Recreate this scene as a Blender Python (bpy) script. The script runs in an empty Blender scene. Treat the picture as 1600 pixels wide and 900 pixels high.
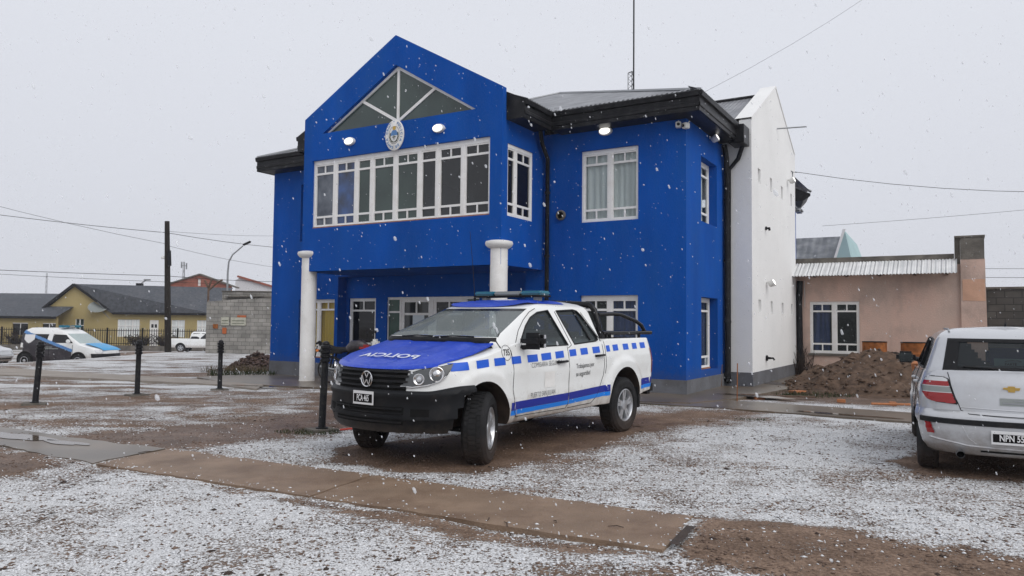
import bpy, bmesh, math, random
import numpy as np
from mathutils import Vector, Matrix
from mathutils.geometry import tessellate_polygon
from mathutils import noise as mnoise

random.seed(7); rng = np.random.default_rng(11)
PI = math.pi
scene = bpy.context.scene
COL = scene.collection

# ------------------------------------------------------------------ camera, sky, sun, exposure
CAM_H = 1.5
cam_d = bpy.data.cameras.new('camera'); cam = bpy.data.objects.new('camera', cam_d); COL.objects.link(cam)
cam_d.sensor_width = 36; cam_d.lens = 1166.3 / 1600 * 36; cam_d.clip_end = 3000; cam_d.clip_start = .05
_p, _r = .04767, .01048
_fw = Vector((0, math.cos(_p), math.sin(_p))); _up0 = Vector((0, -math.sin(_p), math.cos(_p))); _rt0 = Vector((1, 0, 0))
_rt = math.cos(_r) * _rt0 + math.sin(_r) * _up0; _up = -math.sin(_r) * _rt0 + math.cos(_r) * _up0
cam.matrix_world = Matrix(((_rt.x, _up.x, -_fw.x, 0), (_rt.y, _up.y, -_fw.y, 0), (_rt.z, _up.z, -_fw.z, CAM_H), (0, 0, 0, 1)))
scene.camera = cam
scene.render.resolution_x = 1024; scene.render.resolution_y = 576
scene.view_settings.view_transform = 'Standard'; scene.view_settings.look = 'None'
scene.view_settings.gamma = 1; scene.view_settings.exposure = 0.0; scene.view_settings.use_curve_mapping = False

SUN_EL, SUN_ROT = math.radians(44), math.radians(138)
world = bpy.data.worlds.new('World'); scene.world = world; world.use_nodes = True
wt = world.node_tree; wt.nodes.clear()
w_out = wt.nodes.new('ShaderNodeOutputWorld'); w_bg = wt.nodes.new('ShaderNodeBackground'); w_bg.inputs[1].default_value = .1
sky = wt.nodes.new('ShaderNodeTexSky'); sky.sky_type = 'NISHITA'; sky.sun_disc = False
sky.sun_elevation = SUN_EL; sky.sun_rotation = SUN_ROT; sky.dust_density = 3
w_tc = wt.nodes.new('ShaderNodeTexCoord'); w_sep = wt.nodes.new('ShaderNodeSeparateXYZ')
w_ramp = wt.nodes.new('ShaderNodeValToRGB'); w_noise = wt.nodes.new('ShaderNodeTexNoise'); w_noise.inputs['Scale'].default_value = 1.3
w_ramp.color_ramp.elements[0].position = 0.0; w_ramp.color_ramp.elements[0].color = (.645, .66, .72, 1)
w_ramp.color_ramp.elements[1].position = 0.42; w_ramp.color_ramp.elements[1].color = (.73, .75, .81, 1)
w_add = wt.nodes.new('ShaderNodeMath'); w_add.operation = 'MULTIPLY_ADD'
w_scale = wt.nodes.new('ShaderNodeVectorMath'); w_scale.operation = 'SCALE'; w_scale.inputs['Scale'].default_value = 10.6
w_mix = wt.nodes.new('ShaderNodeMixRGB'); w_mix.inputs[0].default_value = .96      # cloud cover over the clear sky
wt.links.new(w_tc.outputs['Generated'], w_sep.inputs[0]); wt.links.new(w_tc.outputs['Generated'], w_noise.inputs['Vector'])
wt.links.new(w_noise.outputs[0], w_add.inputs[0]); w_add.inputs[1].default_value = .10; wt.links.new(w_sep.outputs['Z'], w_add.inputs[2])
wt.links.new(w_add.outputs[0], w_ramp.inputs[0]); wt.links.new(w_ramp.outputs[0], w_scale.inputs[0])
wt.links.new(sky.outputs[0], w_mix.inputs[1]); wt.links.new(w_scale.outputs[0], w_mix.inputs[2])
wt.links.new(w_mix.outputs[0], w_bg.inputs[0]); wt.links.new(w_bg.outputs[0], w_out.inputs[0])
sun_d = bpy.data.lights.new('sun', 'SUN'); sun_d.energy = 1.5; sun_d.angle = math.radians(55); sun_d.color = (1, .97, .93)
sun = bpy.data.objects.new('sun', sun_d); COL.objects.link(sun)
_sd = Vector((math.sin(SUN_ROT) * math.cos(SUN_EL), math.cos(SUN_ROT) * math.cos(SUN_EL), math.sin(SUN_EL)))
sun.rotation_euler = _sd.to_track_quat('Z', 'Y').to_euler(); sun.location = _sd * 50

# ------------------------------------------------------------------ materials
MATS = {}
def mat(name, col, rough=.6, metal=0, spec=.28, var=0, vscale=6, bump=0, bscale=40, dirt=None, dscale=2, damt=.5, coat=0, emit=None, estr=0, alpha=1, stretch=None, var2=None, mud=None):
    m = bpy.data.materials.new(name); m.use_nodes = True; nt = m.node_tree; b = nt.nodes['Principled BSDF']
    c = tuple(col) + (1,)
    b.inputs['Base Color'].default_value = c; b.inputs['Roughness'].default_value = rough; b.inputs['Metallic'].default_value = metal
    b.inputs['Specular IOR Level'].default_value = spec; b.inputs['Coat Weight'].default_value = coat; b.inputs['Coat Roughness'].default_value = .08
    b.inputs['Alpha'].default_value = alpha
    if emit: b.inputs['Emission Color'].default_value = tuple(emit) + (1,); b.inputs['Emission Strength'].default_value = estr
    tc = nt.nodes.new('ShaderNodeTexCoord'); src = tc.outputs['Object']
    if stretch:
        mp = nt.nodes.new('ShaderNodeMapping'); mp.inputs['Scale'].default_value = stretch; nt.links.new(src, mp.inputs[0]); src = mp.outputs[0]
    last = None
    if var:
        n = nt.nodes.new('ShaderNodeTexNoise'); n.inputs['Scale'].default_value = vscale; n.inputs['Detail'].default_value = 6; nt.links.new(src, n.inputs['Vector'])
        r = nt.nodes.new('ShaderNodeValToRGB'); r.color_ramp.elements[0].position = .3; r.color_ramp.elements[1].position = .7
        lo = var2 if var2 else tuple(x * (1 - var) for x in col); hi = tuple(min(1, x * (1 + var * .6)) for x in col)
        r.color_ramp.elements[0].color = tuple(lo) + (1,); r.color_ramp.elements[1].color = tuple(hi) + (1,)
        nt.links.new(n.outputs[0], r.inputs[0]); last = r.outputs[0]
    if dirt:
        n = nt.nodes.new('ShaderNodeTexNoise'); n.inputs['Scale'].default_value = dscale; n.inputs['Detail'].default_value = 8; n.inputs['Roughness'].default_value = .7; nt.links.new(src, n.inputs['Vector'])
        r = nt.nodes.new('ShaderNodeValToRGB'); r.color_ramp.elements[0].position = .48; r.color_ramp.elements[1].position = .68
        r.color_ramp.elements[1].color = (damt, damt, damt, 1); nt.links.new(n.outputs[0], r.inputs[0])
        mx = nt.nodes.new('ShaderNodeMixRGB'); nt.links.new(r.outputs[0], mx.inputs[0]); mx.inputs[2].default_value = tuple(dirt) + (1,)
        if last: nt.links.new(last, mx.inputs[1])
        else: mx.inputs[1].default_value = c
        last = mx.outputs[0]
    if mud:      # road spray: thins out with height, broken up by noise
        z0, z1, mc_ = mud; sp = nt.nodes.new('ShaderNodeSeparateXYZ'); nt.links.new(tc.outputs['Object'], sp.inputs[0])
        mr = nt.nodes.new('ShaderNodeMapRange'); mr.inputs[1].default_value = z0; mr.inputs[2].default_value = z1; mr.inputs[3].default_value = .62; mr.inputs[4].default_value = 0; nt.links.new(sp.outputs['Z'], mr.inputs[0])
        n = nt.nodes.new('ShaderNodeTexNoise'); n.inputs['Scale'].default_value = 9; n.inputs['Detail'].default_value = 8; n.inputs['Roughness'].default_value = .75; nt.links.new(tc.outputs['Object'], n.inputs['Vector'])
        a_ = nt.nodes.new('ShaderNodeMath'); a_.operation = 'ADD'; nt.links.new(mr.outputs[0], a_.inputs[0]); nt.links.new(n.outputs[0], a_.inputs[1])
        r2 = nt.nodes.new('ShaderNodeMapRange'); r2.inputs[1].default_value = .62; r2.inputs[2].default_value = 1.15; r2.inputs[4].default_value = .75; nt.links.new(a_.outputs[0], r2.inputs[0])
        m2 = nt.nodes.new('ShaderNodeMixRGB'); nt.links.new(r2.outputs[0], m2.inputs[0]); m2.inputs[2].default_value = tuple(mc_) + (1,)
        if last: nt.links.new(last, m2.inputs[1])
        else: m2.inputs[1].default_value = c
        last = m2.outputs[0]
    if last: nt.links.new(last, b.inputs['Base Color'])
    if bump:
        n = nt.nodes.new('ShaderNodeTexNoise'); n.inputs['Scale'].default_value = bscale; n.inputs['Detail'].default_value = 5; nt.links.new(src, n.inputs['Vector'])
        bp = nt.nodes.new('ShaderNodeBump'); bp.inputs['Strength'].default_value = min(1, bump); bp.inputs['Distance'].default_value = .02; nt.links.new(n.outputs[0], bp.inputs['Height'])
        nt.links.new(bp.outputs[0], b.inputs['Normal'])
    MATS[name] = m
    return m

def glass_mix(name, tint, body, f, rough=.04):
    m = bpy.data.materials.new(name); m.use_nodes = True; nt = m.node_tree; b = nt.nodes['Principled BSDF']; out = nt.nodes['Material Output']
    b.inputs['Base Color'].default_value = tuple(body) + (1,); b.inputs['Roughness'].default_value = rough; b.inputs['Specular IOR Level'].default_value = .6
    t = nt.nodes.new('ShaderNodeBsdfTransparent'); t.inputs[0].default_value = tuple(tint) + (1,)
    mx = nt.nodes.new('ShaderNodeMixShader'); mx.inputs[0].default_value = f
    nt.links.new(t.outputs[0], mx.inputs[1]); nt.links.new(b.outputs[0], mx.inputs[2]); nt.links.new(mx.outputs[0], out.inputs[0]); MATS[name] = m
    return m

def brick_mat(name, c1, c2, mortar, w, h, msize=.012, axis='xz', rough=.85, bump=.6):
    m = bpy.data.materials.new(name); m.use_nodes = True; nt = m.node_tree; b = nt.nodes['Principled BSDF']; b.inputs['Roughness'].default_value = rough
    tc = nt.nodes.new('ShaderNodeTexCoord'); sp = nt.nodes.new('ShaderNodeSeparateXYZ'); cb = nt.nodes.new('ShaderNodeCombineXYZ')
    nt.links.new(tc.outputs['Object'], sp.inputs[0])
    ad = nt.nodes.new('ShaderNodeMath'); ad.operation = 'ADD'; nt.links.new(sp.outputs['X'], ad.inputs[0]); nt.links.new(sp.outputs['Y'], ad.inputs[1])
    nt.links.new(ad.outputs[0], cb.inputs[0]); nt.links.new(sp.outputs['Z'], cb.inputs[1])
    br = nt.nodes.new('ShaderNodeTexBrick'); br.inputs['Color1'].default_value = tuple(c1) + (1,); br.inputs['Color2'].default_value = tuple(c2) + (1,)
    br.inputs['Mortar'].default_value = tuple(mortar) + (1,); br.inputs['Scale'].default_value = 1; br.inputs['Brick Width'].default_value = w; br.inputs['Row Height'].default_value = h
    br.inputs['Mortar Size'].default_value = msize; nt.links.new(cb.outputs[0], br.inputs['Vector'])
    n = nt.nodes.new('ShaderNodeTexNoise'); n.inputs['Scale'].default_value = 1.6; n.inputs['Detail'].default_value = 9; nt.links.new(tc.outputs['Object'], n.inputs['Vector'])
    r = nt.nodes.new('ShaderNodeMapRange'); r.inputs[1].default_value = .3; r.inputs[2].default_value = .7; r.inputs[3].default_value = .62; r.inputs[4].default_value = 1.15; nt.links.new(n.outputs[0], r.inputs[0])
    mu = nt.nodes.new('ShaderNodeVectorMath'); mu.operation = 'SCALE'; nt.links.new(br.outputs[0], mu.inputs[0]); nt.links.new(r.outputs[0], mu.inputs['Scale'])
    nt.links.new(mu.outputs[0], b.inputs['Base Color'])
    bp = nt.nodes.new('ShaderNodeBump'); bp.inputs['Strength'].default_value = bump; bp.inputs['Distance'].default_value = .01; bp.invert = True
    nt.links.new(br.outputs['Fac'], bp.inputs['Height']); nt.links.new(bp.outputs[0], b.inputs['Normal']); MATS[name] = m
    return m

mat('blue_wall', (.0032, .076, .37), .85, spec=.12, stretch=(1, 1, .3), var=.2, vscale=1.2, bump=.25, bscale=55, mud=(.15, .75, (.05, .075, .16)), dirt=(.010, .085, .33), dscale=1.1, damt=.6)
mat('white_wall', (.80, .80, .79), .85, spec=.15, var=.05, vscale=.5, bump=.2, bscale=45, dirt=(.70, .70, .69), dscale=.6, damt=.5)
mat('column_white', (.80, .79, .77), .7, var=.05, vscale=2, bump=.15, bscale=40, dirt=(.5, .47, .42), dscale=1.5, damt=.4)
mat('plinth_grey', (.145, .15, .165), .65, var=.2, vscale=1.5, bump=.15, bscale=30, dirt=(.09, .085, .08), dscale=2.5, damt=.7)
mat('fascia_black', (.012, .012, .014), .38, spec=.15, var=.3, vscale=3, dirt=(.05, .05, .052), dscale=5, damt=.5)
mat('pipe_black', (.012, .012, .014), .3, spec=.15, dirt=(.06, .06, .06), dscale=5, damt=.4)
mat('window_white', (.84, .83, .81), .45, var=.04, vscale=6, dirt=(.60, .55, .48), dscale=5, damt=.3)
mat('window_sill_wood', (.36, .17, .09), .7, var=.4, vscale=8)
mat('pane_dark', (.018, .02, .021), .04, spec=.6, var=.6, vscale=.8)
mat('pane_black', (.008, .008, .009), .05, spec=.4)
mat('pane_green', (.045, .068, .06), .06, spec=.6, var=.35, vscale=.9)
mat('pane_pale_reflection', (.13, .145, .17), .06, spec=.6, var=.7, vscale=2.2, var2=(.03, .04, .06))  # pale reflection painted into the glass colour
mat('pane_blue_reflection', (.035, .075, .20), .06, spec=.6, var=.6, vscale=2.6, var2=(.03, .035, .045))  # blue reflection painted as the pane's own colour
mat('door_green', (.012, .055, .038), .25, spec=.5, var=.4, vscale=2)
glass_mix('pane_clear', (.86, .90, .90), (.12, .14, .14), .2)
glass_mix('screen_fog_reflection', (.80, .86, .86), (.44, .49, .49), .36, .10)  # pale body colour carries both fogged glass and reflected sky
glass_mix('side_glass', (.50, .56, .56), (.07, .085, .09), .38)
glass_mix('rear_glass', (.38, .43, .44), (.03, .036, .04), .5)
mat('curtain_grey', (.80, .83, .82), .9, var=.22, vscale=9, stretch=(1, 1, .05))
mat('curtain_yellow', (.78, .52, .09), .9, var=.35, vscale=9, stretch=(1, 1, .05))
mat('curtain_blue', (.04, .06, .16), .9, var=.5, vscale=14, stretch=(1, 1, .05))
mat('lamp_white', (.7, .7, .68), .4)
mat('lamp_lit', (.9, .9, .85), .3, emit=(1, .97, .9), estr=1.6)
mat('concrete', (.235, .165, .115), .5, spec=.2, var=.22, vscale=2.2, bump=.5, bscale=60, dirt=(.135, .085, .055), dscale=1.6, damt=.8)
mat('concrete_wet', (.14, .115, .09), .30, var=.35, vscale=.9, bump=.06, bscale=20, dirt=(.17, .12, .08), dscale=.7, damt=.8)
mat('concrete_far', (.27, .235, .20), .6, var=.2, vscale=1.5, bump=.3, bscale=40)
mat('steel_grey', (.30, .31, .32), .4, metal=.7)
mat('iron_black', (.010, .010, .012), .42, spec=.15, var=.3, vscale=12)
mat('bollard_black', (.011, .011, .013), .32, spec=.15, bump=.08, bscale=60, dirt=(.06, .058, .05), dscale=9, damt=.5)
mat('rubber', (.014, .014, .015), .75, mud=(.0, .45, (.07, .05, .04)), var=.4, vscale=8, bump=.3, bscale=90)
mat('plastic_black', (.010, .011, .013), .5, spec=.2, mud=(.30, .52, (.075, .058, .045)), bump=.05, bscale=200, dirt=(.04, .034, .03), dscale=5, damt=.4)
mat('gloss_black', (.006, .006, .007), .12)
mat('mud_liner', (.045, .030, .022), .9, var=.5, vscale=8)
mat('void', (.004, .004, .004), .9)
mat('truck_white', (.78, .79, .78), .22, coat=.5, dirt=(.60, .57, .52), dscale=2.2, damt=.3, mud=(.38, .80, (.27, .20, .15)))
mat('truck_blue', (.010, .052, .47), .35, spec=.25, coat=.12, var=.12, vscale=3, dirt=(.07, .14, .55), dscale=22, damt=.5)
mat('decal_blue', (.012, .10, .58), .35)
mat('decal_navy', (.012, .022, .26), .35)
mat('decal_sky', (.01, .20, .72), .35)
mat('decal_faint', (.62, .65, .76), .5)
mat('decal_text', (.03, .03, .035), .5)
mat('decal_white', (.72, .72, .72), .5)
mat('silver_paint', (.55, .56, .58), .22, metal=.35, coat=.7, dirt=(.40, .39, .37), dscale=3, damt=.35, mud=(.22, .55, (.24, .19, .15)))
mat('chrome', (.72, .72, .73), .15, metal=1)
mat('alloy', (.55, .56, .58), .3, metal=.75)
mat('alloy_dark', (.16, .16, .17), .45, metal=.5)
mat('lens_red', (.30, .010, .012), .15, coat=.6)
mat('lens_clear', (.55, .56, .57), .08, coat=.8)
mat('lens_smoke', (.09, .095, .10), .3, coat=.25)
mat('lens_orange', (.7, .22, .05), .2)
mat('seat_grey', (.15, .16, .165), .8)
mat('bar_teal', (.01, .16, .24), .15, coat=.5)
mat('bar_grey', (.26, .28, .27), .2, coat=.5)
mat('gold', (.55, .36, .10), .3, metal=.6)
mat('pink_wall', (.62, .415, .335), .88, var=.22, vscale=.8, bump=.4, bscale=30, dirt=(.38, .28, .235), dscale=1.3, damt=.75, var2=(.50, .39, .33), stretch=(1, 1, .7))
mat('pink_patch', (.60, .36, .25), .88, var=.15, vscale=3, bump=.3, bscale=30)
mat('cement_dark', (.16, .145, .125), .9, var=.35, vscale=2.5, bump=.5, bscale=25, dirt=(.05, .045, .04), dscale=2, damt=.8)
mat('yellow_wall', (.42, .335, .155), .85, var=.12, vscale=.6, bump=.2, bscale=20)
mat('turquoise_wall', (.36, .50, .51), .8, var=.06, vscale=1)
mat('shingle_dark', (.075, .082, .095), .75, var=.35, vscale=5, bump=.5, bscale=14, dirt=(.12, .12, .13), dscale=.5, damt=.5)
mat('snow', (.70, .71, .73), .7, var=.12, vscale=8, bump=.5, bscale=40)
mat('rust_orange', (.30, .10, .025), .8, var=.55, vscale=7, bump=.3, bscale=40)
mat('brick_orange', (.42, .17, .075), .8, var=.25, vscale=9, bump=.3, bscale=60)
mat('wood_pole', (.020, .016, .013), .85, var=.5, vscale=6, bump=.6, bscale=20, stretch=(4, 4, .4))
mat('wood_plank', (.13, .085, .06), .85, var=.4, vscale=6, bump=.4, bscale=40)
mat('red_plastic', (.50, .05, .03), .4)
mat('poster_cream', (.45, .44, .36), .8, var=.25, vscale=6)
mat('poster_orange', (.45, .12, .04), .8, var=.2, vscale=6)
mat('paper', (.6, .66, .7), .7)
mat('van_dark', (.028, .024, .030), .35, coat=.3, dirt=(.15, .14, .14), dscale=3, damt=.5)
mat('stripe_blue', (.10, .23, .47), .35)
mat('hood_cyan', (.01, .30, .62), .3)
mat('weed_green', (.035, .05, .018), .9, var=.5, vscale=5)
mat('dry_weed', (.13, .10, .055), .9, var=.4, vscale=5)
mat('rubble_mix', (.15, .10, .08), .9, var=.6, vscale=2)
mat('twig_brown', (.05, .035, .028), .9, var=.4, vscale=5)
mat('pebble', (.16, .11, .085), .8, var=.6, vscale=3)
mat('soil', (.095, .060, .040), .95, var=.5, vscale=6, bump=.9, bscale=30, dirt=(.16, .108, .078), dscale=5, damt=.7)
mat('asphalt', (.055, .052, .05), .35, var=.3, vscale=1, bump=.3, bscale=40)
brick_mat('block_wall', (.34, .32, .29), (.26, .25, .225), (.15, .14, .125), .41, .2, .012)
brick_mat('block_wall_dark', (.10, .095, .085), (.07, .066, .06), (.045, .042, .04), .42, .2, .014)
brick_mat('red_brick', (.40, .11, .065), (.32, .085, .05), (.20, .15, .12), .26, .085, .008)

def corrugated(name, col, pitch, ax=0, rough=.4, metal=.25, spot=.5, snow=0.0):
    m = bpy.data.materials.new(name); m.use_nodes = True; nt = m.node_tree; b = nt.nodes['Principled BSDF']
    b.inputs['Roughness'].default_value = rough; b.inputs['Metallic'].default_value = metal
    tc = nt.nodes.new('ShaderNodeTexCoord'); sp = nt.nodes.new('ShaderNodeSeparateXYZ'); nt.links.new(tc.outputs['Object'], sp.inputs[0])
    k = nt.nodes.new('ShaderNodeMath'); k.operation = 'MULTIPLY'; k.inputs[1].default_value = 2 * PI / pitch; nt.links.new(sp.outputs[ax], k.inputs[0])
    s = nt.nodes.new('ShaderNodeMath'); s.operation = 'SINE'; nt.links.new(k.outputs[0], s.inputs[0])
    bp = nt.nodes.new('ShaderNodeBump'); bp.inputs['Strength'].default_value = 1; bp.inputs['Distance'].default_value = .02; nt.links.new(s.outputs[0], bp.inputs['Height']); nt.links.new(bp.outputs[0], b.inputs['Normal'])
    n = nt.nodes.new('ShaderNodeTexNoise'); n.inputs['Scale'].default_value = 2.2; n.inputs['Detail'].default_value = 8; nt.links.new(tc.outputs['Object'], n.inputs['Vector'])
    r = nt.nodes.new('ShaderNodeMapRange'); r.inputs[1].default_value = .35; r.inputs[2].default_value = .65; r.inputs[3].default_value = 0; r.inputs[4].default_value = spot; nt.links.new(n.outputs[0], r.inputs[0])
    mx = nt.nodes.new('ShaderNodeMixRGB'); mx.inputs[1].default_value = tuple(col) + (1,); mx.inputs[2].default_value = (.5, .51, .53, 1) if not snow else (snow, snow, snow, 1)
    nt.links.new(r.outputs[0], mx.inputs[0]); nt.links.new(mx.outputs[0], b.inputs['Base Color']); MATS[name] = m
corrugated('roof_x', (.15, .155, .17), .12, 0, spot=.38)
corrugated('roof_y', (.15, .155, .17), .12, 1, spot=.38)
corrugated('porch_sheet', (.62, .63, .63), .12, 0, metal=0, rough=.6, spot=.9, snow=.78)
corrugated('roof_grey_far', (.10, .11, .125), .3, 0, spot=.3)

# ------------------------------------------------------------------ object helpers
ORG = {}
def thing(name, label, cat, loc=(0, 0, 0), rotz=0, group=None):
    o = bpy.data.objects.new(name, None); COL.objects.link(o); o.empty_display_size = .2
    o.location = loc; o.rotation_euler = (0, 0, rotz); o['label'] = label; o['category'] = cat
    if group: o['group'] = group
    ORG[o.name] = Vector((0, 0, 0)); return o
def tag(o, label, cat, group=None, kind=None):
    if label: o['label'] = label
    if cat: o['category'] = cat
    if group: o['group'] = group
    if kind: o['kind'] = kind
    return o

class MB:
    """collects shapes, then links them as ONE mesh object"""
    def __init__(s): s.v = []; s.f = []; s.m = []; s.mats = []
    def mi(s, m):
        if m is None: return 0
        if m not in s.mats: s.mats.append(m)
        return s.mats.index(m)
    def add(s, vs, fs, m=None, M=None):
        b = len(s.v); k = s.mi(m)
        s.v += [tuple(M @ Vector(p)) if M is not None else tuple(p) for p in vs]
        s.f += [tuple(b + i for i in f) for f in fs]; s.m += [k] * len(fs); return s
    def box(s, x0, x1, y0, y1, z0, z1, m=None, M=None):
        vs = [(x, y, z) for z in (z0, z1) for y in (y0, y1) for x in (x0, x1)]
        return s.add(vs, [(0, 2, 3, 1), (4, 5, 7, 6), (0, 1, 5, 4), (2, 6, 7, 3), (0, 4, 6, 2), (1, 3, 7, 5)], m, M)
    def rbox(s, x0, x1, y0, y1, z0, z1, r=.01, m=None, M=None):
        bm = bmesh.new(); bmesh.ops.create_cube(bm, size=1)
        for v in bm.verts: v.co = Vector(((x0 + x1) / 2 + v.co.x * (x1 - x0), (y0 + y1) / 2 + v.co.y * (y1 - y0), (z0 + z1) / 2 + v.co.z * (z1 - z0)))
        r = min(r, .45 * min(abs(x1 - x0), abs(y1 - y0), abs(z1 - z0)))
        bmesh.ops.bevel(bm, geom=bm.edges[:], offset=r, segments=2, affect='EDGES')
        bm.verts.index_update(); s.add([v.co[:] for v in bm.verts], [[v.index for v in f.verts] for f in bm.faces], m, M); bm.free(); return s
    def tube(s, pts, r, m=None, n=8, M=None, caps=True):
        pts = [Vector(p) for p in pts]; rs = r if isinstance(r, (list, tuple)) else [r] * len(pts)
        vs = []; fs = []; prev = None
        for i, p in enumerate(pts):
            t = ((pts[min(i + 1, len(pts) - 1)] - pts[max(i - 1, 0)])).normalized()
            if prev is None:
                a = Vector((0, 0, 1)) if abs(t.z) < .9 else Vector((1, 0, 0)); u = t.cross(a).normalized()
            else: u = (prev - t * prev.dot(t)).normalized()
            prev = u; w = t.cross(u)
            for k in range(n):
                a = 2 * PI * k / n; vs.append(p + (u * math.cos(a) + w * math.sin(a)) * rs[i])
        for i in range(len(pts) - 1):
            for k in range(n):
                k2 = (k + 1) % n; fs.append((i * n + k, i * n + k2, (i + 1) * n + k2, (i + 1) * n + k))
        if caps: fs += [tuple(range(n - 1, -1, -1)), tuple((len(pts) - 1) * n + k for k in range(n))]
        return s.add(vs, fs, m, M)
    def lathe(s, prof, n=24, m=None, M=None, axis='z', caps=True):
        vs = []; fs = []
        for (r, h) in prof:
            for k in range(n):
                a = 2 * PI * k / n; c, d = r * math.cos(a), r * math.sin(a)
                vs.append((c, d, h) if axis == 'z' else ((c, h, d) if axis == 'y' else (h, c, d)))
        for i in range(len(prof) - 1):
            for k in range(n):
                k2 = (k + 1) % n; fs.append((i * n + k, i * n + k2, (i + 1) * n + k2, (i + 1) * n + k))
        if caps and prof[0][0] > 1e-4: fs.append(tuple(range(n - 1, -1, -1)))
        if caps and prof[-1][0] > 1e-4: fs.append(tuple((len(prof) - 1) * n + k for k in range(n)))
        return s.add(vs, fs, m, M)
    def panel(s, outer, holes, fn, depth=0, m=None, mside=None, thick=0):
        """flat panel with holes; fn(u,v,w)->xyz, w = depth inwards; hole reveals go to depth, outer rim to thick"""
        loops = [outer] + list(holes); flat = [p for L in loops for p in L]
        tri = tessellate_polygon([[Vector((a, b, 0)) for a, b in L] for L in loops])
        s.add([fn(a, b, 0) for a, b in flat], [tuple(t) for t in tri], m)
        for li, L in enumerate(loops):
            d = thick if li == 0 else depth
            if d:
                n = len(L); s.add([fn(a, b, 0) for a, b in L] + [fn(a, b, d) for a, b in L], [(i, (i + 1) % n, n + (i + 1) % n, n + i) for i in range(n)], mside or m)
        return s
    def prism(s, poly, fn, depth, m=None):
        n = len(poly); tri = tessellate_polygon([[Vector((a, b, 0)) for a, b in poly]])
        vs = [fn(a, b, 0) for a, b in poly] + [fn(a, b, depth) for a, b in poly]
        fs = [tuple(t) for t in tri] + [tuple(n + i for i in reversed(t)) for t in tri] + [(i, (i + 1) % n, n + (i + 1) % n, n + i) for i in range(n)]
        return s.add(vs, fs, m)
    def grid(s, rows, m=None, close=False, M=None):
        nr, nc = len(rows), len(rows[0]); fs = []
        for i in range(nr - 1):
            for j in range(nc if close else nc - 1): fs.append((i * nc + j, i * nc + (j + 1) % nc, (i + 1) * nc + (j + 1) % nc, (i + 1) * nc + j))
        return s.add([p for r in rows for p in r], fs, m, M)
    def build(s, name, m=None, parent=None, smooth=None, fix=True):
        o = ORG.get(parent.name, Vector((0, 0, 0))) if parent else Vector((0, 0, 0))
        me = bpy.data.meshes.new(name)
        vs = [(a - o.x, b - o.y, c - o.z) for a, b, c in s.v]
        me.from_pydata(vs, [], s.f)
        names = list(s.mats) if s.mats else [m]
        if s.mats and m and m not in s.mats: pass
        for k in names: me.materials.append(MATS[k])
        if s.mats: me.polygons.foreach_set('material_index', s.m)
        if fix:
            bm = bmesh.new(); bm.from_mesh(me); bmesh.ops.recalc_face_normals(bm, faces=bm.faces); bm.to_mesh(me); bm.free()
        me.validate(); me.update()
        if smooth:
            me.polygons.foreach_set('use_smooth', [True] * len(me.polygons)); me.set_sharp_from_angle(angle=math.radians(smooth))
        ob = bpy.data.objects.new(name, me); COL.objects.link(ob)
        if parent: ob.parent = parent; ORG[ob.name] = o.copy()
        return ob

def sub(parent_obj):      # children of a mesh part share its frame
    return parent_obj

def text_mesh(txt, size, fn, mname, name, parent, align='CENTER', shear=0, xs=1.0, depth=None, bold=0.0):
    c = bpy.data.curves.new('lettering', 'FONT'); c.body = txt; c.size = size; c.align_x = align; c.align_y = 'CENTER'; c.shear = shear; c.resolution_u = 3; c.offset = bold
    o = bpy.data.objects.new('tmp_text', c); COL.objects.link(o); dg = bpy.context.evaluated_depsgraph_get(); dg.update()
    me = bpy.data.meshes.new_from_object(o.evaluated_get(dg)); COL.objects.unlink(o); bpy.data.objects.remove(o)
    b = MB(); b.add([fn(v.co.x * xs, v.co.y) for v in me.vertices], [tuple(p.vertices) for p in me.polygons], mname)
    bpy.data.meshes.remove(me)
    return b.build(name, mname, parent, fix=False)

def copy_tree(o, parent=None):
    c = o.copy(); COL.objects.link(c); c.parent = parent
    for ch in list(o.children): copy_tree(ch, c)
    return c

def boolean(ob, cutters, op='DIFFERENCE'):
    for c in cutters:
        c.parent = ob.parent
        md = ob.modifiers.new('b', 'BOOLEAN'); md.operation = op; md.object = c; md.solver = 'EXACT'; md.material_mode = 'TRANSFER'
    bpy.context.view_layer.update(); dg = bpy.context.evaluated_depsgraph_get(); dg.update()
    me = bpy.data.meshes.new_from_object(ob.evaluated_get(dg)); old = ob.data; ob.modifiers.clear(); ob.data = me; bpy.data.meshes.remove(old)
    for c in cutters: bpy.data.objects.remove(c)
    return ob

# building frame: local x runs along the facade to the right, local y runs back from the street
BROT = -.54117
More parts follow.
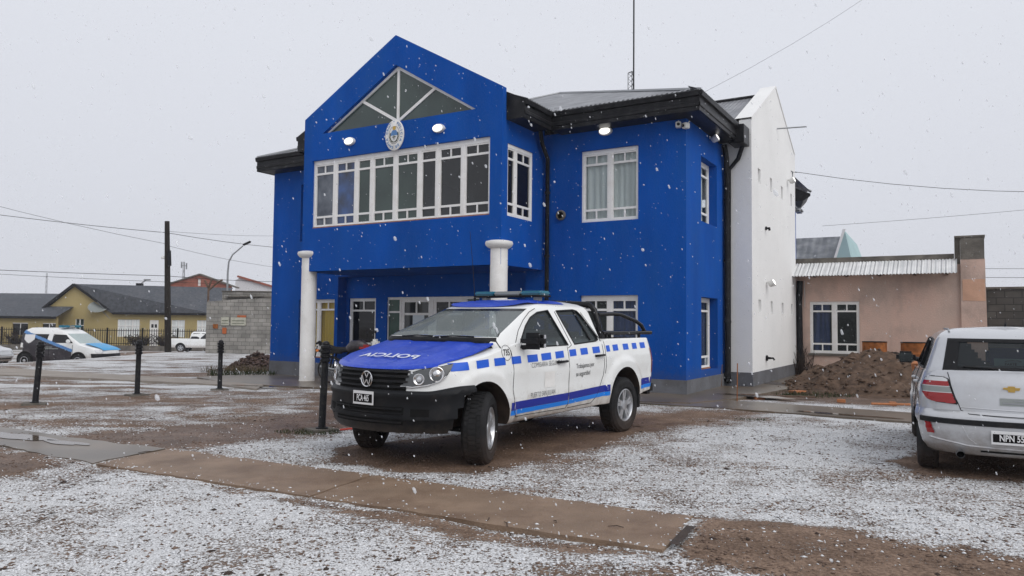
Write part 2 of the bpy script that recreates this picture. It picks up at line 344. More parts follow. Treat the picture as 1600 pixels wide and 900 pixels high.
# ------------------------------------------------------------------ ground
def sstep(a, b, x): t = np.clip((x - a) / (b - a), 0, 1); return t * t * (3 - 2 * t)
def zg(X, Y):
    X = np.asarray(X, float); Y = np.asarray(Y, float)
    z = -.015 * np.minimum(np.maximum(0, Y - 14), 11) * np.clip((-2 - X) / 4, 0, 1)
    d = np.maximum(-(X + 17.9 + .25 * np.clip(31 - Y, 0, 4)), Y - 39.5)          # beyond the edge of the lot the street lies lower
    z = z - .55 * sstep(0, 1.6, d) - .0145 * np.clip(d, 0, 40) * (X < 4)
    return z
def inpoly(px, py, poly):
    c = np.zeros(px.shape, bool); n = len(poly)
    for i in range(n):
        x1, y1 = poly[i]; x2, y2 = poly[(i + 1) % n]
        t = ((y1 > py) != (y2 > py)) & (px < (x2 - x1) * (py - y1) / (y2 - y1 + 1e-12) + x1); c ^= t
    return c
def dist_poly(px, py, poly):
    d = np.full(px.shape, 1e9); n = len(poly)
    for i in range(n):
        x1, y1 = poly[i]; x2, y2 = poly[(i + 1) % n]; dx, dy = x2 - x1, y2 - y1; L = dx * dx + dy * dy + 1e-12
        t = np.clip(((px - x1) * dx + (py - y1) * dy) / L, 0, 1); d = np.minimum(d, np.hypot(px - x1 - t * dx, py - y1 - t * dy))
    return np.where(inpoly(px, py, poly), -d, d)
def axis(parts):
    out = []
    for a, b, h in parts: out += list(np.arange(a, b, h))
    out.append(parts[-1][1]); return np.array(out)
gx = axis([(-900, -200, 100), (-200, -60, 10), (-60, -24, 2), (-24, -12, .2), (-12, 14, .1), (14, 30, .5), (30, 60, 3), (60, 200, 14), (200, 900, 100)])
gy = axis([(-60, 0, 6), (0, 2, .5), (2, 24, .1), (24, 44, .2), (44, 90, 2), (90, 300, 15), (300, 1200, 90)])
GX, GY = np.meshgrid(gx, gy); GZ = zg(GX, GY)
def vnoise(x, y, s, seed):
    r = np.random.default_rng(seed); g = r.random((256, 256)); xi = np.floor(x / s).astype(int); yi = np.floor(y / s).astype(int)
    fx = x / s - xi; fy = y / s - yi; fx = fx * fx * (3 - 2 * fx); fy = fy * fy * (3 - 2 * fy)
    a = g[xi % 256, yi % 256]; b = g[(xi + 1) % 256, yi % 256]; c = g[xi % 256, (yi + 1) % 256]; d = g[(xi + 1) % 256, (yi + 1) % 256]
    return (a * (1 - fx) + b * fx) * (1 - fy) + (c * (1 - fx) + d * fx) * fy
def bare(dist, soft, wob=.25):      # 1 inside the polygon
    w = (vnoise(GX, GY, .35, 3) - .5) * 2 * wob + (vnoise(GX, GY, .12, 4) - .5) * wob
    return 1 - sstep(-soft, soft, dist + w)
snow = np.full(GX.shape, .93)
snow -= .15 * sstep(.5, .75, vnoise(GX, GY, 1.5, 21)) * (GY < 30) + .20 * sstep(.4, .8, vnoise(GX, GY, .45, 22))
# the forecourt left of the slab: churned brown earth with thin snow
lot = [(-30, 9), (-6.9, 10.4), (-4.1, 8.9), (-2.2, 10.9), (-2.2, 17), (-4.5, 19.5), (-6, 16.3), (-14, 20.4), (-30, 26)]
snow -= .20 * bare(dist_poly(GX, GY, lot), .8)
streak = vnoise(GX * .28, GY, .55, 61) * .6 + vnoise(GX * .4, GY, .2, 62) * .4
snow = np.where((GX < -2) & (GY > 10.5), snow - .04 + (streak - .5) * np.where(GY > 16, 1.5, .8), snow)
wet_lane = [(-5.6, 9.5), (-4.2, 8.75), (-3.3, 9.2), (-2.25, 10.4), (-1.5, 11.5), (-1.6, 16), (-3.9, 15.4), (-3.2, 13), (-3.9, 11.3), (-5.0, 10.2)]
snow -= .50 * bare(dist_poly(GX, GY, wet_lane), .5)
left_mud = [(-12, 7.5), (-7, 8.9), (-6.0, 8.8), (-4.6, 7.7), (-5.4, 7.0), (-12, 5.2)]
snow -= .85 * bare(dist_poly(GX, GY, left_mud), .3)
under_truck = [(-2.05, 8.9), (-1.85, 8.3), (-1.1, 7.62), (-.3, 7.75), (.9, 9.2), (2.4, 11.4), (2.1, 12.3), (.6, 12.0), (-1.0, 9.8)]
snow -= 1.2 * bare(dist_poly(GX, GY, under_truck), .12, .12)
truck_side = [(-.3, 7.7), (1.2, 8.9), (3.0, 11.4), (4.6, 13.4), (2.3, 12.9), (.7, 9.9)]
snow -= .42 * bare(dist_poly(GX, GY, truck_side), .45)
under_car = [(4.3, 8.35), (4.3, 7.75), (6.6, 6.5), (9.5, 10.5), (7.6, 11.9)]
snow -= 1.2 * bare(dist_poly(GX, GY, under_car), .12, .1)
ahead_slab = [(1.05, 4.9), (1.5, 5.95), (2.4, 5.55), (3.5, 4.98), (6, 3.6), (5, 1.5), (1.9, 4.3), (1.2, 4.75)]
snow -= .75 * bare(dist_poly(GX, GY, ahead_slab), .10, .10)
slab_lip = [(-4.3, 7.75), (-1.7, 6.34), (1.05, 5.0), (1.0, 4.83), (-.2, 5.25), (-1.72, 6.2), (-3.2, 7.1)]
snow -= .55 * bare(dist_poly(GX, GY, slab_lip), .06, .05)
near_bare = [(-.2, 5.0), (1.2, 4.7), (2.2, 4.0), (1.6, 3.3), (.3, 3.9)]
snow -= .30 * bare(dist_poly(GX, GY, near_bare), .4, .3)
annex_yard = [(4.6, 15.6), (7.6, 14.4), (12, 14), (14, 24), (5.8, 19)]
snow -= .62 * bare(dist_poly(GX, GY, annex_yard), .5)
road_m = np.maximum(-(GX + 19.8), GY - 43) > 0
snow = np.where(road_m, .35 + .5 * (vnoise(GX, GY, 2.5, 9) > .5), snow)
snow = np.clip(snow, 0, 1)
wet = np.clip(bare(dist_poly(GX, GY, wet_lane), .6) * .8 + bare(dist_poly(GX, GY, left_mud), .3) * .7 + bare(dist_poly(GX, GY, under_truck), .3) * .5 + bare(dist_poly(GX, GY, annex_yard), .5) * .7, 0, 1)
GZ = GZ + (vnoise(GX, GY, .9, 31) - .5) * .03 * (GY < 45) + (vnoise(GX, GY, .2, 32) - .5) * .012 * (GY < 30)
slabs = [(-4.26, 7.76), (1.03, 5.01), (1.45, 5.90), (-3.94, 8.71)]
ds = dist_poly(GX, GY, slabs); GZ = np.where((GY < 12) & (ds < .05), GZ - .01, GZ); GZ = GZ - .010 * bare(dist_poly(GX, GY, slab_lip), .08, .04)
GZ = GZ + .016 * bare(dist_poly(GX, GY, [(1.0, 4.85), (1.45, 6.0), (2.6, 5.5), (2.2, 4.3)]), .25, .05)
tbare = bare(dist_poly(GX, GY, under_truck), .3)
GZ = GZ * (1 - .8 * tbare)
nr, nc = GX.shape
gv = np.stack([GX.ravel(), GY.ravel(), GZ.ravel()], 1)
ii = (np.arange(nr - 1)[:, None] * nc + np.arange(nc - 1)[None, :]).ravel()
gf = np.stack([ii, ii + 1, ii + nc + 1, ii + nc], 1)
def np_mesh(name, v, f, mats, parent=None, smooth=False):
    me = bpy.data.meshes.new(name); k = f.shape[1]
    me.vertices.add(len(v)); me.vertices.foreach_set('co', v.astype(np.float32).ravel())
    me.loops.add(f.size); me.loops.foreach_set('vertex_index', f.astype(np.int32).ravel())
    me.polygons.add(len(f)); me.polygons.foreach_set('loop_start', np.arange(0, f.size, k, dtype=np.int32)); me.polygons.foreach_set('loop_total', np.full(len(f), k, np.int32))
    for m in mats: me.materials.append(MATS[m])
    if smooth: me.polygons.foreach_set('use_smooth', np.ones(len(f), bool))
    me.update(calc_edges=True); ob = bpy.data.objects.new(name, me); COL.objects.link(ob)
    if parent: ob.parent = parent
    return ob
def ground_mat():
    m = bpy.data.materials.new('ground_mat'); m.use_nodes = True; nt = m.node_tree; b = nt.nodes['Principled BSDF']; b.inputs['Specular IOR Level'].default_value = .2; L = nt.links.new
    tc = nt.nodes.new('ShaderNodeTexCoord'); at = nt.nodes.new('ShaderNodeAttribute'); at.attribute_name = 'snow'; aw = nt.nodes.new('ShaderNodeAttribute'); aw.attribute_name = 'wet'
    def noi(s, d=3, r=.6):
        n = nt.nodes.new('ShaderNodeTexNoise'); n.inputs['Scale'].default_value = s; n.inputs['Detail'].default_value = d; n.inputs['Roughness'].default_value = r; L(tc.outputs['Object'], n.inputs['Vector']); return n.outputs[0]
    def math_(op, a, c, e=None):
        n = nt.nodes.new('ShaderNodeMath'); n.operation = op
        for i, x in enumerate((a, c) + ((e,) if e is not None else ())):
            if hasattr(x, 'links'): L(x, n.inputs[i])
            else: n.inputs[i].default_value = x
        return n.outputs[0]
    f1, f2, f3, f4 = noi(52, 2), noi(19, 3), noi(4.5, 4), noi(1.1, 4)
    t = math_('MULTIPLY_ADD', f1, .74, math_('MULTIPLY_ADD', f2, .36, math_('MULTIPLY', f3, .15)))     # ~.67 mean
    mp = nt.nodes.new('ShaderNodeMapping'); mp.inputs['Scale'].default_value = (1.6, 7, 1); L(tc.outputs['Object'], mp.inputs[0]); n5 = nt.nodes.new('ShaderNodeTexNoise'); n5.inputs['Scale'].default_value = 1; n5.inputs['Detail'].default_value = 5; n5.inputs['Roughness'].default_value = .75; L(mp.outputs[0], n5.inputs['Vector'])
    t = math_('MULTIPLY_ADD', n5.outputs[0], .30, math_('ADD', math_('MULTIPLY_ADD', f4, .06, t), -.15))                                                              # ~.75 mean
    thr = math_('MULTIPLY_ADD', at.outputs['Fac'], .38, math_('MULTIPLY', t, 1.0))
    mr = nt.nodes.new('ShaderNodeMapRange'); mr.interpolation_type = 'SMOOTHSTEP'; mr.inputs[1].default_value = .84; mr.inputs[2].default_value = .95; L(thr, mr.inputs[0])
    g1 = nt.nodes.new('ShaderNodeValToRGB'); cr = g1.color_ramp; cr.elements[0].position = .33; cr.elements[0].color = (.060, .036, .023, 1); cr.elements[1].position = .66; cr.elements[1].color = (.30, .21, .155, 1)
    e = cr.elements.new(.5); e.color = (.17, .115, .082, 1); L(math_('MULTIPLY_ADD', noi(34, 4), .55, math_('MULTIPLY', noi(2.3, 5), .45)), g1.inputs[0])
    dk = nt.nodes.new('ShaderNodeMixRGB'); dk.blend_type = 'MULTIPLY'; dk.inputs[2].default_value = (.62, .56, .52, 1); L(aw.outputs['Fac'], dk.inputs[0]); L(g1.outputs[0], dk.inputs[1])
    sc = nt.nodes.new('ShaderNodeValToRGB'); sc.color_ramp.elements[0].position = .3; sc.color_ramp.elements[0].color = (.40, .40, .40, 1); sc.color_ramp.elements[1].position = .68; sc.color_ramp.elements[1].color = (.76, .77, .78, 1); L(noi(70, 2), sc.inputs[0])
    mx = nt.nodes.new('ShaderNodeMixRGB'); L(mr.outputs[0], mx.inputs[0]); L(dk.outputs[0], mx.inputs[1]); L(sc.outputs[0], mx.inputs[2]); L(mx.outputs[0], b.inputs['Base Color'])
    rr = nt.nodes.new('ShaderNodeMapRange'); rr.inputs[3].default_value = .85; rr.inputs[4].default_value = .30; L(math_('MULTIPLY', aw.outputs['Fac'], math_('SUBTRACT', 1.0, mr.outputs[0])), rr.inputs[0]); L(rr.outputs[0], b.inputs['Roughness'])
    bp = nt.nodes.new('ShaderNodeBump'); bp.inputs['Strength'].default_value = .9; bp.inputs['Distance'].default_value = .02; L(math_('MULTIPLY_ADD', mr.outputs[0], .6, math_('MULTIPLY_ADD', f1, .8, f2)), bp.inputs['Height']); L(bp.outputs[0], b.inputs['Normal'])
    MATS['ground'] = m
ground_mat()
ground = np_mesh('ground', gv, gf, ['ground'], smooth=True)
for nm, arr in (('snow', snow), ('wet', wet)):
    a = ground.data.attributes.new(nm, 'FLOAT', 'POINT'); a.data.foreach_set('value', arr.astype(np.float32).ravel())
tag(ground, 'snow dusted gravel ground', None, kind='structure')

def slab(name, poly, top, thick, mname, label, seg=None, wob=.02):
    """paving slab with slightly worn edges"""
    pts = []
    n = len(poly)
    for i in range(n):
        a, b_ = Vector(poly[i]), Vector(poly[(i + 1) % n]); k = max(1, int((b_ - a).length / .18))
        for j in range(k):
            p = a.lerp(b_, j / k); w = wob if j else 0
            pts.append((p.x + random.uniform(-w, w), p.y + random.uniform(-w, w)))
    ins = []
    c = Vector((sum(p[0] for p in pts) / len(pts), sum(p[1] for p in pts) / len(pts)))
    b = MB(); N = len(pts)
    tri = tessellate_polygon([[Vector((p[0], p[1], 0)) for p in pts]])
    zt = [float(zg(p[0], p[1])) + top for p in pts]
    b.add([(p[0], p[1], z) for p, z in zip(pts, zt)] + [(p[0], p[1], z - thick) for p, z in zip(pts, zt)], [tuple(t) for t in tri] + [(i, (i + 1) % N, N + (i + 1) % N, N + i) for i in range(N)])
    o = b.build(name, mname); tag(o, label, None, kind='structure'); return o
# the long concrete strip, cast in bays with dark joints between them
E1, E2 = Vector((-4.26, 7.76)), Vector((1.03, 5.01)); W1, W2 = Vector((-3.94, 8.71)), Vector((1.45, 5.90))
js = [0, .485, 1.0]
for i in range(2):
    a0, a1 = js[i] + (.003 if i else 0), js[i + 1] - .003
    slab('path', [tuple(E1.lerp(E2, a0)), tuple(E1.lerp(E2, a1)), tuple(W1.lerp(W2, a1)), tuple(W1.lerp(W2, a0))], .016, .12, 'concrete', 'concrete path across the gravel')
slab('path', [(-9.5, 11.8), (-7.02, 10.34), (-5.53, 9.47), (-4.0, 8.73), (-4.32, 7.80), (-6.0, 8.85), (-9.2, 10.9)], .012, .1, 'concrete_wet', 'wet concrete path at the left', None, .04)
slab('path', [(-26, 27.5), (-14.1, 20.69), (-11.08, 19.6), (-6.85, 17.71), (-5.6, 16.5), (-5.9, 17.9), (-8.6, 19.9), (-12.4, 22.0), (-26, 30)], .05, .15, 'concrete_far', 'far concrete path across the lot')
slab('path', [(2.2, 14.35), (3.81, 13.47), (6.29, 11.78), (9, 10.1), (9.6, 11.0), (7.0, 13.0), (5.0, 14.5), (3.3, 15.4)], .03, .1, 'concrete_wet', 'wet concrete path beside the building')
# ------------------------------------------------------------------ wall and window helpers
def PD(D): return lambda u, w, v: (u, D + w, v)            # wall facing the street
def PF(Fv): return lambda u, w, v: (Fv - w, u, v)          # wall facing right
def pbox(b, P, u0, u1, w0, w1, v0, v1, m=None):
    vs = [P(u, w, v) for v in (v0, v1) for w in (w0, w1) for u in (u0, u1)]
    b.add(vs, [(0, 2, 3, 1), (4, 5, 7, 6), (0, 1, 5, 4), (2, 6, 7, 3), (0, 4, 6, 2), (1, 3, 7, 5)], m)
def window(parent, P, u0, u1, v0, v1, leaves, wb=.1, pane='pane_dark', curtain=None, sill=None, rows=True, label=None, fr=.05, topf=.05, rail=.05, mun=.035, small=.2, mid=.085, gap=None):
    """leaves: (share of width, columns); each leaf has small lights above and below a tall one"""
    b = MB(); gl = []; dp = .06
    pbox(b, P, u0, u1, wb, wb + dp, v1 - topf, v1); pbox(b, P, u0, u1, wb, wb + dp, v0, v0 + fr)
    pbox(b, P, u0, u0 + fr, wb, wb + dp, v0 + fr, v1 - topf); pbox(b, P, u1 - fr, u1, wb, wb + dp, v0 + fr, v1 - topf)
    tot = sum(l[0] for l in leaves); W = (u1 - u0 - 2 * fr - mid * (len(leaves) - 1)); a = u0 + fr; va, vb = v0 + fr, v1 - topf
    for i, (sh, nc) in enumerate(leaves):
        w = W * sh / tot; s = .035; o = .012
        if i < len(leaves) - 1: pbox(b, P, a + w, a + w + mid, wb, wb + dp, va, vb)
        # sash frame, slightly proud
        for (x0, x1, y0, y1) in ((a, a + s, va, vb), (a + w - s, a + w, va, vb), (a + s, a + w - s, va, va + s), (a + s, a + w - s, vb - s, vb)):
            pbox(b, P, x0, x1, wb + o, wb + dp - .008, y0, y1)
        x0, x1 = a + s, a + w - s
        r1, r2 = va + s + small, vb - s - small
        if rows:
            for r in (r1, r2): pbox(b, P, x0, x1, wb + o + .003, wb + dp - .01, r - rail / 2, r + rail / 2)
            for k in range(1, nc):
                xm = x0 + (x1 - x0) * k / nc
                pbox(b, P, xm - mun / 2, xm + mun / 2, wb + o + .003, wb + dp - .01, va + s, r1 - rail / 2); pbox(b, P, xm - mun / 2, xm + mun / 2, wb + o + .003, wb + dp - .01, r2 + rail / 2, vb - s)
        d1, d2 = random.uniform(-.007, .007), random.uniform(-.005, .005); g = MB(); g.add([P(x0 - .01, wb + .04 - d1 - d2, va + s - .01), P(x1 + .01, wb + .04 + d1 - d2, va + s - .01), P(x1 + .01, wb + .04 + d1 + d2, vb - s + .01), P(x0 - .01, wb + .04 - d1 + d2, vb - s + .01)], [(0, 1, 2, 3)]); gl.append(g)
        a += w + mid
    f = b.build('window', 'window_white', parent)
    if label: f['label'] = label
    for i, g in enumerate(gl): g.build('pane', pane[i] if isinstance(pane, list) else pane, f)
    if curtain:
        for (c0, c1, cm) in curtain:
            n = max(8, int((c1 - c0) / .03)); rows_ = []
            for v in (v0 + .04, v1 - .04): rows_.append([P(c0 + (c1 - c0) * i / n, wb + .10 + .022 * math.sin(i * 1.25 + .7 * math.sin(i * .43)), v) for i in range(n + 1)])
            cc = MB(); cc.grid(rows_); cc.build('curtain', cm, f, smooth=80)
        d = MB(); pbox(d, P, u0, u1, wb + .3, wb + .32, v0, v1); d.build('dark_room', 'void', f)  # black sheet stands in for the unlit room behind
    if sill:
        s_ = MB(); pbox(s_, P, u0, u1, wb - .02, wb + .012, v0, v0 + .035); s_.build('sill', sill, f)
    return f

# ------------------------------------------------------------------ the police station
BO = Vector((-11, 18, 0)); cw, sw = math.cos(BROT), math.sin(BROT)
def bw(F_, D_, z=0): return (F_ * cw - D_ * sw, F_ * sw + D_ * cw, z)
st = thing('police_station', 'two storey blue police station with white window frames and gabled front', 'building', bw(BO.x, BO.y), BROT); ORG[st.name] = BO.copy()
Dm, D0, F1, F0, F2, FL, FW, DW = 15.52, 13.58, -8.45, -14.46, -5.0, -17.77, -4.33, 18.53
ZB, ZE = 2.77, 6.0
# front wall of the two wings (street side), left opening for the entrance recess
R0, R1, DR = -15.06, -8.95, 15.86
P = PD(Dm)
WU = (-7.5, -6.09, 3.845, 5.51); WLo = (-7.5, -6.09, .46, 2.16); WLY = (-16.6, -15.18, .46, 2.14); WUL = (-16.62, -15.2, 3.84, 5.53)
def rect(a): return [(a[0], a[2]), (a[1], a[2]), (a[1], a[3]), (a[0], a[3])]
wall = MB()
fnD = lambda D: (lambda a, b_, w: (a, D + w, b_)); fnF = lambda Fv: (lambda a, b_, w: (Fv - w, a, b_))
wall.panel([(FL, .3), (R0, .3), (R0, ZB), (R1, ZB), (R1, .3), (F2, .3), (F2, ZE), (FL, ZE)], [rect(WU), rect(WLo), rect(WLY), rect(WUL)], fnD(Dm), .2)
# entrance recess: back wall, jambs, ceiling
DOOR = (-13.55, -10.5); WR = (-14.95, -13.95)
wall.panel([(R0, .04), (R1, .04), (R1, ZB), (R0, ZB)], [[(DOOR[0], .045), (DOOR[1], .045), (DOOR[1], 2.19), (DOOR[0], 2.19)], [(WR[0], .84), (WR[1], .84), (WR[1], 2.17), (WR[0], 2.17)]], fnD(DR), .12)
for u, in ((R0,), (R1,)): wall.add([(u, Dm, .04), (u, DR, .04), (u, DR, ZB), (u, Dm, ZB)], [(0, 1, 2, 3)])
wall.add([(R0, Dm, ZB), (R1, Dm, ZB), (R1, DR, ZB), (R0, DR, ZB)], [(0, 1, 2, 3)])
# right side wall
SU = (16.6, 17.88, 3.87, 5.36); SL = (16.6, 17.92, .48, 2.15)
wall.panel([(Dm, .3), (18.9, .3), (18.9, ZE), (Dm, ZE)], [rect(SU), rect(SL)], fnF(F2), .28)
# left side wall and back
wall.add([(FL, Dm, .3), (FL, 28, .3), (FL, 28, ZE), (FL, Dm, ZE)], [(0, 1, 2, 3)])
wall.add([(FL, 28, .3), (F2, 28, .3), (F2, 28, ZE), (FL, 28, ZE)], [(0, 1, 2, 3)])
wall.add([(F2, 24.2, .3), (F2, 28, .3), (F2, 28, ZE), (F2, 24.2, ZE)], [(0, 1, 2, 3)])
wall.build('wall', 'blue_wall', st)
# projecting upper room with its stepped gable front
box = MB()
gable = [(F0, ZB), (F1, ZB), (F1, 6.66), (-11.48, 8.37), (F0, 6.70)]
tri = [(-13.82, 6.27), (-9.15, 6.25), (-11.46, 7.64)]
BW = (-14.16, -8.76, 3.865, 5.60)
box.panel(gable, [tri, rect(BW)], fnD(D0), .16, thick=.16)
box.add([(a, D0 + .16, b_) for a, b_ in gable[2:]] + [(F1, D0 + .16, 6.0), (F0, D0 + .16, 6.0)], [(0, 1, 2, 4, 3)])
SW_ = (13.84, 14.98, 3.86, 5.47)
box.panel([(D0 + .16, ZB), (Dm, ZB), (Dm, 6.2), (D0 + .16, 6.2)], [rect(SW_)], fnF(F1 - .012), .12)
box.add([(F0 + .012, D0 + .16, ZB), (F0 + .012, Dm, ZB), (F0 + .012, Dm, 6.2), (F0 + .012, D0 + .16, 6.2)], [(0, 1, 2, 3)])
box.add([(F0, D0, ZB), (F1, D0, ZB), (F1, Dm, ZB), (F0, Dm, ZB)], [(0, 1, 2, 3)])
box.build('gable_front', 'blue_wall', st)
window(st, PD(D0), BW[0], BW[1], BW[2], BW[3], [(.70, 2), (.68, 2), (.46, 1), (.70, 2), (.70, 2), (.48, 1), (.68, 2), (.72, 2)], wb=.07, pane=['pane_pale_reflection', 'pane_blue_reflection', 'pane_green', 'pane_green', 'pane_green', 'pane_dark', 'pane_dark', 'pane_dark'], topf=.11, sill='window_sill_wood', label='wide band window of eight lights in the gable front')
window(st, PF(F1 - .012), SW_[0], SW_[1], SW_[2], SW_[3], [(.3, 1), (.62, 2)], wb=.03, pane='pane_black', topf=.09)
# triangular gable light
tw = MB()
def bar2(b, a, c, wd, d0, d1, m=None, D=D0):
    a = Vector(a); c = Vector(c); t = (c - a).normalized(); n = Vector((-t.y, t.x)) * wd / 2
    q = [a + n, a - n, c - n, c + n]; b.add([(p.x, D + d0, p.y) for p in q] + [(p.x, D + d1, p.y) for p in q], [(0, 1, 2, 3), (4, 7, 6, 5), (0, 4, 5, 1), (1, 5, 6, 2), (2, 6, 7, 3), (3, 7, 4, 0)], m)
A_, B_, C_ = Vector((-13.74, 6.31)), Vector((-9.25, 6.29)), Vector((-11.46, 7.60)); M_ = Vector((-11.46, 6.30))
bar2(tw, A_, C_, .07, .10, .16); bar2(tw, B_, C_, .07, .10, .158); bar2(tw, M_, C_, .07, .103, .155); bar2(tw, M_, A_.lerp(C_, .5), .07, .106, .152); bar2(tw, M_, B_.lerp(C_, .5), .07, .106, .152)
f = tw.build('window', 'window_white', st); f['label'] = 'triangular window under the gable peak'
g = MB(); g.add([(-13.8, D0 + .13, 6.275), (-9.17, D0 + .13, 6.255), (-11.46, D0 + .13, 7.63)], [(0, 1, 2)]); g.build('pane', 'pane_green', f)
# wing windows
window(st, P, *WU, [(1, 2), (1, 2)], wb=.08, pane='pane_clear', curtain=[(WU[0] + .03, WU[1] - .03, 'curtain_grey')], topf=.09, label='upper window with grey curtains')
window(st, P, *WLo, [(1, 2), (1, 2)], wb=.08, pane='pane_clear', curtain=[(-6.85, -6.15, 'curtain_blue')], topf=.09)
window(st, P, *WLY, [(1, 2), (1, 2)], wb=.1, pane='pane_clear', curtain=[(WLY[0] + .03, WLY[1] - .03, 'curtain_yellow')], topf=.06, sill='window_sill_wood', label='ground floor window with yellow curtains')
window(st, P, *WUL, [(1, 2), (1, 2)], wb=.1, pane='pane_dark', topf=.09)
window(st, PF(F2), 16.62, 17.86, *SU[2:], [(1, 2)], wb=.19, pane='pane_clear', curtain=[(16.7, 17.6, 'curtain_grey')], topf=.07)
window(st, PF(F2), 16.62, 17.90, *SL[2:], [(1, 2)], wb=.19, pane='pane_clear', curtain=[(17.0, 17.8, 'curtain_blue')], topf=.07, sill='window_sill_wood')
# entrance: fixed light left, then glazed doors with side panels
window(st, PD(DR), *WR, .84, 2.17, [(1, 2)], wb=.05, pane='pane_black', rows=False)
b = MB(); PR = PD(DR)
pbox(b, PR, -14.9, -14.0, .064, .1, 1.80, 1.85); pbox(b, PR, -14.47, -14.43, .064, .1, 1.85, 2.12); o = b.build('transom_bar', 'window_white', st)
ent = MB()
us = [DOOR[0], -13.10, -12.02, -10.93, DOOR[1]]
for u in us: pbox(ent, PR, u - .03, u + .03, .04, .10, .05, 2.19)
pbox(ent, PR, DOOR[0], DOOR[1], .042, .098, 2.12, 2.188)
e_o = ent.build('door_frame', 'window_white', st)
for i, (a, c) in enumerate(((us[0] + .03, us[1] - .03), (us[3] + .03, us[4] - .03))):
    q = MB(); pbox(q, PR, a, c, .07, .075, .05, 2.12, 'door_green'); pbox(q, PR, a, c, .05, .09, 1.76, 1.81, 'window_white'); pbox(q, PR, a, c, .05, .09, .05, .15, 'window_white'); q.build('side_panel', 'door_green', st)
for i, (a, c) in enumerate(((us[1] + .03, us[2] - .032), (us[2] + .032, us[3] - .03))):
    q = MB(); s = .1; mlist = [(a, a + s, .06, 2.12), (c - s, c, .06, 2.12), (a + s, c - s, 2.05, 2.12), (a + s, c - s, .06, 1.2), (a + s, c - s, 1.70, 1.76)]
    for (x0, x1, y0, y1) in mlist: pbox(q, PR, x0, x1, .05, .09, y0, y1)
    pbox(q, PR, (a + c) / 2 - .025, (a + c) / 2 + .025, .052, .088, 1.76, 2.05)
    d_ = q.build('door', 'window_white', st)
    g = MB(); pbox(g, PR, a + s - .01, c - s + .01, .068, .074, 1.19, 2.06); g.build('pane', 'pane_black' if i else 'pane_dark', d_)
    hb = MB(); hx = c - .05 if i == 0 else a + .05; hb.tube([(hx, DR + .05, 1.0), (hx, DR - .01, 1.0), (hx + (-.1 if i == 0 else .1), DR - .01, 1.0)], .011, 'steel_grey'); hb.build('handle', 'steel_grey', d_)
    if i == 0:
        n_ = MB(); pbox(n_, PR, -12.69, -12.30, .064, .067, 1.22, 1.70); n_.build('notice', 'paper', d_)
# plinth and threshold
pl = MB()
def strip(b, pts, z0, z1, off):     # pts along the wall foot, normal to the right of travel
    for (a, c) in zip(pts[:-1], pts[1:]):
        a = Vector(a); c = Vector(c); t = (c - a).normalized(); n = Vector((t.y, -t.x)) * off
        b.add([(a.x + n.x, a.y + n.y, z0), (c.x + n.x, c.y + n.y, z0), (c.x + n.x, c.y + n.y, z1), (a.x + n.x, a.y + n.y, z1), (a.x, a.y, z1), (c.x, c.y, z1)], [(0, 1, 2, 3), (3, 2, 5, 4)])
strip(pl, [(FL, Dm), (R0 - .02, Dm)], -.3, .32, .025); pl.build('plinth', 'plinth_grey', st); pl = MB(); strip(pl, [(R1 + .02, Dm), (F2 + .025, Dm)], -.1, .335, .025); strip(pl, [(F2, Dm - .024), (F2, DW)], -.1, .335, .025)
pl.build('plinth', 'plinth_grey', st)
# porch columns with round capitals
for (cx, cy) in ((F0 + .135, D0 + .14), (F1 - .135, D0 + .14)):
    c = MB(); r = .192
    c.lathe([(r + .01, -.25), (r + .01, .0), (r, .05), (r, 3.10), (r - .01, 3.15)], 28, M=Matrix.Translation((cx, cy, 0))); co = c.build('column', 'column_white', st, smooth=40)
    c = MB(); c.lathe([(r + .005, 3.12), (r + .06, 3.15), (r + .10, 3.19), (r + .115, 3.235), (r + .10, 3.28), (r + .02, 3.30), (0, 3.30)], 28, M=Matrix.Translation((cx, cy, 0))); c.build('capital', 'column_white', co, smooth=50)
# roofs
EV0, EV1 = 5.95, 6.36
RL, RR, RF, RB = -17.95, -4.55, 15.0, 28.4
apex = (-11.25, 21.7, 9.14)
def roof_face(b, corners, m, th=.0): b.add(corners, [tuple(range(len(corners)))], m)
rf = MB(); a_ = apex
for k, (c1, c2, mm) in enumerate((((RL, RF), (RR, RF), 'roof_x'), ((RR, RF), (RR, RB), 'roof_y'), ((RR, RB), (RL, RB), 'roof_x'), ((RL, RB), (RL, RF), 'roof_y'))):
    rf.add([(c1[0], c1[1], EV1), (c2[0], c2[1], EV1), a_], [(0, 1, 2)], mm)
# gable roof over the projecting room
rz = 8.02; sl = (rz - 6.36) / 3.45
rf.add([(-11.45, D0 + .165, rz), (-8.0, D0 + .165, 6.36), (-8.0, 15.0, 6.36), (-11.45, 20.2, rz)], [(0, 1, 2, 3)], 'roof_y')
rf.add([(-11.45, D0 + .165, rz), (-14.9, D0 + .165, 6.36), (-14.9, 15.0, 6.36), (-11.45, 20.2, rz)], [(0, 3, 2, 1)], 'roof_y')
ro = rf.build('roof', 'roof_x', st)
cap = MB()
for c1 in ((RL, RF), (RR, RF), (RR, RB)):
    cap.tube([(c1[0], c1[1], EV1 + .01), a_], .05, n=6)
cap.build('ridge_flashing', 'steel_grey', ro)
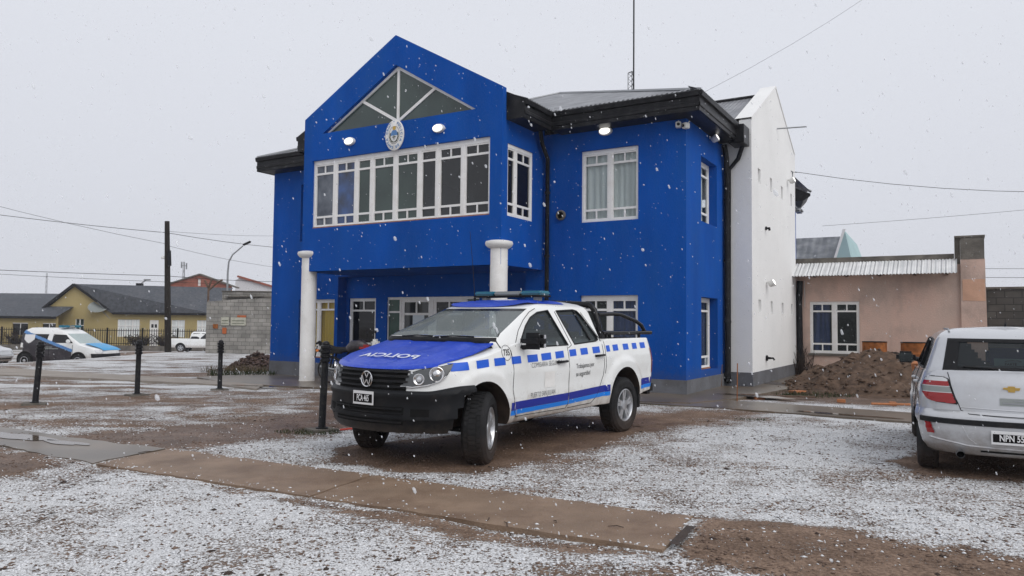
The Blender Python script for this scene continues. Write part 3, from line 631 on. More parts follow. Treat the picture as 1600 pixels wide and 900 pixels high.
# corrugated edge peeking over the gutter
for (p0, p1, nrm) in (((-8.0, RF), (RR, RF), (0, -1)), ((RL, RF), (-14.9, RF), (0, -1)), ((-8.0, D0 + .2), (-8.0, RF), (1, 0)), ((RR, RF), (RR, DW + .3), (1, 0))):
    ce = MB(); p0 = Vector(p0); p1 = Vector(p1); L = (p1 - p0).length; n = int(L / .02); t = (p1 - p0).normalized(); rows_ = [[], []]
    for i in range(n + 1):
        p = p0 + t * (L * i / n); h = .012 * math.sin(2 * PI * (L * i / n) / .11)
        rows_[0].append((p.x - nrm[0] * .25, p.y - nrm[1] * .25, EV1 + .105 + h + .02)); rows_[1].append((p.x + nrm[0] * .05, p.y + nrm[1] * .05, EV1 + .012 + h))
    ce.grid(rows_); ce.build('roof_edge', 'roof_x', ro, smooth=60)
fa = MB()
FZ_OFF = [0]
def fascia(b, p0, p1, inner, z0=EV0, z1=EV1, tk=.04):
    """board, gutter lip and soffit; inner = offset from fascia line back to the wall"""
    p0 = Vector(p0); p1 = Vector(p1); iv = Vector(inner); n = -iv.normalized()
    def q(p, o, z): v = p + n * o; return (v.x, v.y, z)
    prof = [(0, z0), (.0, z1 - .12), (.055, z1 - .11), (.075, z1 - .02), (.06, z1), (-.04, z1), (-.04, z0)]
    for (a, c) in zip(prof[:-1], prof[1:]):
        b.add([q(p0, a[0], a[1]), q(p1, a[0], a[1]), q(p1, c[0], c[1]), q(p0, c[0], c[1])], [(0, 1, 2, 3)])
    b.add([q(p0, .02, z0 + .10), q(p1, .02, z0 + .10), q(p1, .02, z0 + .16), q(p0, .02, z0 + .16), q(p0, 0, z0 + .08), q(p1, 0, z0 + .08), q(p0, 0, z0 + .18), q(p1, 0, z0 + .18)], [(0, 1, 2, 3), (4, 5, 1, 0), (3, 2, 7, 6)])
    FZ_OFF[0] += .004; zs0 = z0 + FZ_OFF[0]; b.add([(p0.x, p0.y, zs0), (p1.x, p1.y, zs0), (p1.x + iv.x, p1.y + iv.y, zs0), (p0.x + iv.x, p0.y + iv.y, zs0)], [(0, 1, 2, 3)])
    for p in (p0, p1): b.add([q(p, o_, z_) for o_, z_ in prof[:-1]], [(0, 1, 2, 3, 4, 5)])
fascia(fa, (-8.0, RF), (RR, RF), (0, .55)); fascia(fa, (RL, RF), (-14.9, RF), (0, .55)); fascia(fa, (RR, RF), (RR, DW - .35), (-.45, 0)); fascia(fa, (RL, RF), (RL, RB), (.25, 0))
fascia(fa, (-8.0, D0 + .18), (-8.0, RF), (-.5, 0)); fascia(fa, (-14.9, D0 + .18), (-14.9, RF), (.5, 0))
# sloping end boards beside the gable parapet
fa.add([(-8.0, D0 + .175, EV0), (F1, D0 + .175, EV0), (F1, D0 + .175, 6.58), (-8.0, D0 + .175, 6.37)], [(0, 1, 2, 3)]); fa.add([(-14.9, D0 + .175, EV0), (F0, D0 + .175, EV0), (F0, D0 + .175, 6.58), (-14.9, D0 + .175, 6.37)], [(0, 1, 2, 3)])
fa.build('fascia', 'fascia_black', st)
# downpipes
for pts, r in (([(-8.32, 15.05, 5.98), (-8.32, 15.15, 5.7), (-8.33, 15.44, 5.4), (-8.33, 15.44, .05)], .05), ([(F2 + .08, 18.25, 5.95), (F2 + .12, 18.3, 5.6), (F2 + .10, 18.4, 5.2), (F2 + .10, 18.4, .15)], .065), ([(-4.5, 18.35, 5.9), (-4.62, 18.4, 5.6), (-4.86, 18.44, 5.35), (-4.88, 18.44, .1)], .055)):
    c = MB(); c.tube(pts, r, n=10)
    for z in (1.6, 3.1, 4.6):
        if pts[-1][2] < z < 5.2: c.lathe([(r + .012, z - .03), (r + .016, z), (r + .012, z + .03)], 12, M=Matrix.Translation((pts[-1][0], pts[-1][1], 0)))
    c.build('downpipe', 'pipe_black', st, smooth=50)
c = MB(); c.rbox(-4.72, -4.36, 17.9, 18.45, 5.88, 6.33, .01); c.build('gutter_box', 'fascia_black', st)
# white annex wing at the right end
an = MB()
slits_u = [(19.19, 19.49), (20.60, 20.86), (22.02, 22.28), (23.40, 23.64)]
holes = [[(a, 5.13), (b_, 5.13), (b_, 5.5), (a, 5.5)] for a, b_ in slits_u] + [[(a, 1.84), (b_, 1.84), (b_, 2.17), (a, 2.17)] for a, b_ in slits_u]
prof = [(DW, .36), (24.15, .36), (24.15, 6.78), (21.38, 8.16), (DW, 6.58)]
an.panel(prof, holes, fnF(FW), .14, thick=.3)
for h in holes: an.add([(FW - .14, a, b_) for a, b_ in h], [(0, 1, 2, 3)], 'pane_clear' if 0 else None)
an.add([(FW - .3, a, b_) for a, b_ in prof], [(4, 3, 2, 1, 0)])
an.add([(FW - .3, DW, .36), (F2 - .1, DW, .36), (F2 - .1, DW, 6.2), (FW - .3, DW, 6.2)], [(0, 1, 2, 3)])
an.add([(FW, 24.15, .36), (-6, 24.15, .36), (-6, 24.15, 6.0), (FW, 24.15, 6.0)], [(0, 1, 2, 3)])
an.build('annex_wall', 'white_wall', st)
pr = MB()        # raised coping along the gable of the annex
for (a, c) in (((DW - .02, 6.58), (21.38, 8.16)), ((21.38, 8.16), (24.17, 6.78))):
    pr.add([(FW + .012, a[0], a[1] - .02), (FW + .012, c[0], c[1] - .02), (FW + .012, c[0], c[1] + .05), (FW + .012, a[0], a[1] + .05), (FW - .40, a[0], a[1] + .05), (FW - .40, c[0], c[1] + .05), (FW - .40, a[0], a[1] - .25), (FW - .40, c[0], c[1] - .25)], [(0, 1, 2, 3), (3, 2, 5, 4), (4, 5, 7, 6)])
pr.build('coping', 'white_wall', st)
pa = MB(); strip(pa, [(F2, DW), (FW + .02, DW)], -.1, .375, .02); strip(pa, [(FW, DW - .02), (FW, 24.15)], -.1, .375, .02); pa.build('plinth', 'plinth_grey', st)
ra = MB()
ra.add([(-4.7, 21.36, 7.96), (-9.5, 21.36, 7.96), (-9.5, 18.1, 6.36), (-4.7, 18.1, 6.36)], [(0, 1, 2, 3)], 'roof_x'); ra.add([(-4.7, 21.36, 7.96), (-9.5, 21.36, 7.96), (-9.5, 24.8, 6.3), (-4.7, 24.8, 6.3)], [(0, 1, 2, 3)], 'roof_x')
r_ = ra.build('roof', 'roof_x', st); r_['label'] = 'lower corrugated roof behind the white gable wall'
rc = MB(); rc.tube([(-4.7, 21.36, 7.985), (-9.4, 21.36, 7.985)], .05, n=6); rc.build('ridge_flashing', 'fascia_black', r_)
ev = MB(); ev.add([(-4.75, 24.2, 5.97), (-3.98, 24.75, 5.68), (-3.98, 24.75, 5.60), (-4.18, 24.7, 5.46), (-4.75, 24.4, 5.42)], [(0, 1, 2, 3, 4)]); ev.add([(-4.75, 24.2, 5.97), (-3.98, 24.75, 5.68), (-4.4, 26.5, 5.68), (-5.1, 26.5, 5.97), (-4.18, 24.7, 5.46), (-4.6, 26.5, 5.46), (-4.75, 24.4, 5.42), (-5.1, 26.5, 5.42)], [(0, 1, 2, 3), (1, 4, 5, 2), (4, 6, 7, 5)])
ev.build('rear_eave', 'fascia_black', st)
dpk = MB(); dpk.tube([(-4.22, 24.22, 2.9), (-4.25, 24.22, 2.2), (-4.22, 24.22, .1)], .09, n=8); dpk.build('downpipe', 'pipe_black', st, smooth=50)

# porch floor and walk round the building
pf = [bw(-18.2, 15.6), bw(-18.0, 13.2), bw(-15.4, 12.2), bw(-8.3, 12.3), bw(-4.4, 13.9), bw(-3.9, 15.3), bw(-3.5, 18.4), bw(-3.5, 24.4), bw(-4.4, 24.4), bw(-4.4, 18.5), bw(-5.05, 18.3), bw(-5.05, 15.6), bw(-9, 15.6), bw(-9, 15.9), bw(-15, 15.9), bw(-15, 15.6)]
slab('pavement', [p[:2] for p in pf], .045, .25, 'concrete_wet', 'wet concrete apron around the station')

# fittings on the walls, each its own thing
def on_wall(name, label, cat, F_, D_, z, face, grp=None):
    o = thing(name, label, cat, bw(F_, D_, z), BROT + (0 if face == 'D' else PI / 2), grp); return o   # local -y points out of the wall
def oval_lamp(F_, D_, z, face, label):
    t = on_wall('wall_lamp', label, 'lamp', F_, D_, z, face, 'bulkhead lamps on the station walls')
    b = MB(); rows_ = []
    b.lathe([(0, -.02), (.16, -.02), (.165, .03), (.15, .055), (0, .055)], 24, M=Matrix.Rotation(PI / 2, 4, 'X') @ Matrix.Diagonal((1, .62, 1, 1))); b.build('housing', 'lamp_white', t, smooth=40)
    b = MB(); b.lathe([(.13, .056), (.12, .085), (.085, .108), (.04, .118), (0, .12)], 24, M=Matrix.Rotation(PI / 2, 4, 'X') @ Matrix.Diagonal((1, .58, 1, 1))); b.build('diffuser', 'lamp_lit', t, smooth=60)
    return t
oval_lamp(-12.86, D0 - .02, 5.95, 'D', 'oval bulkhead lamp above the left end of the band window')
oval_lamp(-10.14, D0 - .02, 5.93, 'D', 'oval bulkhead lamp right of the oval crest')
oval_lamp(-6.87, Dm - .02, 5.90, 'D', 'oval bulkhead lamp above the grey curtained upper window')
def spot_lamp(F_, D_, z, label, face='F'):
    t = on_wall('wall_spotlight', label, 'lamp', F_, D_, z, face, 'small round spotlights on the side walls')
    b = MB(); b.tube([(0, 0, .02), (0, -.1, .04)], .02); b.build('bracket', 'lamp_white', t)
    b = MB(); M = Matrix.Translation((0, -.13, 0)) @ Matrix.Rotation(math.radians(62), 4, 'X'); b.lathe([(.05, -.09), (.075, -.07), (.095, .03), (.1, .06), (.09, .062)], 18, M=M); b.build('housing', 'lamp_white', t, smooth=40)
    b = MB(); b.lathe([(.088, .05), (.06, .075), (0, .085)], 18, M=M); b.build('bulb', 'lamp_lit', t, smooth=60)
spot_lamp(F2 + .01, 17.25, 5.88, 'lit round spotlight under the eave beside the narrow upper side window')
spot_lamp(FW + .01, 22.95, 5.80, 'lit round spotlight high on the far end of the white wall')
spot_lamp(FW + .01, 20.1, 2.62, 'round spotlight above the lower row of slits on the white wall')
t = on_wall('wall_tap', 'small dark tap fitting low on the white wall', 'tap', FW + .01, 20.0, .68, 'F')
b = MB(); b.lathe([(.075, 0), (.075, .03), (.03, .05), (.03, .1)], 12, M=Matrix.Rotation(PI / 2, 4, 'X')); b.build('flange', 'iron_black', t); b = MB(); b.tube([(0, -.05, 0), (0, -.17, 0), (0, -.2, -.05)], .025); b.build('spout', 'iron_black', t)
t = on_wall('wall_valve', 'small dark fitting halfway up the white wall', 'fitting', FW + .01, 20.0, 4.05, 'F')
b = MB(); b.lathe([(.05, 0), (.05, .03), (.025, .04), (.025, .1)], 12, M=Matrix.Rotation(PI / 2, 4, 'X')); b.build('flange', 'iron_black', t); b = MB(); b.tube([(0, -.08, .02), (0, -.1, -.06)], .03); b.build('cap', 'iron_black', t)
t = on_wall('wall_pole', 'thin steel rod sticking out from the top of the white wall', 'pole', FW, 21.5, 7.03, 'F'); b = MB(); b.tube([(0, .05, 0), (.25, -.75, .02)], .02); b.build('rod', 'steel_grey', t)
t = on_wall('rear_lamp', 'grey flood lamp on the far edge of the white wall below the dark eave', 'lamp', FW - .1, 24.3, 5.2, 'F')
b = MB(); b.rbox(.1, .45, -.25, -.02, -.10, .02, .04, M=Matrix.Rotation(.12, 4, 'Y')); b.build('housing', 'steel_grey', t); b = MB(); b.tube([(0, 0, .12), (.12, -.1, 0)], .02); b.build('arm', 'steel_grey', t)
# two small cameras below the eave at the corner
for (F_, z, lab, rz_) in ((-5.16, 5.80, 'square white security camera below the eave, left of the pair', .3), (-4.93, 5.76, 'white security camera at the corner, right of the pair', -.5)):
    t = on_wall('security_camera', lab, 'camera', F_, Dm - .02, z, 'D', 'security cameras below the eave'); t.rotation_euler.z += rz_
    b = MB(); b.rbox(-.06, .06, -.16, -.02, -.055, .065, .015); b.build('housing', 'lamp_white', t); b = MB(); b.lathe([(.03, 0), (.034, .02), (.02, .024), (0, .024)], 12, M=Matrix.Translation((0, -.16, 0)) @ Matrix.Rotation(PI / 2, 4, 'X')); b.build('lens', 'gloss_black', t)
    b = MB(); b.tube([(0, -.05, .06), (0, .02, .12)], .012); b.build('bracket', 'lamp_white', t)
t = on_wall('wall_vent', 'round grey vent on the blue wall beside the downpipe', 'vent', -8.0, Dm, 4.05, 'D')
b = MB(); b.lathe([(.12, 0), (.12, .05), (.1, .07), (.085, .07), (.085, .02)], 20, M=Matrix.Rotation(PI / 2, 4, 'X')); b.build('ring', 'cement_dark', t, smooth=30); b = MB(); b.lathe([(.085, .03), (0, .03)], 20, M=Matrix.Rotation(PI / 2, 4, 'X')); b.build('grille', 'void', t)
# oval crest: white ring with lettering, blue and white shield, sun and laurel
t = on_wall('crest_sign', 'oval crest with blue and white shield over the band window', 'crest', -11.44, D0 - .005, 5.935, 'D')
b = MB(); b.lathe([(0, 0), (.30, 0), (.305, .02), (.29, .035), (0, .035)], 36, M=Matrix.Rotation(PI / 2, 4, 'X') @ Matrix.Diagonal((.93, 1.22, 1, 1))); b.build('plaque', 'column_white', t, smooth=40)
def ov(rx, rz_, y, mm, a0=0, a1=2 * PI, cz=0):
    b = MB(); n = 28; b.add([(rx * math.cos(a0 + (a1 - a0) * i / n), y, cz + rz_ * math.sin(a0 + (a1 - a0) * i / n)) for i in range(n + 1)], [tuple(range(n + 1))], mm); return b
b = MB(); 
for i in range(40):
    a0 = 2 * PI * i / 40; a1 = 2 * PI * (i + 1) / 40
    for (r0, r1) in ((.168, .175),): b.add([(r0 * .93 * math.cos(a0), -.038, 1.22 * r0 * math.sin(a0)), (r1 * .93 * math.cos(a0), -.038, 1.22 * r1 * math.sin(a0)), (r1 * .93 * math.cos(a1), -.038, 1.22 * r1 * math.sin(a1)), (r0 * .93 * math.cos(a1), -.038, 1.22 * r0 * math.sin(a1))], [(0, 1, 2, 3)])
b.build('ring', 'decal_text', t)
ov(.105, .14, -.038, 'stripe_blue', 0, PI, -.01).build('shield_top', 'stripe_blue', t); ov(.105, .14, -.038, 'decal_white', PI, 2 * PI, -.012).build('shield_base', 'decal_white', t)
ov(.05, .05, -.040, 'gold', 0, 2 * PI, .165).build('sun', 'gold', t)
b = MB(); 
for s in (-1, 1): b.tube([(s * .115, -.04, .06), (s * .125, -.04, -.05), (s * .08, -.04, -.14), (s * .015, -.04, -.17)], .011)
b.tube([(0, -.042, .0), (0, -.042, -.11)], .008); b.tube([(-.05, -.042, -.045), (.05, -.042, -.045)], .009); b.build('laurel', 'weed_green', t)
txt = 'POLICIA DE SANTA CRUZ * '; n = len(txt)
for i, ch in enumerate(txt):
    if ch == ' ': continue
    a = PI / 2 - 2 * PI * (i + .5) / n - .35; rx, rz_ = .222, .30
    ta = a - PI / 2
    text_mesh(ch, .085, lambda x, y, a=a, ta=ta: (rx * math.cos(a) + x * math.cos(ta) - y * math.sin(ta), -.039, rz_ * math.sin(a) + x * math.sin(ta) + y * math.cos(ta)), 'stripe_blue', 'letter', t, bold=.003)
# radio mast on the roof
t = thing('radio_mast', 'thin radio mast with short lattice foot behind the station roof', 'mast', bw(-10.07, 25.2, 8.4), BROT)
b = MB(); b.tube([(0, 0, 0), (0, 0, 5.0)], .028, n=6); b.tube([(0, 0, 4.6), (-.06, 0, 9)], .012, n=5); b.build('pole', 'iron_black', t)
b = MB(); tl = [(-.22, 0), (-.02, .05), (-.02, -.12)]
for x, y in tl: b.tube([(x, y, 0), (x, y, 2.3)], .012, n=5)
for k in range(12):
    for i in range(3): a, c = tl[i], tl[(i + 1) % 3]; b.tube([(*a, k * .19), (*c, (k + 1) * .19)], .007, n=4)
for i in range(3): b.tube([(*tl[i], 2.3), (*tl[(i + 1) % 3], 2.3)], .012, n=4)
b.build('lattice', 'iron_black', t)
# bracket for the overhead service wires
t = on_wall('wire_bracket', 'small steel service wire bracket at the top of the white wall', 'bracket', FW, 23.7, 6.2, 'F'); b = MB(); b.tube([(0, 0, -.25), (0, -.02, 0), (.1, -.12, 0)], .015); b.tube([(-.2, 0, 0), (0, -.02, 0)], .015); b.build('arm', 'steel_grey', t)
# ------------------------------------------------------------------ vehicle bodies
def lin(tab):
    xs = [a for a, _ in tab]; ys = [b for _, b in tab]
    return lambda x: float(np.interp(x, xs, ys))
class Shell:
    """lofted body: plan outline is a rounded superellipse box whose half width and ends change with height"""
    def __init__(s, W, xf, xr, Lf, Lr, nf, nr, flare=None):
        s.W, s.xf, s.xr, s.Lf, s.Lr, s.nf, s.nr = W, xf, xr, Lf, Lr, nf, nr; s.fl = flare or (lambda x, z: 0)
    def front(s, phi, z, off=0):       # phi in degrees from the middle of the nose to the side
        sg = 1 if phi >= 0 else -1; a = math.radians(min(90, abs(phi))); n = s.nf
        c, d = max(0, math.cos(a)) ** (2 / n), max(0, math.sin(a)) ** (2 / n); x0 = s.xf(z) - s.Lf
        x, y = x0 + s.Lf * c, s.W(z) * d; y += s.fl(x, z) * (d > .8)
        nx, ny = c ** (n - 1) / s.Lf, d ** (n - 1) / s.W(z); L = math.hypot(nx, ny); return (x + off * nx / L, sg * (y + off * ny / L), z)
    def rear(s, phi, z, off=0):
        sg = 1 if phi >= 0 else -1; a = math.radians(min(90, abs(phi))); n = s.nr
        c, d = max(0, math.cos(a)) ** (2 / n), max(0, math.sin(a)) ** (2 / n); x0 = s.xr(z) + s.Lr
        nx, ny = c ** (n - 1) / s.Lr, d ** (n - 1) / s.W(z); L = math.hypot(nx, ny)
        return (x0 - s.Lr * c - off * nx / L, sg * (s.W(z) * d + off * ny / L), z)
    def side(s, x, z, off=0, sg=1):
        if x > s.xf(z) - s.Lf:
            u = min(1, (x - s.xf(z) + s.Lf) / s.Lf); y = s.W(z) * (1 - u ** s.nf) ** (1 / s.nf)
        elif x < s.xr(z) + s.Lr:
            u = min(1, (s.xr(z) + s.Lr - x) / s.Lr); y = s.W(z) * (1 - u ** s.nr) ** (1 / s.nr)
        else: y = s.W(z)
        return (x, sg * (y + s.fl(x, z) + off), z)
    def loft(s, zb, zt, nrow, top, dx=.05, na=12, xref=None):
        """zb(x), zt(x): lower edge and shoulder; top(x) -> [(width factor, dz), ...] ending at (0, dz)"""
        fz, rz_ = (xref or (s.xf(.6), s.xr(.6)))
        cols = []
        for i in range(na + 1): cols.append(('r', 90 * i / na))
        xa, xb = rz_ + s.Lr, fz - s.Lf; n = max(2, int((xb - xa) / dx))
        for i in range(1, n): cols.append(('s', i / n))
        for i in range(na, -1, -1): cols.append(('f', 90 * i / na))
        def pt(c, z):
            if c[0] == 'r': return s.rear(c[1], z)
            if c[0] == 'f': return s.front(c[1], z)
            x = (s.xr(z) + s.Lr) * (1 - c[1]) + (s.xf(z) - s.Lf) * c[1]; return s.side(x, z)
        def xb_(c):
            return {'r': lambda: rz_ + s.Lr * (1 - math.cos(math.radians(c[1])) ** (2 / s.nr)), 'f': lambda: fz - s.Lf + s.Lf * math.cos(math.radians(c[1])) ** (2 / s.nf), 's': lambda: xa + (xb - xa) * c[1]}[c[0]]()
        half = []
        for c in cols:
            x0 = xb_(c); z0, z1 = zb(x0), zt(x0); col = []
            p = pt(c, z0); col += [(p[0], 0, z0), (p[0], p[1] * .6, z0), (p[0], p[1] * .985, z0)]
            for k in range(nrow + 1):
                t = k / nrow; z = z0 + .012 + (z1 - z0 - .012) * t; col.append(pt(c, z))
            p = col[-1]
            for (fy, dz) in top(x0): col.append((p[0], p[1] * fy, p[2] + dz))
            half.append(col)
        b = MB(); b.grid(half); b.grid([[(x, -y, z) for x, y, z in col] for col in reversed(half)])
        return b
def finish(b, name, m, parent, smooth=35, weld=.0008):
    o = b.build(name, m, parent, fix=False); bm = bmesh.new(); bm.from_mesh(o.data); bmesh.ops.remove_doubles(bm, verts=bm.verts, dist=weld); bmesh.ops.dissolve_degenerate(bm, dist=.0003, edges=bm.edges)
    bmesh.ops.recalc_face_normals(bm, faces=bm.faces); bm.to_mesh(o.data); bm.free()
    if smooth: o.data.polygons.foreach_set('use_smooth', [True] * len(o.data.polygons)); o.data.set_sharp_from_angle(angle=math.radians(smooth))
    return o
def cutter(b, mname=None):
    o = b.build('cutter', mname or 'void'); return o
def resmooth(o, ang=35):
    o.data.polygons.foreach_set('use_smooth', [True] * len(o.data.polygons)); o.data.set_sharp_from_angle(angle=math.radians(ang))
def arch_cut(o, wells):       # (x, z, radius, y inner, y outer)
    cs = []
    for (x, z, r, y0, y1) in wells:
        for sg in (-1, 1):
            b = MB(); b.lathe([(r, y0), (r, y1)], 40, axis='y', M=Matrix.Translation((x, 0, z)) @ Matrix.Diagonal((1, sg, 1, 1))); b.box(x - r * .93, x + r * .93, min(y0 * sg, y1 * sg), max(y0 * sg, y1 * sg), -.2, z - .05) if 0 else None
            c = cutter(b); cs.append(c)
    wl = o.matrix_world.copy(); boolean(o, cs)
    return o
def black_inside(o, test, dark='mud_liner'):
    me = o.data
    if MATS[dark].name not in [m.name for m in me.materials]: me.materials.append(MATS[dark])
    k = [m.name for m in me.materials].index(MATS[dark].name)
    for p in me.polygons:
        if test(p.center, p.normal): p.material_index = k
def strip_on(b, f, us, v0, v1, m=None, nv=1):
    """ribbon: f(u,v) over us and from v0 to v1"""
    rows = []
    for j in range(nv + 1):
        rows.append([f(u, (v0(u) if callable(v0) else v0) * (1 - j / nv) + (v1(u) if callable(v1) else v1) * j / nv) for u in us])
    b.grid(rows, m); return b
def fs(a, b_, n): return [a + (b_ - a) * i / n for i in range(n + 1)]

def make_wheel(parent, x, y, z, R, w, rim, side, steer=0, spokes=5, double=True, simple=False):
    M = Matrix.Translation((x, y, z)) @ Matrix.Rotation(math.radians(steer), 4, 'Z') @ Matrix.Diagonal((1, side, 1, 1))
    t = MB(); h = w / 2
    t.lathe([(rim + .005, -h + .02), (rim + .03, -h), (R - .05, -h), (R - .012, -h + .025), (R, -h + .05), (R, h - .05), (R - .012, h - .025), (R - .05, h), (rim + .03, h), (rim + .005, h - .02), (rim, 0)], 48, axis='y', M=M, caps=False)
    wo = t.build('wheel', 'rubber', parent, smooth=30)
    if not simple:
        tr = MB()
        for i in range(44):
            a = 2 * PI * i / 44
            for j, (ya, yb) in enumerate(((-h + .045, -h * .38), (-h * .3, h * .3), (h * .38, h - .045))):
                off = .5 * (2 * PI / 44) * (j == 1); a0, a1 = a + off, a + off + .1
                tr.add([(r_ * math.sin(q), yy, r_ * math.cos(q)) for r_ in (R - .004, R + .008) for q in (a0, a1) for yy in (ya, yb)], [(4, 5, 7, 6), (0, 1, 5, 4), (2, 6, 7, 3), (0, 4, 6, 2), (1, 3, 7, 5)], None, M)
        tr.build('tread', 'rubber', wo)
    r = MB(); yo = h - .025
    r.lathe([(rim, h - .015), (rim - .012, h - .012), (rim - .025, h - .03), (rim - .03, -.02), (rim - .04, -h + .03)], 40, 'alloy', axis='y', M=M, caps=False)
    r.lathe([(rim - .03, -.03), (0, -.03)], 40, 'alloy_dark', axis='y', M=M)
    for i in range(spokes):
        for d in ((-.16, .16) if double else (0,)):
            a = 2 * PI * i / spokes + d + .3; wi, wo_ = .028, .022 if double else .04
            c, s_ = math.cos(a), math.sin(a); px, pz = -s_, c
            vs = []
            for (rr, ww, yy) in ((.035, wi * .7, yo - .012), (rim - .022, wo_, yo - .004)):
                vs += [(c * rr + px * ww, yy, s_ * rr + pz * ww), (c * rr - px * ww, yy, s_ * rr - pz * ww), (c * rr + px * ww, yy - .045, s_ * rr + pz * ww), (c * rr - px * ww, yy - .045, s_ * rr - pz * ww)]
            r.add(vs, [(0, 1, 5, 4), (2, 6, 7, 3), (0, 4, 6, 2), (1, 3, 7, 5)], 'alloy', M)
    r.lathe([(.075, yo - .04), (.07, yo - .004), (.03, yo + .004), (0, yo + .004)], 20, 'alloy', axis='y', M=M)
    r.build('rim', 'alloy', wo, smooth=35)
    return wo

def number_plate(parent, f, w, h, txt, black=True):
    """f(u,v,off) maps plate plane"""
    b = MB(); b.add([f(-w / 2, -h / 2, 0), (f(w / 2, -h / 2, 0)), f(w / 2, h / 2, 0), f(-w / 2, h / 2, 0), f(-w / 2, -h / 2, .008), f(w / 2, -h / 2, .008), f(w / 2, h / 2, .008), f(-w / 2, h / 2, .008)], [(4, 5, 6, 7), (0, 1, 5, 4), (1, 2, 6, 5), (2, 3, 7, 6), (3, 0, 4, 7)], 'decal_white')
    m_ = .012; b.add([f(-w / 2 + m_, -h / 2 + .022, .010), f(w / 2 - m_, -h / 2 + .022, .010), f(w / 2 - m_, h / 2 - .03, .010), f(-w / 2 + m_, h / 2 - .03, .010)], [(0, 1, 2, 3)], 'gloss_black')
    p = b.build('number_plate', 'decal_white', parent)
    text_mesh(txt, h * .66, lambda x, y: f(x, y - .004, .0125), 'decal_white', 'lettering', p, xs=w / (h * .66) / len(txt) * 1.18, bold=.002)
    return p

# ------------------------------------------------------------------ police pickup
TR = (-.978, 8.66); TYAW = -2.2055
tk = thing('police_pickup', 'white double cab police pickup with blue hood, blue check stripes and roof light bar', 'pickup truck', (TR[0], TR[1], 0), TYAW)
FX, FZ, FR = .11, .42, .462; RX, RZ, RR_ = -3.08, .47, .44
def tflare(x, z):
    o = 0
    for (cx, cz, r) in ((FX, FZ, FR), (RX, RZ, RR_)):
        d = math.hypot(x - cx, z - cz)
        if z > cz - .12: o = max(o, .030 * float(sstep(r + .16, r + .10, d)) * (1 if d > r - .05 else 1))
    # soft crease below the belt line
    o -= .010 * math.exp(-((z - .78) / .12) ** 2)
    return o
TW = lin([(.30, .84), (.36, .86), (.43, .905), (.55, .93), (.75, .945), (.95, .948), (1.06, .938), (1.15, .922), (1.23, .903), (1.31, .880)])
Txf = lin([(.30, .84), (.36, .90), (.45, .93), (.62, .935), (.80, .925), (.95, .905), (1.02, .885), (1.08, .84), (1.2, .70), (1.35, .5)])
Txr = lin([(.30, -3.9), (.5, -4.03), (1.0, -4.06), (1.3, -4.02)])
ts = Shell(TW, Txf, Txr, .60, .17, 2.1, 3.2, tflare)
tzb = lin([(-4.2, .56), (-3.6, .50), (-3.2, .44), (-2.5, .42), (-.4, .375), (.4, .36), (.95, .38)])
tzs = lin([(-4.1, 1.285), (-3.9, 1.30), (-2.56, 1.295), (-2.5, 1.27), (-1.6, 1.23), (-.75, 1.20), (-.45, 1.28), (-.25, 1.27), (-.1, 1.225), (.2, 1.145), (.5, 1.085), (.75, 1.035), (.93, 1.00)])
def ttop(x):
    hood = [(.985, .010), (.95, .022), (.90, .030), (.80, .042), (.6, .058), (.3, .070), (0, .074)]
    bed = [(.99, .010), (.96, .012), (.935, .010), (.925, -.03), (.92, -.44), (.5, -.44), (0, -.44)]
    if x < -2.55 and x > -3.99: return bed
    if x <= -3.99: return [(.99, .008), (.97, .01), (.95, .01), (.9, .01), (.8, .01), (.4, .01), (0, .01)]
    k = float(np.clip((.95 - x) / .5, .25, 1)); return [(fy, dz * k) for fy, dz in hood]
body = finish(ts.loft(tzb, tzs, 26, ttop, .045, 14), 'body', 'truck_white', tk)
boolean(body, [cutter(MB().lathe([(r, y0), (r, y1)], 44, axis='y', M=Matrix.Translation((x, 0, z)) @ Matrix.Diagonal((1, sg, 1, 1))), 'mud_liner') for (x, z, r, y0, y1) in ((FX, FZ, FR, .55, 1.2), (RX, RZ, RR_, .55, 1.2)) for sg in (-1, 1)])
def inarch(c, n):
    return c.z < tzb(c.x) + .005 or (-4.0 < c.x < -2.5 and c.z < 1.2 and abs(c.y) < .87)
black_inside(body, inarch); resmooth(body, 30)
# cabin with real window openings
cW = lambda z: .895 if z < 1.2 else .902 - .4723 * (z - 1.22) if z < 1.69 else float(np.interp(z, [1.69, 1.74, 1.775, 1.80], [.680, .640, .565, .45]))
cxf = lin([(1.10, -.12), (1.30, -.02), (1.37, -.08), (1.69, -.90), (1.74, -1.06), (1.775, -1.26), (1.80, -1.45)])
cxr = lin([(1.10, -2.56), (1.27, -2.56), (1.69, -2.54), (1.74, -2.50), (1.775, -2.40), (1.80, -2.25)])
cs = Shell(cW, cxf, cxr, .34, .10, 3.0, 4.0)
cab_b = cs.loft(lambda x: 1.10, lambda x: 1.80, 20, lambda x: [(.6, .012), (.3, .018), (0, .02)], .06, 10, xref=(-.3, -2.5))
cab = finish(cab_b, 'cabin', 'truck_white', tk)
ci = Shell(lambda z: cW(z) - .045, lambda z: cxf(z) - .07, lambda z: cxr(z) + .05, .34, .10, 3.0, 4.0)
inner = finish(ci.loft(lambda x: 1.12, lambda x: 1.765, 12, lambda x: [(.5, .004), (0, .006)], .2, 8, xref=(-.3, -2.5)), 'cutter', 'seat_grey', None)
WF = [(-.60, 1.222), (-.70, 1.335), (-.86, 1.47), (-1.03, 1.575), (-1.22, 1.64), (-1.47, 1.672), (-1.64, 1.240)]
WR_ = [(-1.665, 1.668), (-2.08, 1.690), (-2.17, 1.675), (-2.24, 1.62), (-2.44, 1.33), (-2.43, 1.295), (-2.36, 1.278), (-1.80, 1.245)]
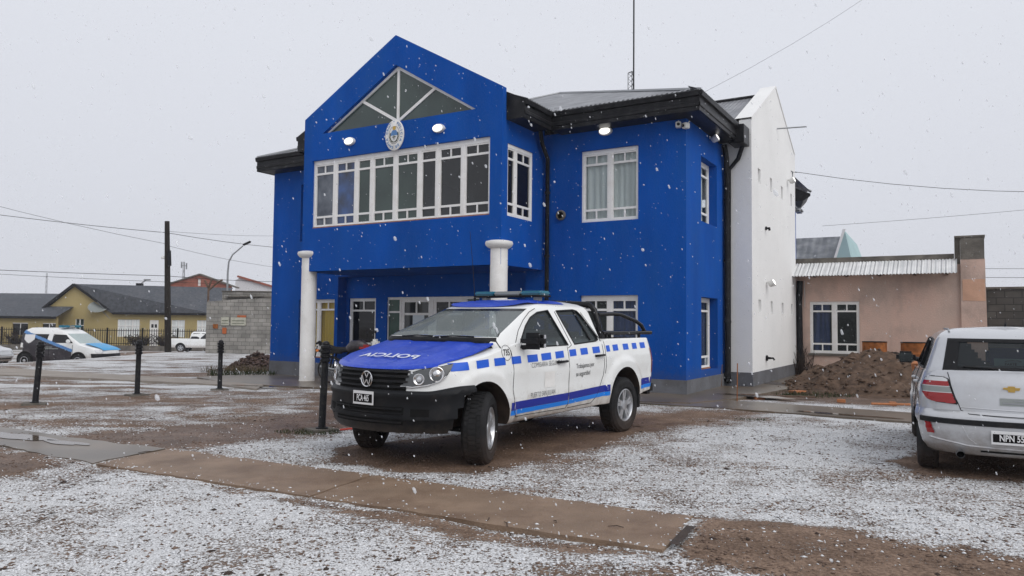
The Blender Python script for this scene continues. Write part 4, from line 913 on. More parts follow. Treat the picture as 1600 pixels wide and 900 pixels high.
c1 = cutter(MB().prism(WF, lambda a, c, d: (a, -1.2 + d, c), 2.4), 'plastic_black'); c2 = cutter(MB().prism(WR_, lambda a, c, d: (a, -1.2 + d, c), 2.4), 'plastic_black')
WS = [(-.828, 1.345), (.828, 1.345), (.655, 1.685), (-.655, 1.685)]
c3 = cutter(MB().prism(WS, lambda a, c, d: (-1.2 + d, a, c), 2.2), 'plastic_black'); c4 = cutter(MB().prism([(-.6, 1.34), (.6, 1.34), (.54, 1.63), (-.54, 1.63)], lambda a, c, d: (-3 + d, a, c), .7), 'plastic_black')
boolean(cab, [inner]); boolean(cab, [c1, c2, c3, c4])
resmooth(cab, 30)
# panes, trims
def side_pane(poly, nm, mt='side_glass'):
    for sg in (1, -1):
        b = MB(); tri = tessellate_polygon([[Vector((a, c, 0)) for a, c in poly]]); b.add([(a, sg * (cW(c) - .014), c) for a, c in poly], [tuple(t) for t in tri]); g = b.build('side_window', mt, tk)
        q = MB(); pts = [(a, sg * (cW(c) + .001), c) for a, c in poly]; q.tube(pts + [pts[0]], .011, n=6); q.build('seal', 'plastic_black', g)
side_pane(WF, 'f'); side_pane(WR_, 'r')
b = MB(); b.tube([(-2.10, cW(1.69) - .003, 1.685), (-2.24, cW(1.29) - .003, 1.29)], .014); b.build('window_divider', 'plastic_black', tk)
def wshield(u, v, off=0):      # u -1..1, v 0..1
    z = 1.325 + (1.682 - 1.325) * v; y = u * (.832 + (.66 - .832) * v); W = cW(z); x0 = cxf(z) - .34
    return (x0 + .34 * max(0, 1 - (abs(y) / W) ** 3) ** (1 / 3) - .012 + off, y, z + off * .3)
b = MB(); b.grid([[wshield(u, v) for u in fs(-1, 1, 20)] for v in fs(0, 1, 8)]); ws = b.build('windscreen', 'screen_fog_reflection', tk, smooth=60)
b = MB(); b.grid([[wshield(u, v, .004) for u in fs(-1, 1, 20)] for v in (0, .045)]); b.grid([[wshield(u, v, .004) for u in fs(-1, 1, 20)] for v in (.92, 1.0)]); b.build('screen_border', 'gloss_black', ws)
b = MB(); b.grid([[wshield(u, v, .016) for u in fs(-1.0, 1.0, 24)] for v in fs(-.30, .03, 4)]); b.build('cowl', 'plastic_black', tk, smooth=60)
b = MB()
for (u0, u1) in ((-.55, .05), (.1, .75)): b.tube([wshield(u0, .02, .02), wshield((u0 + u1) / 2, .06, .025), wshield(u1, .05, .02)], .008)
b.build('wiper', 'plastic_black', ws)
b = MB(); b.add([(-2.553, -.58, 1.35), (-2.553, .58, 1.35), (-2.545, .53, 1.62), (-2.545, -.53, 1.62)], [(0, 1, 2, 3)]); b.build('rear_window', 'side_glass', tk)
# interior
for sy in (-.40, .40):
    b = MB(); b.rbox(-1.55, -1.40, sy - .24, sy + .24, .8, 1.42, .06); b.rbox(-1.53, -1.42, sy - .12, sy + .12, 1.43, 1.62, .045); b.build('seat', 'seat_grey', tk, smooth=50)
b = MB(); b.rbox(-2.42, -2.28, -.66, .66, .8, 1.40, .05); b.rbox(-2.40, -2.3, -.45, -.22, 1.4, 1.55, .04); b.rbox(-2.40, -2.3, .22, .45, 1.4, 1.55, .04); b.build('rear_seat', 'seat_grey', tk, smooth=50)
b = MB(); b.rbox(-.75, -.12, -.78, .78, 1.05, 1.29, .05); b.build('dashboard', 'seat_grey', tk, smooth=50)
b = MB(); n = 20; M = Matrix.Translation((-.86, .40, 1.30)) @ Matrix.Rotation(math.radians(-62), 4, 'Y'); b.tube([tuple(M @ Vector((.18 * math.cos(2 * PI * i / n), .18 * math.sin(2 * PI * i / n), 0))) for i in range(n + 1)], .014, n=6); b.tube([tuple(M @ Vector((-.17, 0, 0))), tuple(M @ Vector((.17, 0, 0)))], .02); b.build('steering_wheel', 'gloss_black', tk, smooth=50)
# hood
def ttopz(x, y):
    W = ts.side(x, tzs(x))[1]; f = min(1, abs(y) / max(.01, W)); prof = [(1, 0)] + ttop(x); xs = [a for a, _ in prof][::-1]; zs = [c for _, c in prof][::-1]
    return tzs(x) + float(np.interp(f, xs, zs))
hw = lin([(-.35, .80), (-.1, .835), (.2, .84), (.4, .82), (.6, .74), (.72, .64), (.80, .52), (.85, .36), (.875, .0)])
hb = MB(); hr = []
for x in fs(-.30, .872, 30):
    w = hw(x); hr.append([(x, w * u, ttopz(x, w * u) + .007 + .012 * (1 if .35 < abs(u) < .72 else 0) * float(sstep(.95, .6, x))) for u in fs(-1, 1, 28)])
hb.grid(hr); hb.grid([[r_[k] for r_ in hr] for k in (-1,)] + [[(r_[-1][0], r_[-1][1] + .004, r_[-1][2] - .02) for r_ in hr]]); hb.grid([[r_[0] for r_ in hr], [(r_[0][0], r_[0][1] - .004, r_[0][2] - .02) for r_ in hr]])
hedge = [r_[-1] for r_ in hr] + []
# front lip of the hood rolls down over the grille
phis = fs(-52, 52, 30)
def lipz(p): return 1.012 + .028 * (abs(p) / 52) ** 2
hb.grid([[ts.front(p, lipz(p), .012) for p in phis], [tuple(np.array(ts.front(p, lipz(p) + .03, .010)) + np.array([-.005, 0, 0])) for p in phis], [(lambda q: (q[0] - .05, q[1] * .97, ttopz(q[0] - .05, q[1] * .97) + .008))(ts.front(p, lipz(p) + .03, 0)) for p in phis]])
hood = hb.build('hood', 'truck_blue', tk, smooth=50)
POL = lambda x, y: (.53 - y * .95, .0 - x * .95 + .02, ttopz(.53 - y * .95, -x * .95 + .02) + .026)
pc = text_mesh('POLICIA', .21, lambda x, y: (.60 - y * .66, .0 - x * .82, 0), 'decal_faint', 'lettering', hood, xs=1.35, bold=.005)
for v in pc.data.vertices: v.co.z = ttopz(v.co.x, v.co.y) + .026
# roof panel in blue (front part of the roof)
rb = MB(); rr = []
def croof(x, y):
    zs_ = [1.69, 1.74, 1.775, 1.80, 1.812, 1.818, 1.82]; ws_ = [.68, .64, .565, .45, .27, .135, 0]
    zy = float(np.interp(abs(y), ws_[::-1], zs_[::-1])); zx = float(np.interp(-x, [.90, 1.06, 1.26, 1.45, 1.7], [1.69, 1.74, 1.775, 1.80, 1.82])); return min(zx, zy)
for x in fs(-.92, -1.98, 20):
    w = float(np.interp(-x, [.92, 1.0, 1.15, 2], [.52, .58, .615, .615])); rr.append([(x - (.10 * abs(u) ** 3 if x > -1.3 else 0), w * u, croof(x - (.10 * abs(u) ** 3 if x > -1.3 else 0), w * u) + .007) for u in fs(-1, 1, 20)])
rb.grid(rr); rb.build('roof_panel', 'truck_blue', tk, smooth=60)
# lower bumper, grille, lamps
bp = MB(); bz = lambda p: .80 + .055 * float(sstep(45, 80, abs(p)))
ph = fs(-90, 90, 60)
rows_ = []
for k, (t, off) in enumerate(((-.02, -.05), (0, .006), (.10, .016), (.30, .020), (.33, .034), (.36, .034), (.55, .024), (.80, .028), (.86, .046), (.93, .044), (1.0, .012), (1.0, -.01))):
    rows_.append([ts.front(p, .365 + (bz(p) - .365) * t, off) for p in ph])
full = [[ts.side(.40, r_[0][2], .006, -1)] + r_ + [ts.side(.40, r_[-1][2], .006, 1)] for r_ in rows_]; bp.grid(full)
bump = bp.build('front_bumper', 'plastic_black', tk, smooth=40)
bm = bmesh.new(); bm.from_mesh(bump.data); bmesh.ops.delete(bm, geom=[f for f in bm.faces if math.hypot(f.calc_center_median().x - FX, f.calc_center_median().z - FZ) < FR - .005], context='FACES'); bm.to_mesh(bump.data); bm.free()
lg = MB()
for z in (.475, .52, .565, .61): lg.grid([[ts.front(p, z + d, o) for p in fs(-30, 30, 16)] for d, o in ((-.008, .02), (0, .045), (.008, .045), (.014, .02))])
lg.build('lower_slat', 'plastic_black', bump, smooth=40)
lgb = MB(); lgb.grid([[ts.front(p, z, .031) for p in fs(-31, 31, 16)] for z in (.455, .635)]); lgb.build('intake', 'void', bump)
for sg in (-1, 1):
    q = MB(); q.grid([[ts.front(sg * p, z, .032) for p in fs(36, 50, 8)] for z in (.50, .62)]); q.build('fog_recess', 'void', bump)
gr = MB(); gr.grid([[ts.front(p, z, .004) for p in fs(-31, 31, 20)] for z in fs(.80, 1.012, 3)]); grille = gr.build('grille', 'void', tk)
q = MB()
for z in (.838, .892, .945, .993): q.grid([[ts.front(p, z + d, o) for p in fs(-31 - (z - .8) * 10, 31 + (z - .8) * 10, 24)] for d, o in ((-.011, .006), (-.008, .026), (.008, .026), (.011, .006))])
q.build('slat', 'plastic_black', grille, smooth=30)
# round emblem with the letters V over W
emb = MB(); ex = Txf(.905) + .035; M = Matrix.Translation((ex, 0.03, .905)); n = 36
emb.lathe([(.083, -.008), (.086, .004), (.080, .010), (.072, .004), (.072, -.004)], n, 'chrome', axis='x', M=M); emb.lathe([(.073, -.002), (0, -.002)], n, 'plastic_black', axis='x', M=M)
e_o = emb.build('emblem', 'chrome', tk, smooth=40)
q = MB()
def stroke(pts, w=.011):
    for a, c in zip(pts[:-1], pts[1:]):
        a = Vector(a); c = Vector(c); t = (c - a).normalized(); n_ = Vector((-t.y, t.x)) * w / 2
        q.add([(ex + .006, .03 + p.x, .905 + p.y) for p in (a + n_, a - n_, c - n_, c + n_)] + [(ex - .004, .03 + p.x, .905 + p.y) for p in (a + n_, a - n_, c - n_, c + n_)], [(0, 1, 2, 3), (0, 4, 5, 1), (1, 5, 6, 2), (2, 6, 7, 3), (3, 7, 4, 0)])
stroke([(-.030, .070), (0, .016), (.030, .070)], .012); stroke([(-.066, .034), (-.033, -.060), (0, -.004), (.033, -.060), (.066, .034)], .013)
q.build('emblem_letters', 'chrome', e_o)
number_plate(tk, lambda u, v, o: (Txf(.71) + .040 + o, u + .01, .71 + v), .30, .14, 'PCA 465')
for sg in (1, -1):
    lpoly = [(27, .845), (29.5, .90), (33, .985), (42, 1.025), (55, 1.052), (64, 1.080), (64, 1.02), (61, .955), (56, .90), (47, .862), (36, .838)]
    b = MB(); tri = tessellate_polygon([[Vector((a, c, 0)) for a, c in lpoly]])
    # fill with a fine grid so that it follows the curve
    def inside(p, z): return bool(inpoly(np.array([p]), np.array([z]), lpoly)[0])
    zz = fs(.835, 1.09, 26); pp = fs(26, 75, 36); nf_ = []
    vs = [ts.front(sg * p, z, .010 + .012 * math.sin(math.radians((p - 26) / 49 * 180))) for z in zz for p in pp]
    for i in range(26):
        for j in range(36):
            if inside((pp[j] + pp[j + 1]) / 2, (zz[i] + zz[i + 1]) / 2): nf_.append((i * 37 + j, i * 37 + j + 1, (i + 1) * 37 + j + 1, (i + 1) * 37 + j))
    b.add(vs, nf_); hl = b.build('headlight', 'lens_smoke', tk, smooth=60)
    q = MB()
    for (p, z, r_) in ((53, .975, .072), (40, .92, .054)):
        P0 = Vector(ts.front(sg * p, z, .024)); P1 = Vector(ts.front(sg * (p + 1), z, .024)); tx = (P1 - P0).normalized() * sg; nrm = Vector((tx.y, -tx.x, 0)); nrm = nrm if nrm.x > 0 else -nrm
        M = Matrix((( nrm.x, tx.x, 0, P0.x), (nrm.y, tx.y, 0, P0.y), (0, 0, 1, P0.z), (0, 0, 0, 1)))
        q.lathe([(r_, -.01), (r_ + .006, .006), (r_, .008), (r_ * .6, -.008), (r_ * .45, .002), (0, .006)], 24, axis='x', M=M)
    q.build('reflector', 'chrome', hl, smooth=40)
    q = MB(); q.tube([ts.front(sg * a, c, .018) for a, c in lpoly[7:] + lpoly[:1]], .008, n=6); q.build('chrome_strip', 'lens_clear', hl, smooth=60)
    q = MB(); q.tube([ts.front(sg * a, c, .012) for a, c in lpoly[2:8]], .005, n=6); q.build('lens_edge', 'plastic_black', hl)
# doors: cut lines, handles, mirrors
def panel_line(pts, name='panel_gap'):
    for sg in (1, -1):
        fine = []
        for a, c in zip(pts[:-1], pts[1:]):
            for t in fs(0, 1, 6)[:-1]: fine.append((a[0] + (c[0] - a[0]) * t, a[1] + (c[1] - a[1]) * t))
        fine.append(pts[-1])
        def pt(x, z):
            zsh = tzs(x)
            if z <= zsh: return ts.side(x, z, .0005, sg)
            return (x, sg * (cW(z) + .0015), z)
        b = MB(); b.tube([pt(x, z) for x, z in fine], .0045, n=4); b.build(name, 'plastic_black', tk)
panel_line([(-.40, 1.20), (-.42, 1.0), (-.42, .52), (-.48, .45), (-1.55, .455), (-1.60, .50), (-1.60, 1.22)])
panel_line([(-1.62, 1.66), (-1.72, 1.24), (-1.62, 1.20)]); panel_line([(-1.60, .455), (-2.18, .47), (-2.30, .55), (-2.47, .82), (-2.49, 1.0), (-2.49, 1.27), (-2.47, 1.34), (-2.26, 1.66)])
panel_line([(-2.55, 1.27), (-2.54, .95), (-2.52, .84)])
panel_line([(-.50, 1.24), (-.68, 1.42), (-.86, 1.545), (-1.05, 1.645), (-1.2, 1.69)])
for (x, z) in ((-1.42, 1.035), (-2.36, 1.085)):
    for sg in (1, -1):
        b = MB(); y = ts.side(x, z)[1]; b.tube([(x + .10, sg * (y + .004), z), (x + .09, sg * (y + .035), z + .002), (x - .09, sg * (y + .035), z + .006), (x - .10, sg * (y + .004), z + .006)], .016, n=8); b.build('door_handle', 'gloss_black', tk, smooth=50)
for sg in (1, -1):
    b = MB(); M = Matrix.Translation((-.62, sg * 1.06, 1.30)) @ Matrix.Rotation(sg * .30, 4, 'Z'); b.rbox(-.08, .07, -.15, .15, -.092, .098, .075, M=M); mo = b.build('mirror', 'plastic_black', tk, smooth=50)
    b = MB(); b.tube([(-.64, sg * .89, 1.225), (-.65, sg * .98, 1.235)], .028); b.build('arm', 'plastic_black', mo)
    b = MB(); b.add([(-.712 - .3 * a * sg, sg * 1.06 + a, 1.30 + c) for a, c in ((-.10, -.075), (.10, -.075), (.10, .075), (-.10, .075))], [(0, 1, 2, 3)]); b.build('mirror_glass', 'chrome', mo)
# running checks and stripes
for sg in (1, -1):
    cks = [(.56, .36), (.24, .03), (-.07, -.27), (-.39, -.57), (-.70, -.91), (-.99, -1.20), (-1.30, -1.49), (-1.63, -1.79), (-1.90, -2.08), (-2.21, -2.40), (-2.58, -2.68), (-2.77, -2.92), (-3.07, -3.23), (-3.35, -3.49), (-3.60, -3.76)]
    zc = lin([(-3.8, 1.205), (-2.9, 1.185), (-1.8, 1.145), (-.9, 1.10), (0, 1.075), (.6, 1.04)])
    b = MB()
    for (a, c) in cks: strip_on(b, lambda x, z: ts.side(x, z, .003, sg), fs(a, c, 6), lambda x: zc(x) - .042, lambda x: zc(x) + .042, nv=4)
    b.build('check_stripe', 'decal_blue', tk, smooth=60)
    zt = lin([(-4.0, .73), (-2.47, .685), (-1.58, .645), (-.34, .615)])
    for nm, o0, o1, mm in (('navy_stripe', .09, .0, 'decal_navy'), ('sky_stripe', .145, .092, 'decal_sky')):
        b = MB()
        for (a, c) in ((-.36, -1.592), (-1.608, -2.62), (-3.54, -3.88)): strip_on(b, lambda x, z: ts.side(x, z, .003, sg), fs(a, c, 26), lambda x: zt(x) - o0, lambda x: zt(x) - o1, nv=3)
        b.build(nm, mm, tk, smooth=60)
        b = MB(); rows_ = []
        for z0 in (zt(-4) - o0, zt(-4) - o1): rows_.append([ts.rear(sg * p, z0, .004) for p in fs(30, 90, 10)])
        b.grid(rows_); b.build(nm, mm, tk, smooth=60)
sd = lambda x0, z0, k=1, sg=1: (lambda x, y: ts.side(x0 - x * sg, z0 + y, .0045, sg))
text_mesh('COMISARIA SEGUNDA', .085, lambda x, y: ts.side(-1.10 - x, 1.022 + y + x * .03, .0045), 'decal_text', 'lettering', tk, xs=.78, bold=-.001)
text_mesh('PUERTO SAN JULIAN', .085, lambda x, y: ts.side(-1.03 - x, .672 + y + x * .03, .0045), 'decal_text', 'lettering', tk, xs=.66, bold=-.001)
text_mesh('Trabajamos por', .085, lambda x, y: ts.side(-1.76 - x, .965 + y + x * .03, .0045), 'decal_text', 'lettering', tk, xs=.82, align='LEFT')
text_mesh('su seguridad', .085, lambda x, y: ts.side(-1.76 - x, .865 + y + x * .03, .0045), 'decal_text', 'lettering', tk, xs=.82, align='LEFT')
b = MB(); strip_on(b, lambda x, z: ts.side(x, z, .003), fs(-1.05, -1.27, 4), .74, .93, nv=2); b.build('door_shield', 'column_white', tk)
q = (-.47, 1.245)
def disc_at(x, z): return (x, ts.side(-.40, 1.20)[1] * 1.0 - .001 - (z - 1.2) * .42 + .005, z)
text_mesh('735', .10, lambda x, y: (lambda X, Z: (X, ts.side(X, min(Z, tzs(X)))[1] + .005 - max(0, Z - tzs(X)) * .6, Z))(-.31 - x, 1.175 + y), 'decal_text', 'lettering', tk, xs=.8, bold=.001)
b = MB(); b.tube([(lambda X, Z: (X, ts.side(X, min(Z, tzs(X)))[1] + .003 - max(0, Z - tzs(X)) * .6, Z))(-.31 + .085 * math.cos(2 * PI * i / 24), 1.175 + .085 * math.sin(2 * PI * i / 24)) for i in range(25)], .003, n=4); b.build('number_ring', 'decal_text', tk)
# tail lamps, rear bumper
for sg in (1, -1):
    b = MB(); b.grid([[ts.rear(sg * p, z, .008) for p in fs(38, 88, 10)] for z in fs(.80, 1.16, 6)]); b.build('tail_light', 'lens_red', tk, smooth=50)
b = MB(); b.rbox(-4.19, -4.0, -.86, .86, .45, .66, .05); b.build('rear_bumper', 'plastic_black', tk, smooth=50)
# sports bar
for sg in (1, -1):
    b = MB(); b.tube([(-2.66, sg * .80, 1.29), (-2.64, sg * .76, 1.50), (-2.63, sg * .70, 1.70), (-2.64, sg * .62, 1.775), (-2.64, 0, 1.80)], .042, n=10); o = b.build('roll_hoop', 'gloss_black', tk, smooth=50)
    b = MB(); b.tube([(-2.66, sg * .74, 1.64), (-3.05, sg * .76, 1.655), (-3.25, sg * .77, 1.65), (-3.70, sg * .79, 1.56), (-3.86, sg * .80, 1.50), (-4.0, sg * .80, 1.38)], .030, n=10); b.tube([(-2.66, sg * .81, 1.385), (-4.17, sg * .81, 1.385)], .030, n=10)
    for x in (-2.75, -2.85, -3.75): b.tube([(x, sg * .82, 1.30), (x, sg * .82, 1.37)], .025)
    b.build('bed_rail', 'gloss_black', tk, smooth=50)
# light bar, aerial
b = MB(); M = Matrix.Translation((-1.64, 0, 1.885))
b.rbox(-.13, .13, -.56, .56, -.035, -.012, .01, 'plastic_black', M); b.rbox(-.12, .12, -.55, -.22, -.012, .045, .02, 'bar_teal', M); b.rbox(-.12, .12, .22, .55, -.012, .045, .02, 'bar_teal', M); b.rbox(-.12, .12, -.21, .21, -.012, .042, .015, 'bar_grey', M)
lb = b.build('light_bar', 'bar_teal', tk, smooth=40)
b = MB(); 
for y in (-.5, .5): b.box(-1.68, -1.60, y * .85 - .04, y * .85 + .04, 1.77, 1.86)
b.build('foot', 'steel_grey', lb)
b = MB(); b.tube([(-1.38, -.42, 1.76), (-1.38, -.42, 1.84)], .018, n=8); b.tube([(-1.38, -.42, 1.83), (-1.40, -.47, 2.2), (-1.43, -.56, 2.75)], [.006, .0045, .003], n=6); b.build('aerial', 'iron_black', tk)
# wheels, axle, sill step
for (x, z, st_) in ((0.04, .37, 26), (-3.09, .37, 0)):
    for sg in (1, -1): make_wheel(tk, x, sg * .835, z, (.385), (.262 if x > -1 else .25), .228, sg, st_ )
b = MB(); b.tube([(-3.09, -.7, .36), (-3.09, .7, .36)], .05); b.tube([(0, -.7, .33), (0, .7, .33)], .04); b.box(-3.9, .6, -.5, .5, .36, .44); b.build('chassis', 'void', tk)
b = MB(); b.rbox(-3.56, -3.50, .60, .94, .30, .75, .01); b.rbox(-3.56, -3.50, -.94, -.60, .30, .75, .01); b.build('mud_flap', 'rubber', tk)

# ------------------------------------------------------------------ silver hatchback, seen from behind
def fill_region(fn, poly, u0, u1, nu, z0, z1, nz, band=None):
    """fine patch on a curved surface limited by a polygon; band(u, z) -> material"""
    uu = fs(u0, u1, nu); zz = fs(z0, z1, nz); P_ = [(u, z) for z in zz for u in uu]; vs = [fn(u, z) for u, z in P_]
    groups = {}
    cu = np.array([[(uu[j] + uu[j + 1]) / 2 for j in range(nu)] for i in range(nz)]); cz = np.array([[(zz[i] + zz[i + 1]) / 2 for j in range(nu)] for i in range(nz)]); ins = inpoly(cu, cz, poly)
    b = MB()
    for i in range(nz):
        for j in range(nu):
            if ins[i, j]:
                k = band(cu[i, j], cz[i, j]) if band else None; groups.setdefault(k, []).append((i * (nu + 1) + j, i * (nu + 1) + j + 1, (i + 1) * (nu + 1) + j + 1, (i + 1) * (nu + 1) + j))
    for k, f_ in groups.items(): b.add(vs, f_, k)
    return b
ag = thing('hatchback', 'silver hatchback parked at the right edge seen from behind', 'car', (6.33, 10.07, 0), math.radians(63))
aW = lin([(.20, .72), (.26, .78), (.34, .815), (.48, .838), (.62, .84), (.66, .825), (.80, .83), (.92, .815), (1.02, .785), (1.1, .76)])
axr = lin([(.20, -3.04), (.26, -3.14), (.34, -3.21), (.48, -3.255), (.60, -3.25), (.645, -3.235), (.665, -3.18), (.8, -3.165), (.95, -3.14), (1.08, -3.07)])
axf = lin([(.20, .60), (.4, .72), (.6, .74), (.8, .66), (.95, .45), (1.1, .2)])
AFX, AFZ, AFR, ARX = 0, .31, .35, -2.54
def aflare(x, z):
    o = 0
    for cx in (AFX, ARX):
        d = math.hypot(x - cx, z - AFZ)
        if z > .2: o = max(o, .026 * float(sstep(AFR + .14, AFR + .04, d)))
    return o + .012 * math.exp(-((z - .86) / .05) ** 2)
asn = Shell(aW, axf, axr, .62, .42, 2.3, 2.5, aflare)
azs = lin([(-3.3, 1.055), (-2.6, 1.05), (-1.0, 1.0), (-.4, .99), (.0, .95), (.4, .86), (.75, .74)])
atop = lambda x: [(.985, .012), (.95, .028), (.90, .036), (.7, .05), (.35, .06), (0, .062)] if x > -3.0 else [(.985, .01), (.95, .018), (.9, .02), (.7, .025), (.35, .03), (0, .03)]
abody = finish(asn.loft(lin([(-3.3, .25), (-2.9, .22), (-2, .2), (.7, .2)]), azs, 30, atop, .05, 16), 'body', 'silver_paint', ag)
boolean(abody, [cutter(MB().lathe([(AFR, .52), (AFR, 1.1)], 40, axis='y', M=Matrix.Translation((x, 0, AFZ + .01)) @ Matrix.Diagonal((1, sg, 1, 1))), 'void') for x in (AFX, ARX) for sg in (-1, 1)])
resmooth(abody, 32)
gW = lin([(.98, .775), (1.05, .765), (1.38, .655), (1.43, .625), (1.475, .56), (1.50, .46)])
gxr = lin([(.98, -3.02), (1.08, -3.02), (1.38, -2.86), (1.43, -2.80), (1.475, -2.68), (1.50, -2.5)])
gxf = lin([(.98, -.05), (1.05, -.15), (1.38, -.98), (1.43, -1.12), (1.475, -1.35), (1.50, -1.6)])
gs = Shell(gW, gxf, gxr, .35, .26, 2.8, 2.6)
agc = finish(gs.loft(lambda x: .98, lambda x: 1.50, 18, lambda x: [(.6, .014), (.3, .02), (0, .022)], .07, 14, xref=(-.1, -2.95)), 'cabin', 'silver_paint', ag)
gi = Shell(lambda z: gW(z) - .05, lambda z: gxf(z) - .08, lambda z: gxr(z) + .06, .30, .22, 2.8, 2.6)
inn = finish(gi.loft(lambda x: 1.0, lambda x: 1.455, 10, lambda x: [(.5, .004), (0, .006)], .2, 8, xref=(-.1, -2.95)), 'cutter', 'seat_grey', None)
AW1 = [(-.50, 1.05), (-1.06, 1.36), (-1.25, 1.385), (-1.42, 1.39), (-1.48, 1.05)]; AW2 = [(-1.55, 1.05), (-1.50, 1.39), (-2.15, 1.375), (-2.42, 1.27), (-2.52, 1.14), (-2.50, 1.07)]
cuts = [cutter(MB().prism(w, lambda a, c, d: (a, -1.2 + d, c), 2.4), 'plastic_black') for w in (AW1, AW2)]
ARW = [(-.57, 1.085), (.57, 1.085), (.60, 1.13), (.555, 1.345), (.50, 1.38), (-.50, 1.38), (-.555, 1.345), (-.60, 1.13)]
cuts.append(cutter(MB().prism(ARW, lambda a, c, d: (-3.3 + d, a, c), .95), 'plastic_black')); cuts.append(cutter(MB().prism([(-.66, 1.07), (.66, 1.07), (.58, 1.38), (-.58, 1.38)], lambda a, c, d: (-1.65 + d, a, c), 1.9), 'plastic_black'))
boolean(agc, [inn]); boolean(agc, cuts); resmooth(agc, 32)
for w in (AW1, AW2):
    for sg in (1, -1):
        b = MB(); tri = tessellate_polygon([[Vector((a, c, 0)) for a, c in w]]); b.add([(a, sg * (gW(c) - .012), c) for a, c in w], [tuple(t) for t in tri]); g = b.build('side_window', 'side_glass', ag)
        q = MB(); pts = [(a, sg * (gW(c) + .002), c) for a, c in w]; q.tube(pts + [pts[0]], .012, n=6); q.build('seal', 'plastic_black', g)
def grear(y, z, off=0): W = gW(z); return (gxr(z) + .26 - .26 * max(0, 1 - (abs(y) / W) ** 2.6) ** (1 / 2.6) - off, y, z)
b = MB(); wv = lambda v: .615 - .06 * v
b.grid([[grear(u * wv(v), 1.075 + .315 * v, -.004) for u in fs(-1, 1, 24)] for v in fs(0, 1, 8)]); rw = b.build('rear_window', 'rear_glass', ag, smooth=60)
b = MB()
for (v0, v1) in ((-.04, .12), (.90, 1.02)): b.grid([[grear(u * wv(v), 1.075 + .315 * v, .006) for u in fs(-1, 1, 24)] for v in fs(v0, v1, 2)])
for (u0, u1) in ((-1.0, -.80), (.80, 1.0)): b.grid([[grear(u * wv(v), 1.075 + .315 * v, .005) for u in fs(u0, u1, 6)] for v in fs(0, 1, 6)])
b.build('screen_border', 'gloss_black', rw, smooth=60)
b = MB(); b.tube([grear(-.10, 1.085, .02), grear(.10, 1.10, .03), grear(.44, 1.115, .025)], [.014, .010, .006]); b.lathe([(.035, 0), (.03, .05), (0, .055)], 14, axis='x', M=Matrix.Translation(grear(-.1, 1.08, .06))); b.build('wiper', 'plastic_black', rw, smooth=50)
b = MB(); b.rbox(-.13, .13, -.02, .02, -.03, .02, .008, M=Matrix.Translation((-2.80, .0, 1.378)) @ Matrix.Rotation(PI / 2, 4, 'Z')); b.build('brake_lamp', 'bar_grey', rw)
b = MB(); b.add([(-2.92, .16, 1.13), (-2.92, -.16, 1.13), (-2.90, -.16, 1.20), (-2.90, .16, 1.20)], [(0, 1, 2, 3)]); stk = b.build('window_card', 'turquoise_wall', ag)
text_mesh('PARTE', .035, lambda x, y: (-2.926, -x + .02, 1.145 + y), 'decal_text', 'lettering', stk, bold=.001); b = MB(); b.tube([(-2.925, .07, 1.172), (-2.92, .04, 1.182), (-2.92, -.04, 1.182), (-2.925, -.07, 1.172)], .004, n=4); b.build('mark', 'decal_text', stk)
b = MB(); b.rbox(-2.7, -2.55, -.45, .20, 1.12, 1.30, .03); b.build('blue_jacket', 'decal_navy', ag)
for sy in (-.36, .36):
    b = MB(); b.rbox(-1.55, -1.42, sy - .22, sy + .22, .7, 1.2, .05); b.rbox(-1.54, -1.44, sy - .12, sy + .12, 1.2, 1.36, .04); b.build('seat', 'seat_grey', ag, smooth=50)
b = MB(); b.rbox(-2.3, -2.18, -.6, .6, .7, 1.15, .05)
for sy in (-.36, .36): b.rbox(-2.28, -2.2, sy - .12, sy + .12, 1.15, 1.27, .03)
b.build('rear_seat', 'seat_grey', ag, smooth=50)
# tail lamps
for sg in (1, -1):
    poly = [(32, .745), (41, .985), (45, 1.0), (60, 1.005), (70, .985), (73, .90), (70, .84), (60, .775), (50, .755)]
    fnr = lambda p, z: asn.rear(sg * p, z, .012 + .02 * math.sin(math.radians(np.clip((p - 32) / 41 * 180, 0, 180))))
    bd = lambda u, z: 'lens_clear' if z > .965 or .845 < z < .853 or .907 < z < .915 else ('bar_grey' if .853 <= z <= .907 else 'lens_red')
    tl = fill_region(fnr, poly, 31, 74, 44, .74, 1.01, 40, bd).build('tail_light', 'lens_red', ag, smooth=60)
    q = MB(); q.tube([asn.rear(sg * a, c, .012) for a, c in poly + poly[:1]], .007, n=6); q.build('lens_edge', 'plastic_black', tl)
    q = fill_region(lambda p, z: asn.rear(sg * p, z, .008), [(53, .445), (58, .56), (66, .56), (63, .445)], 50, 68, 16, .44, .565, 12).build('reflector', 'lens_red', ag, smooth=60)
# black rubbing strip, tailgate joints, creases
b = MB(); b.grid([[asn.rear(p, .575 + dz + .0 * abs(p), o) for p in fs(-74, 74, 50)] for dz, o in ((-.028, .0), (-.024, .016), (.022, .016), (.028, .0))]); b.build('bumper_strip', 'plastic_black', ag, smooth=40)
def rline(pts, r=.004, mm='plastic_black', nm='panel_gap', off=.001):
    fine = []
    for a, c in zip(pts[:-1], pts[1:]):
        for t in fs(0, 1, 8)[:-1]: fine.append((a[0] + (c[0] - a[0]) * t, a[1] + (c[1] - a[1]) * t))
    fine.append(pts[-1]); b = MB(); b.tube([asn.rear(p, z, off) for p, z in fine], r, n=5); return b.build(nm, mm, ag)
rline([(43, 1.05), (40, .99), (31, .74), (29.5, .685), (24, .655), (0, .648), (-24, .655), (-29.5, .685), (-31, .74), (-40, .99), (-43, 1.05)])
rline([(30, .715), (0, .705), (-30, .715)], .006, 'silver_paint', 'crease')
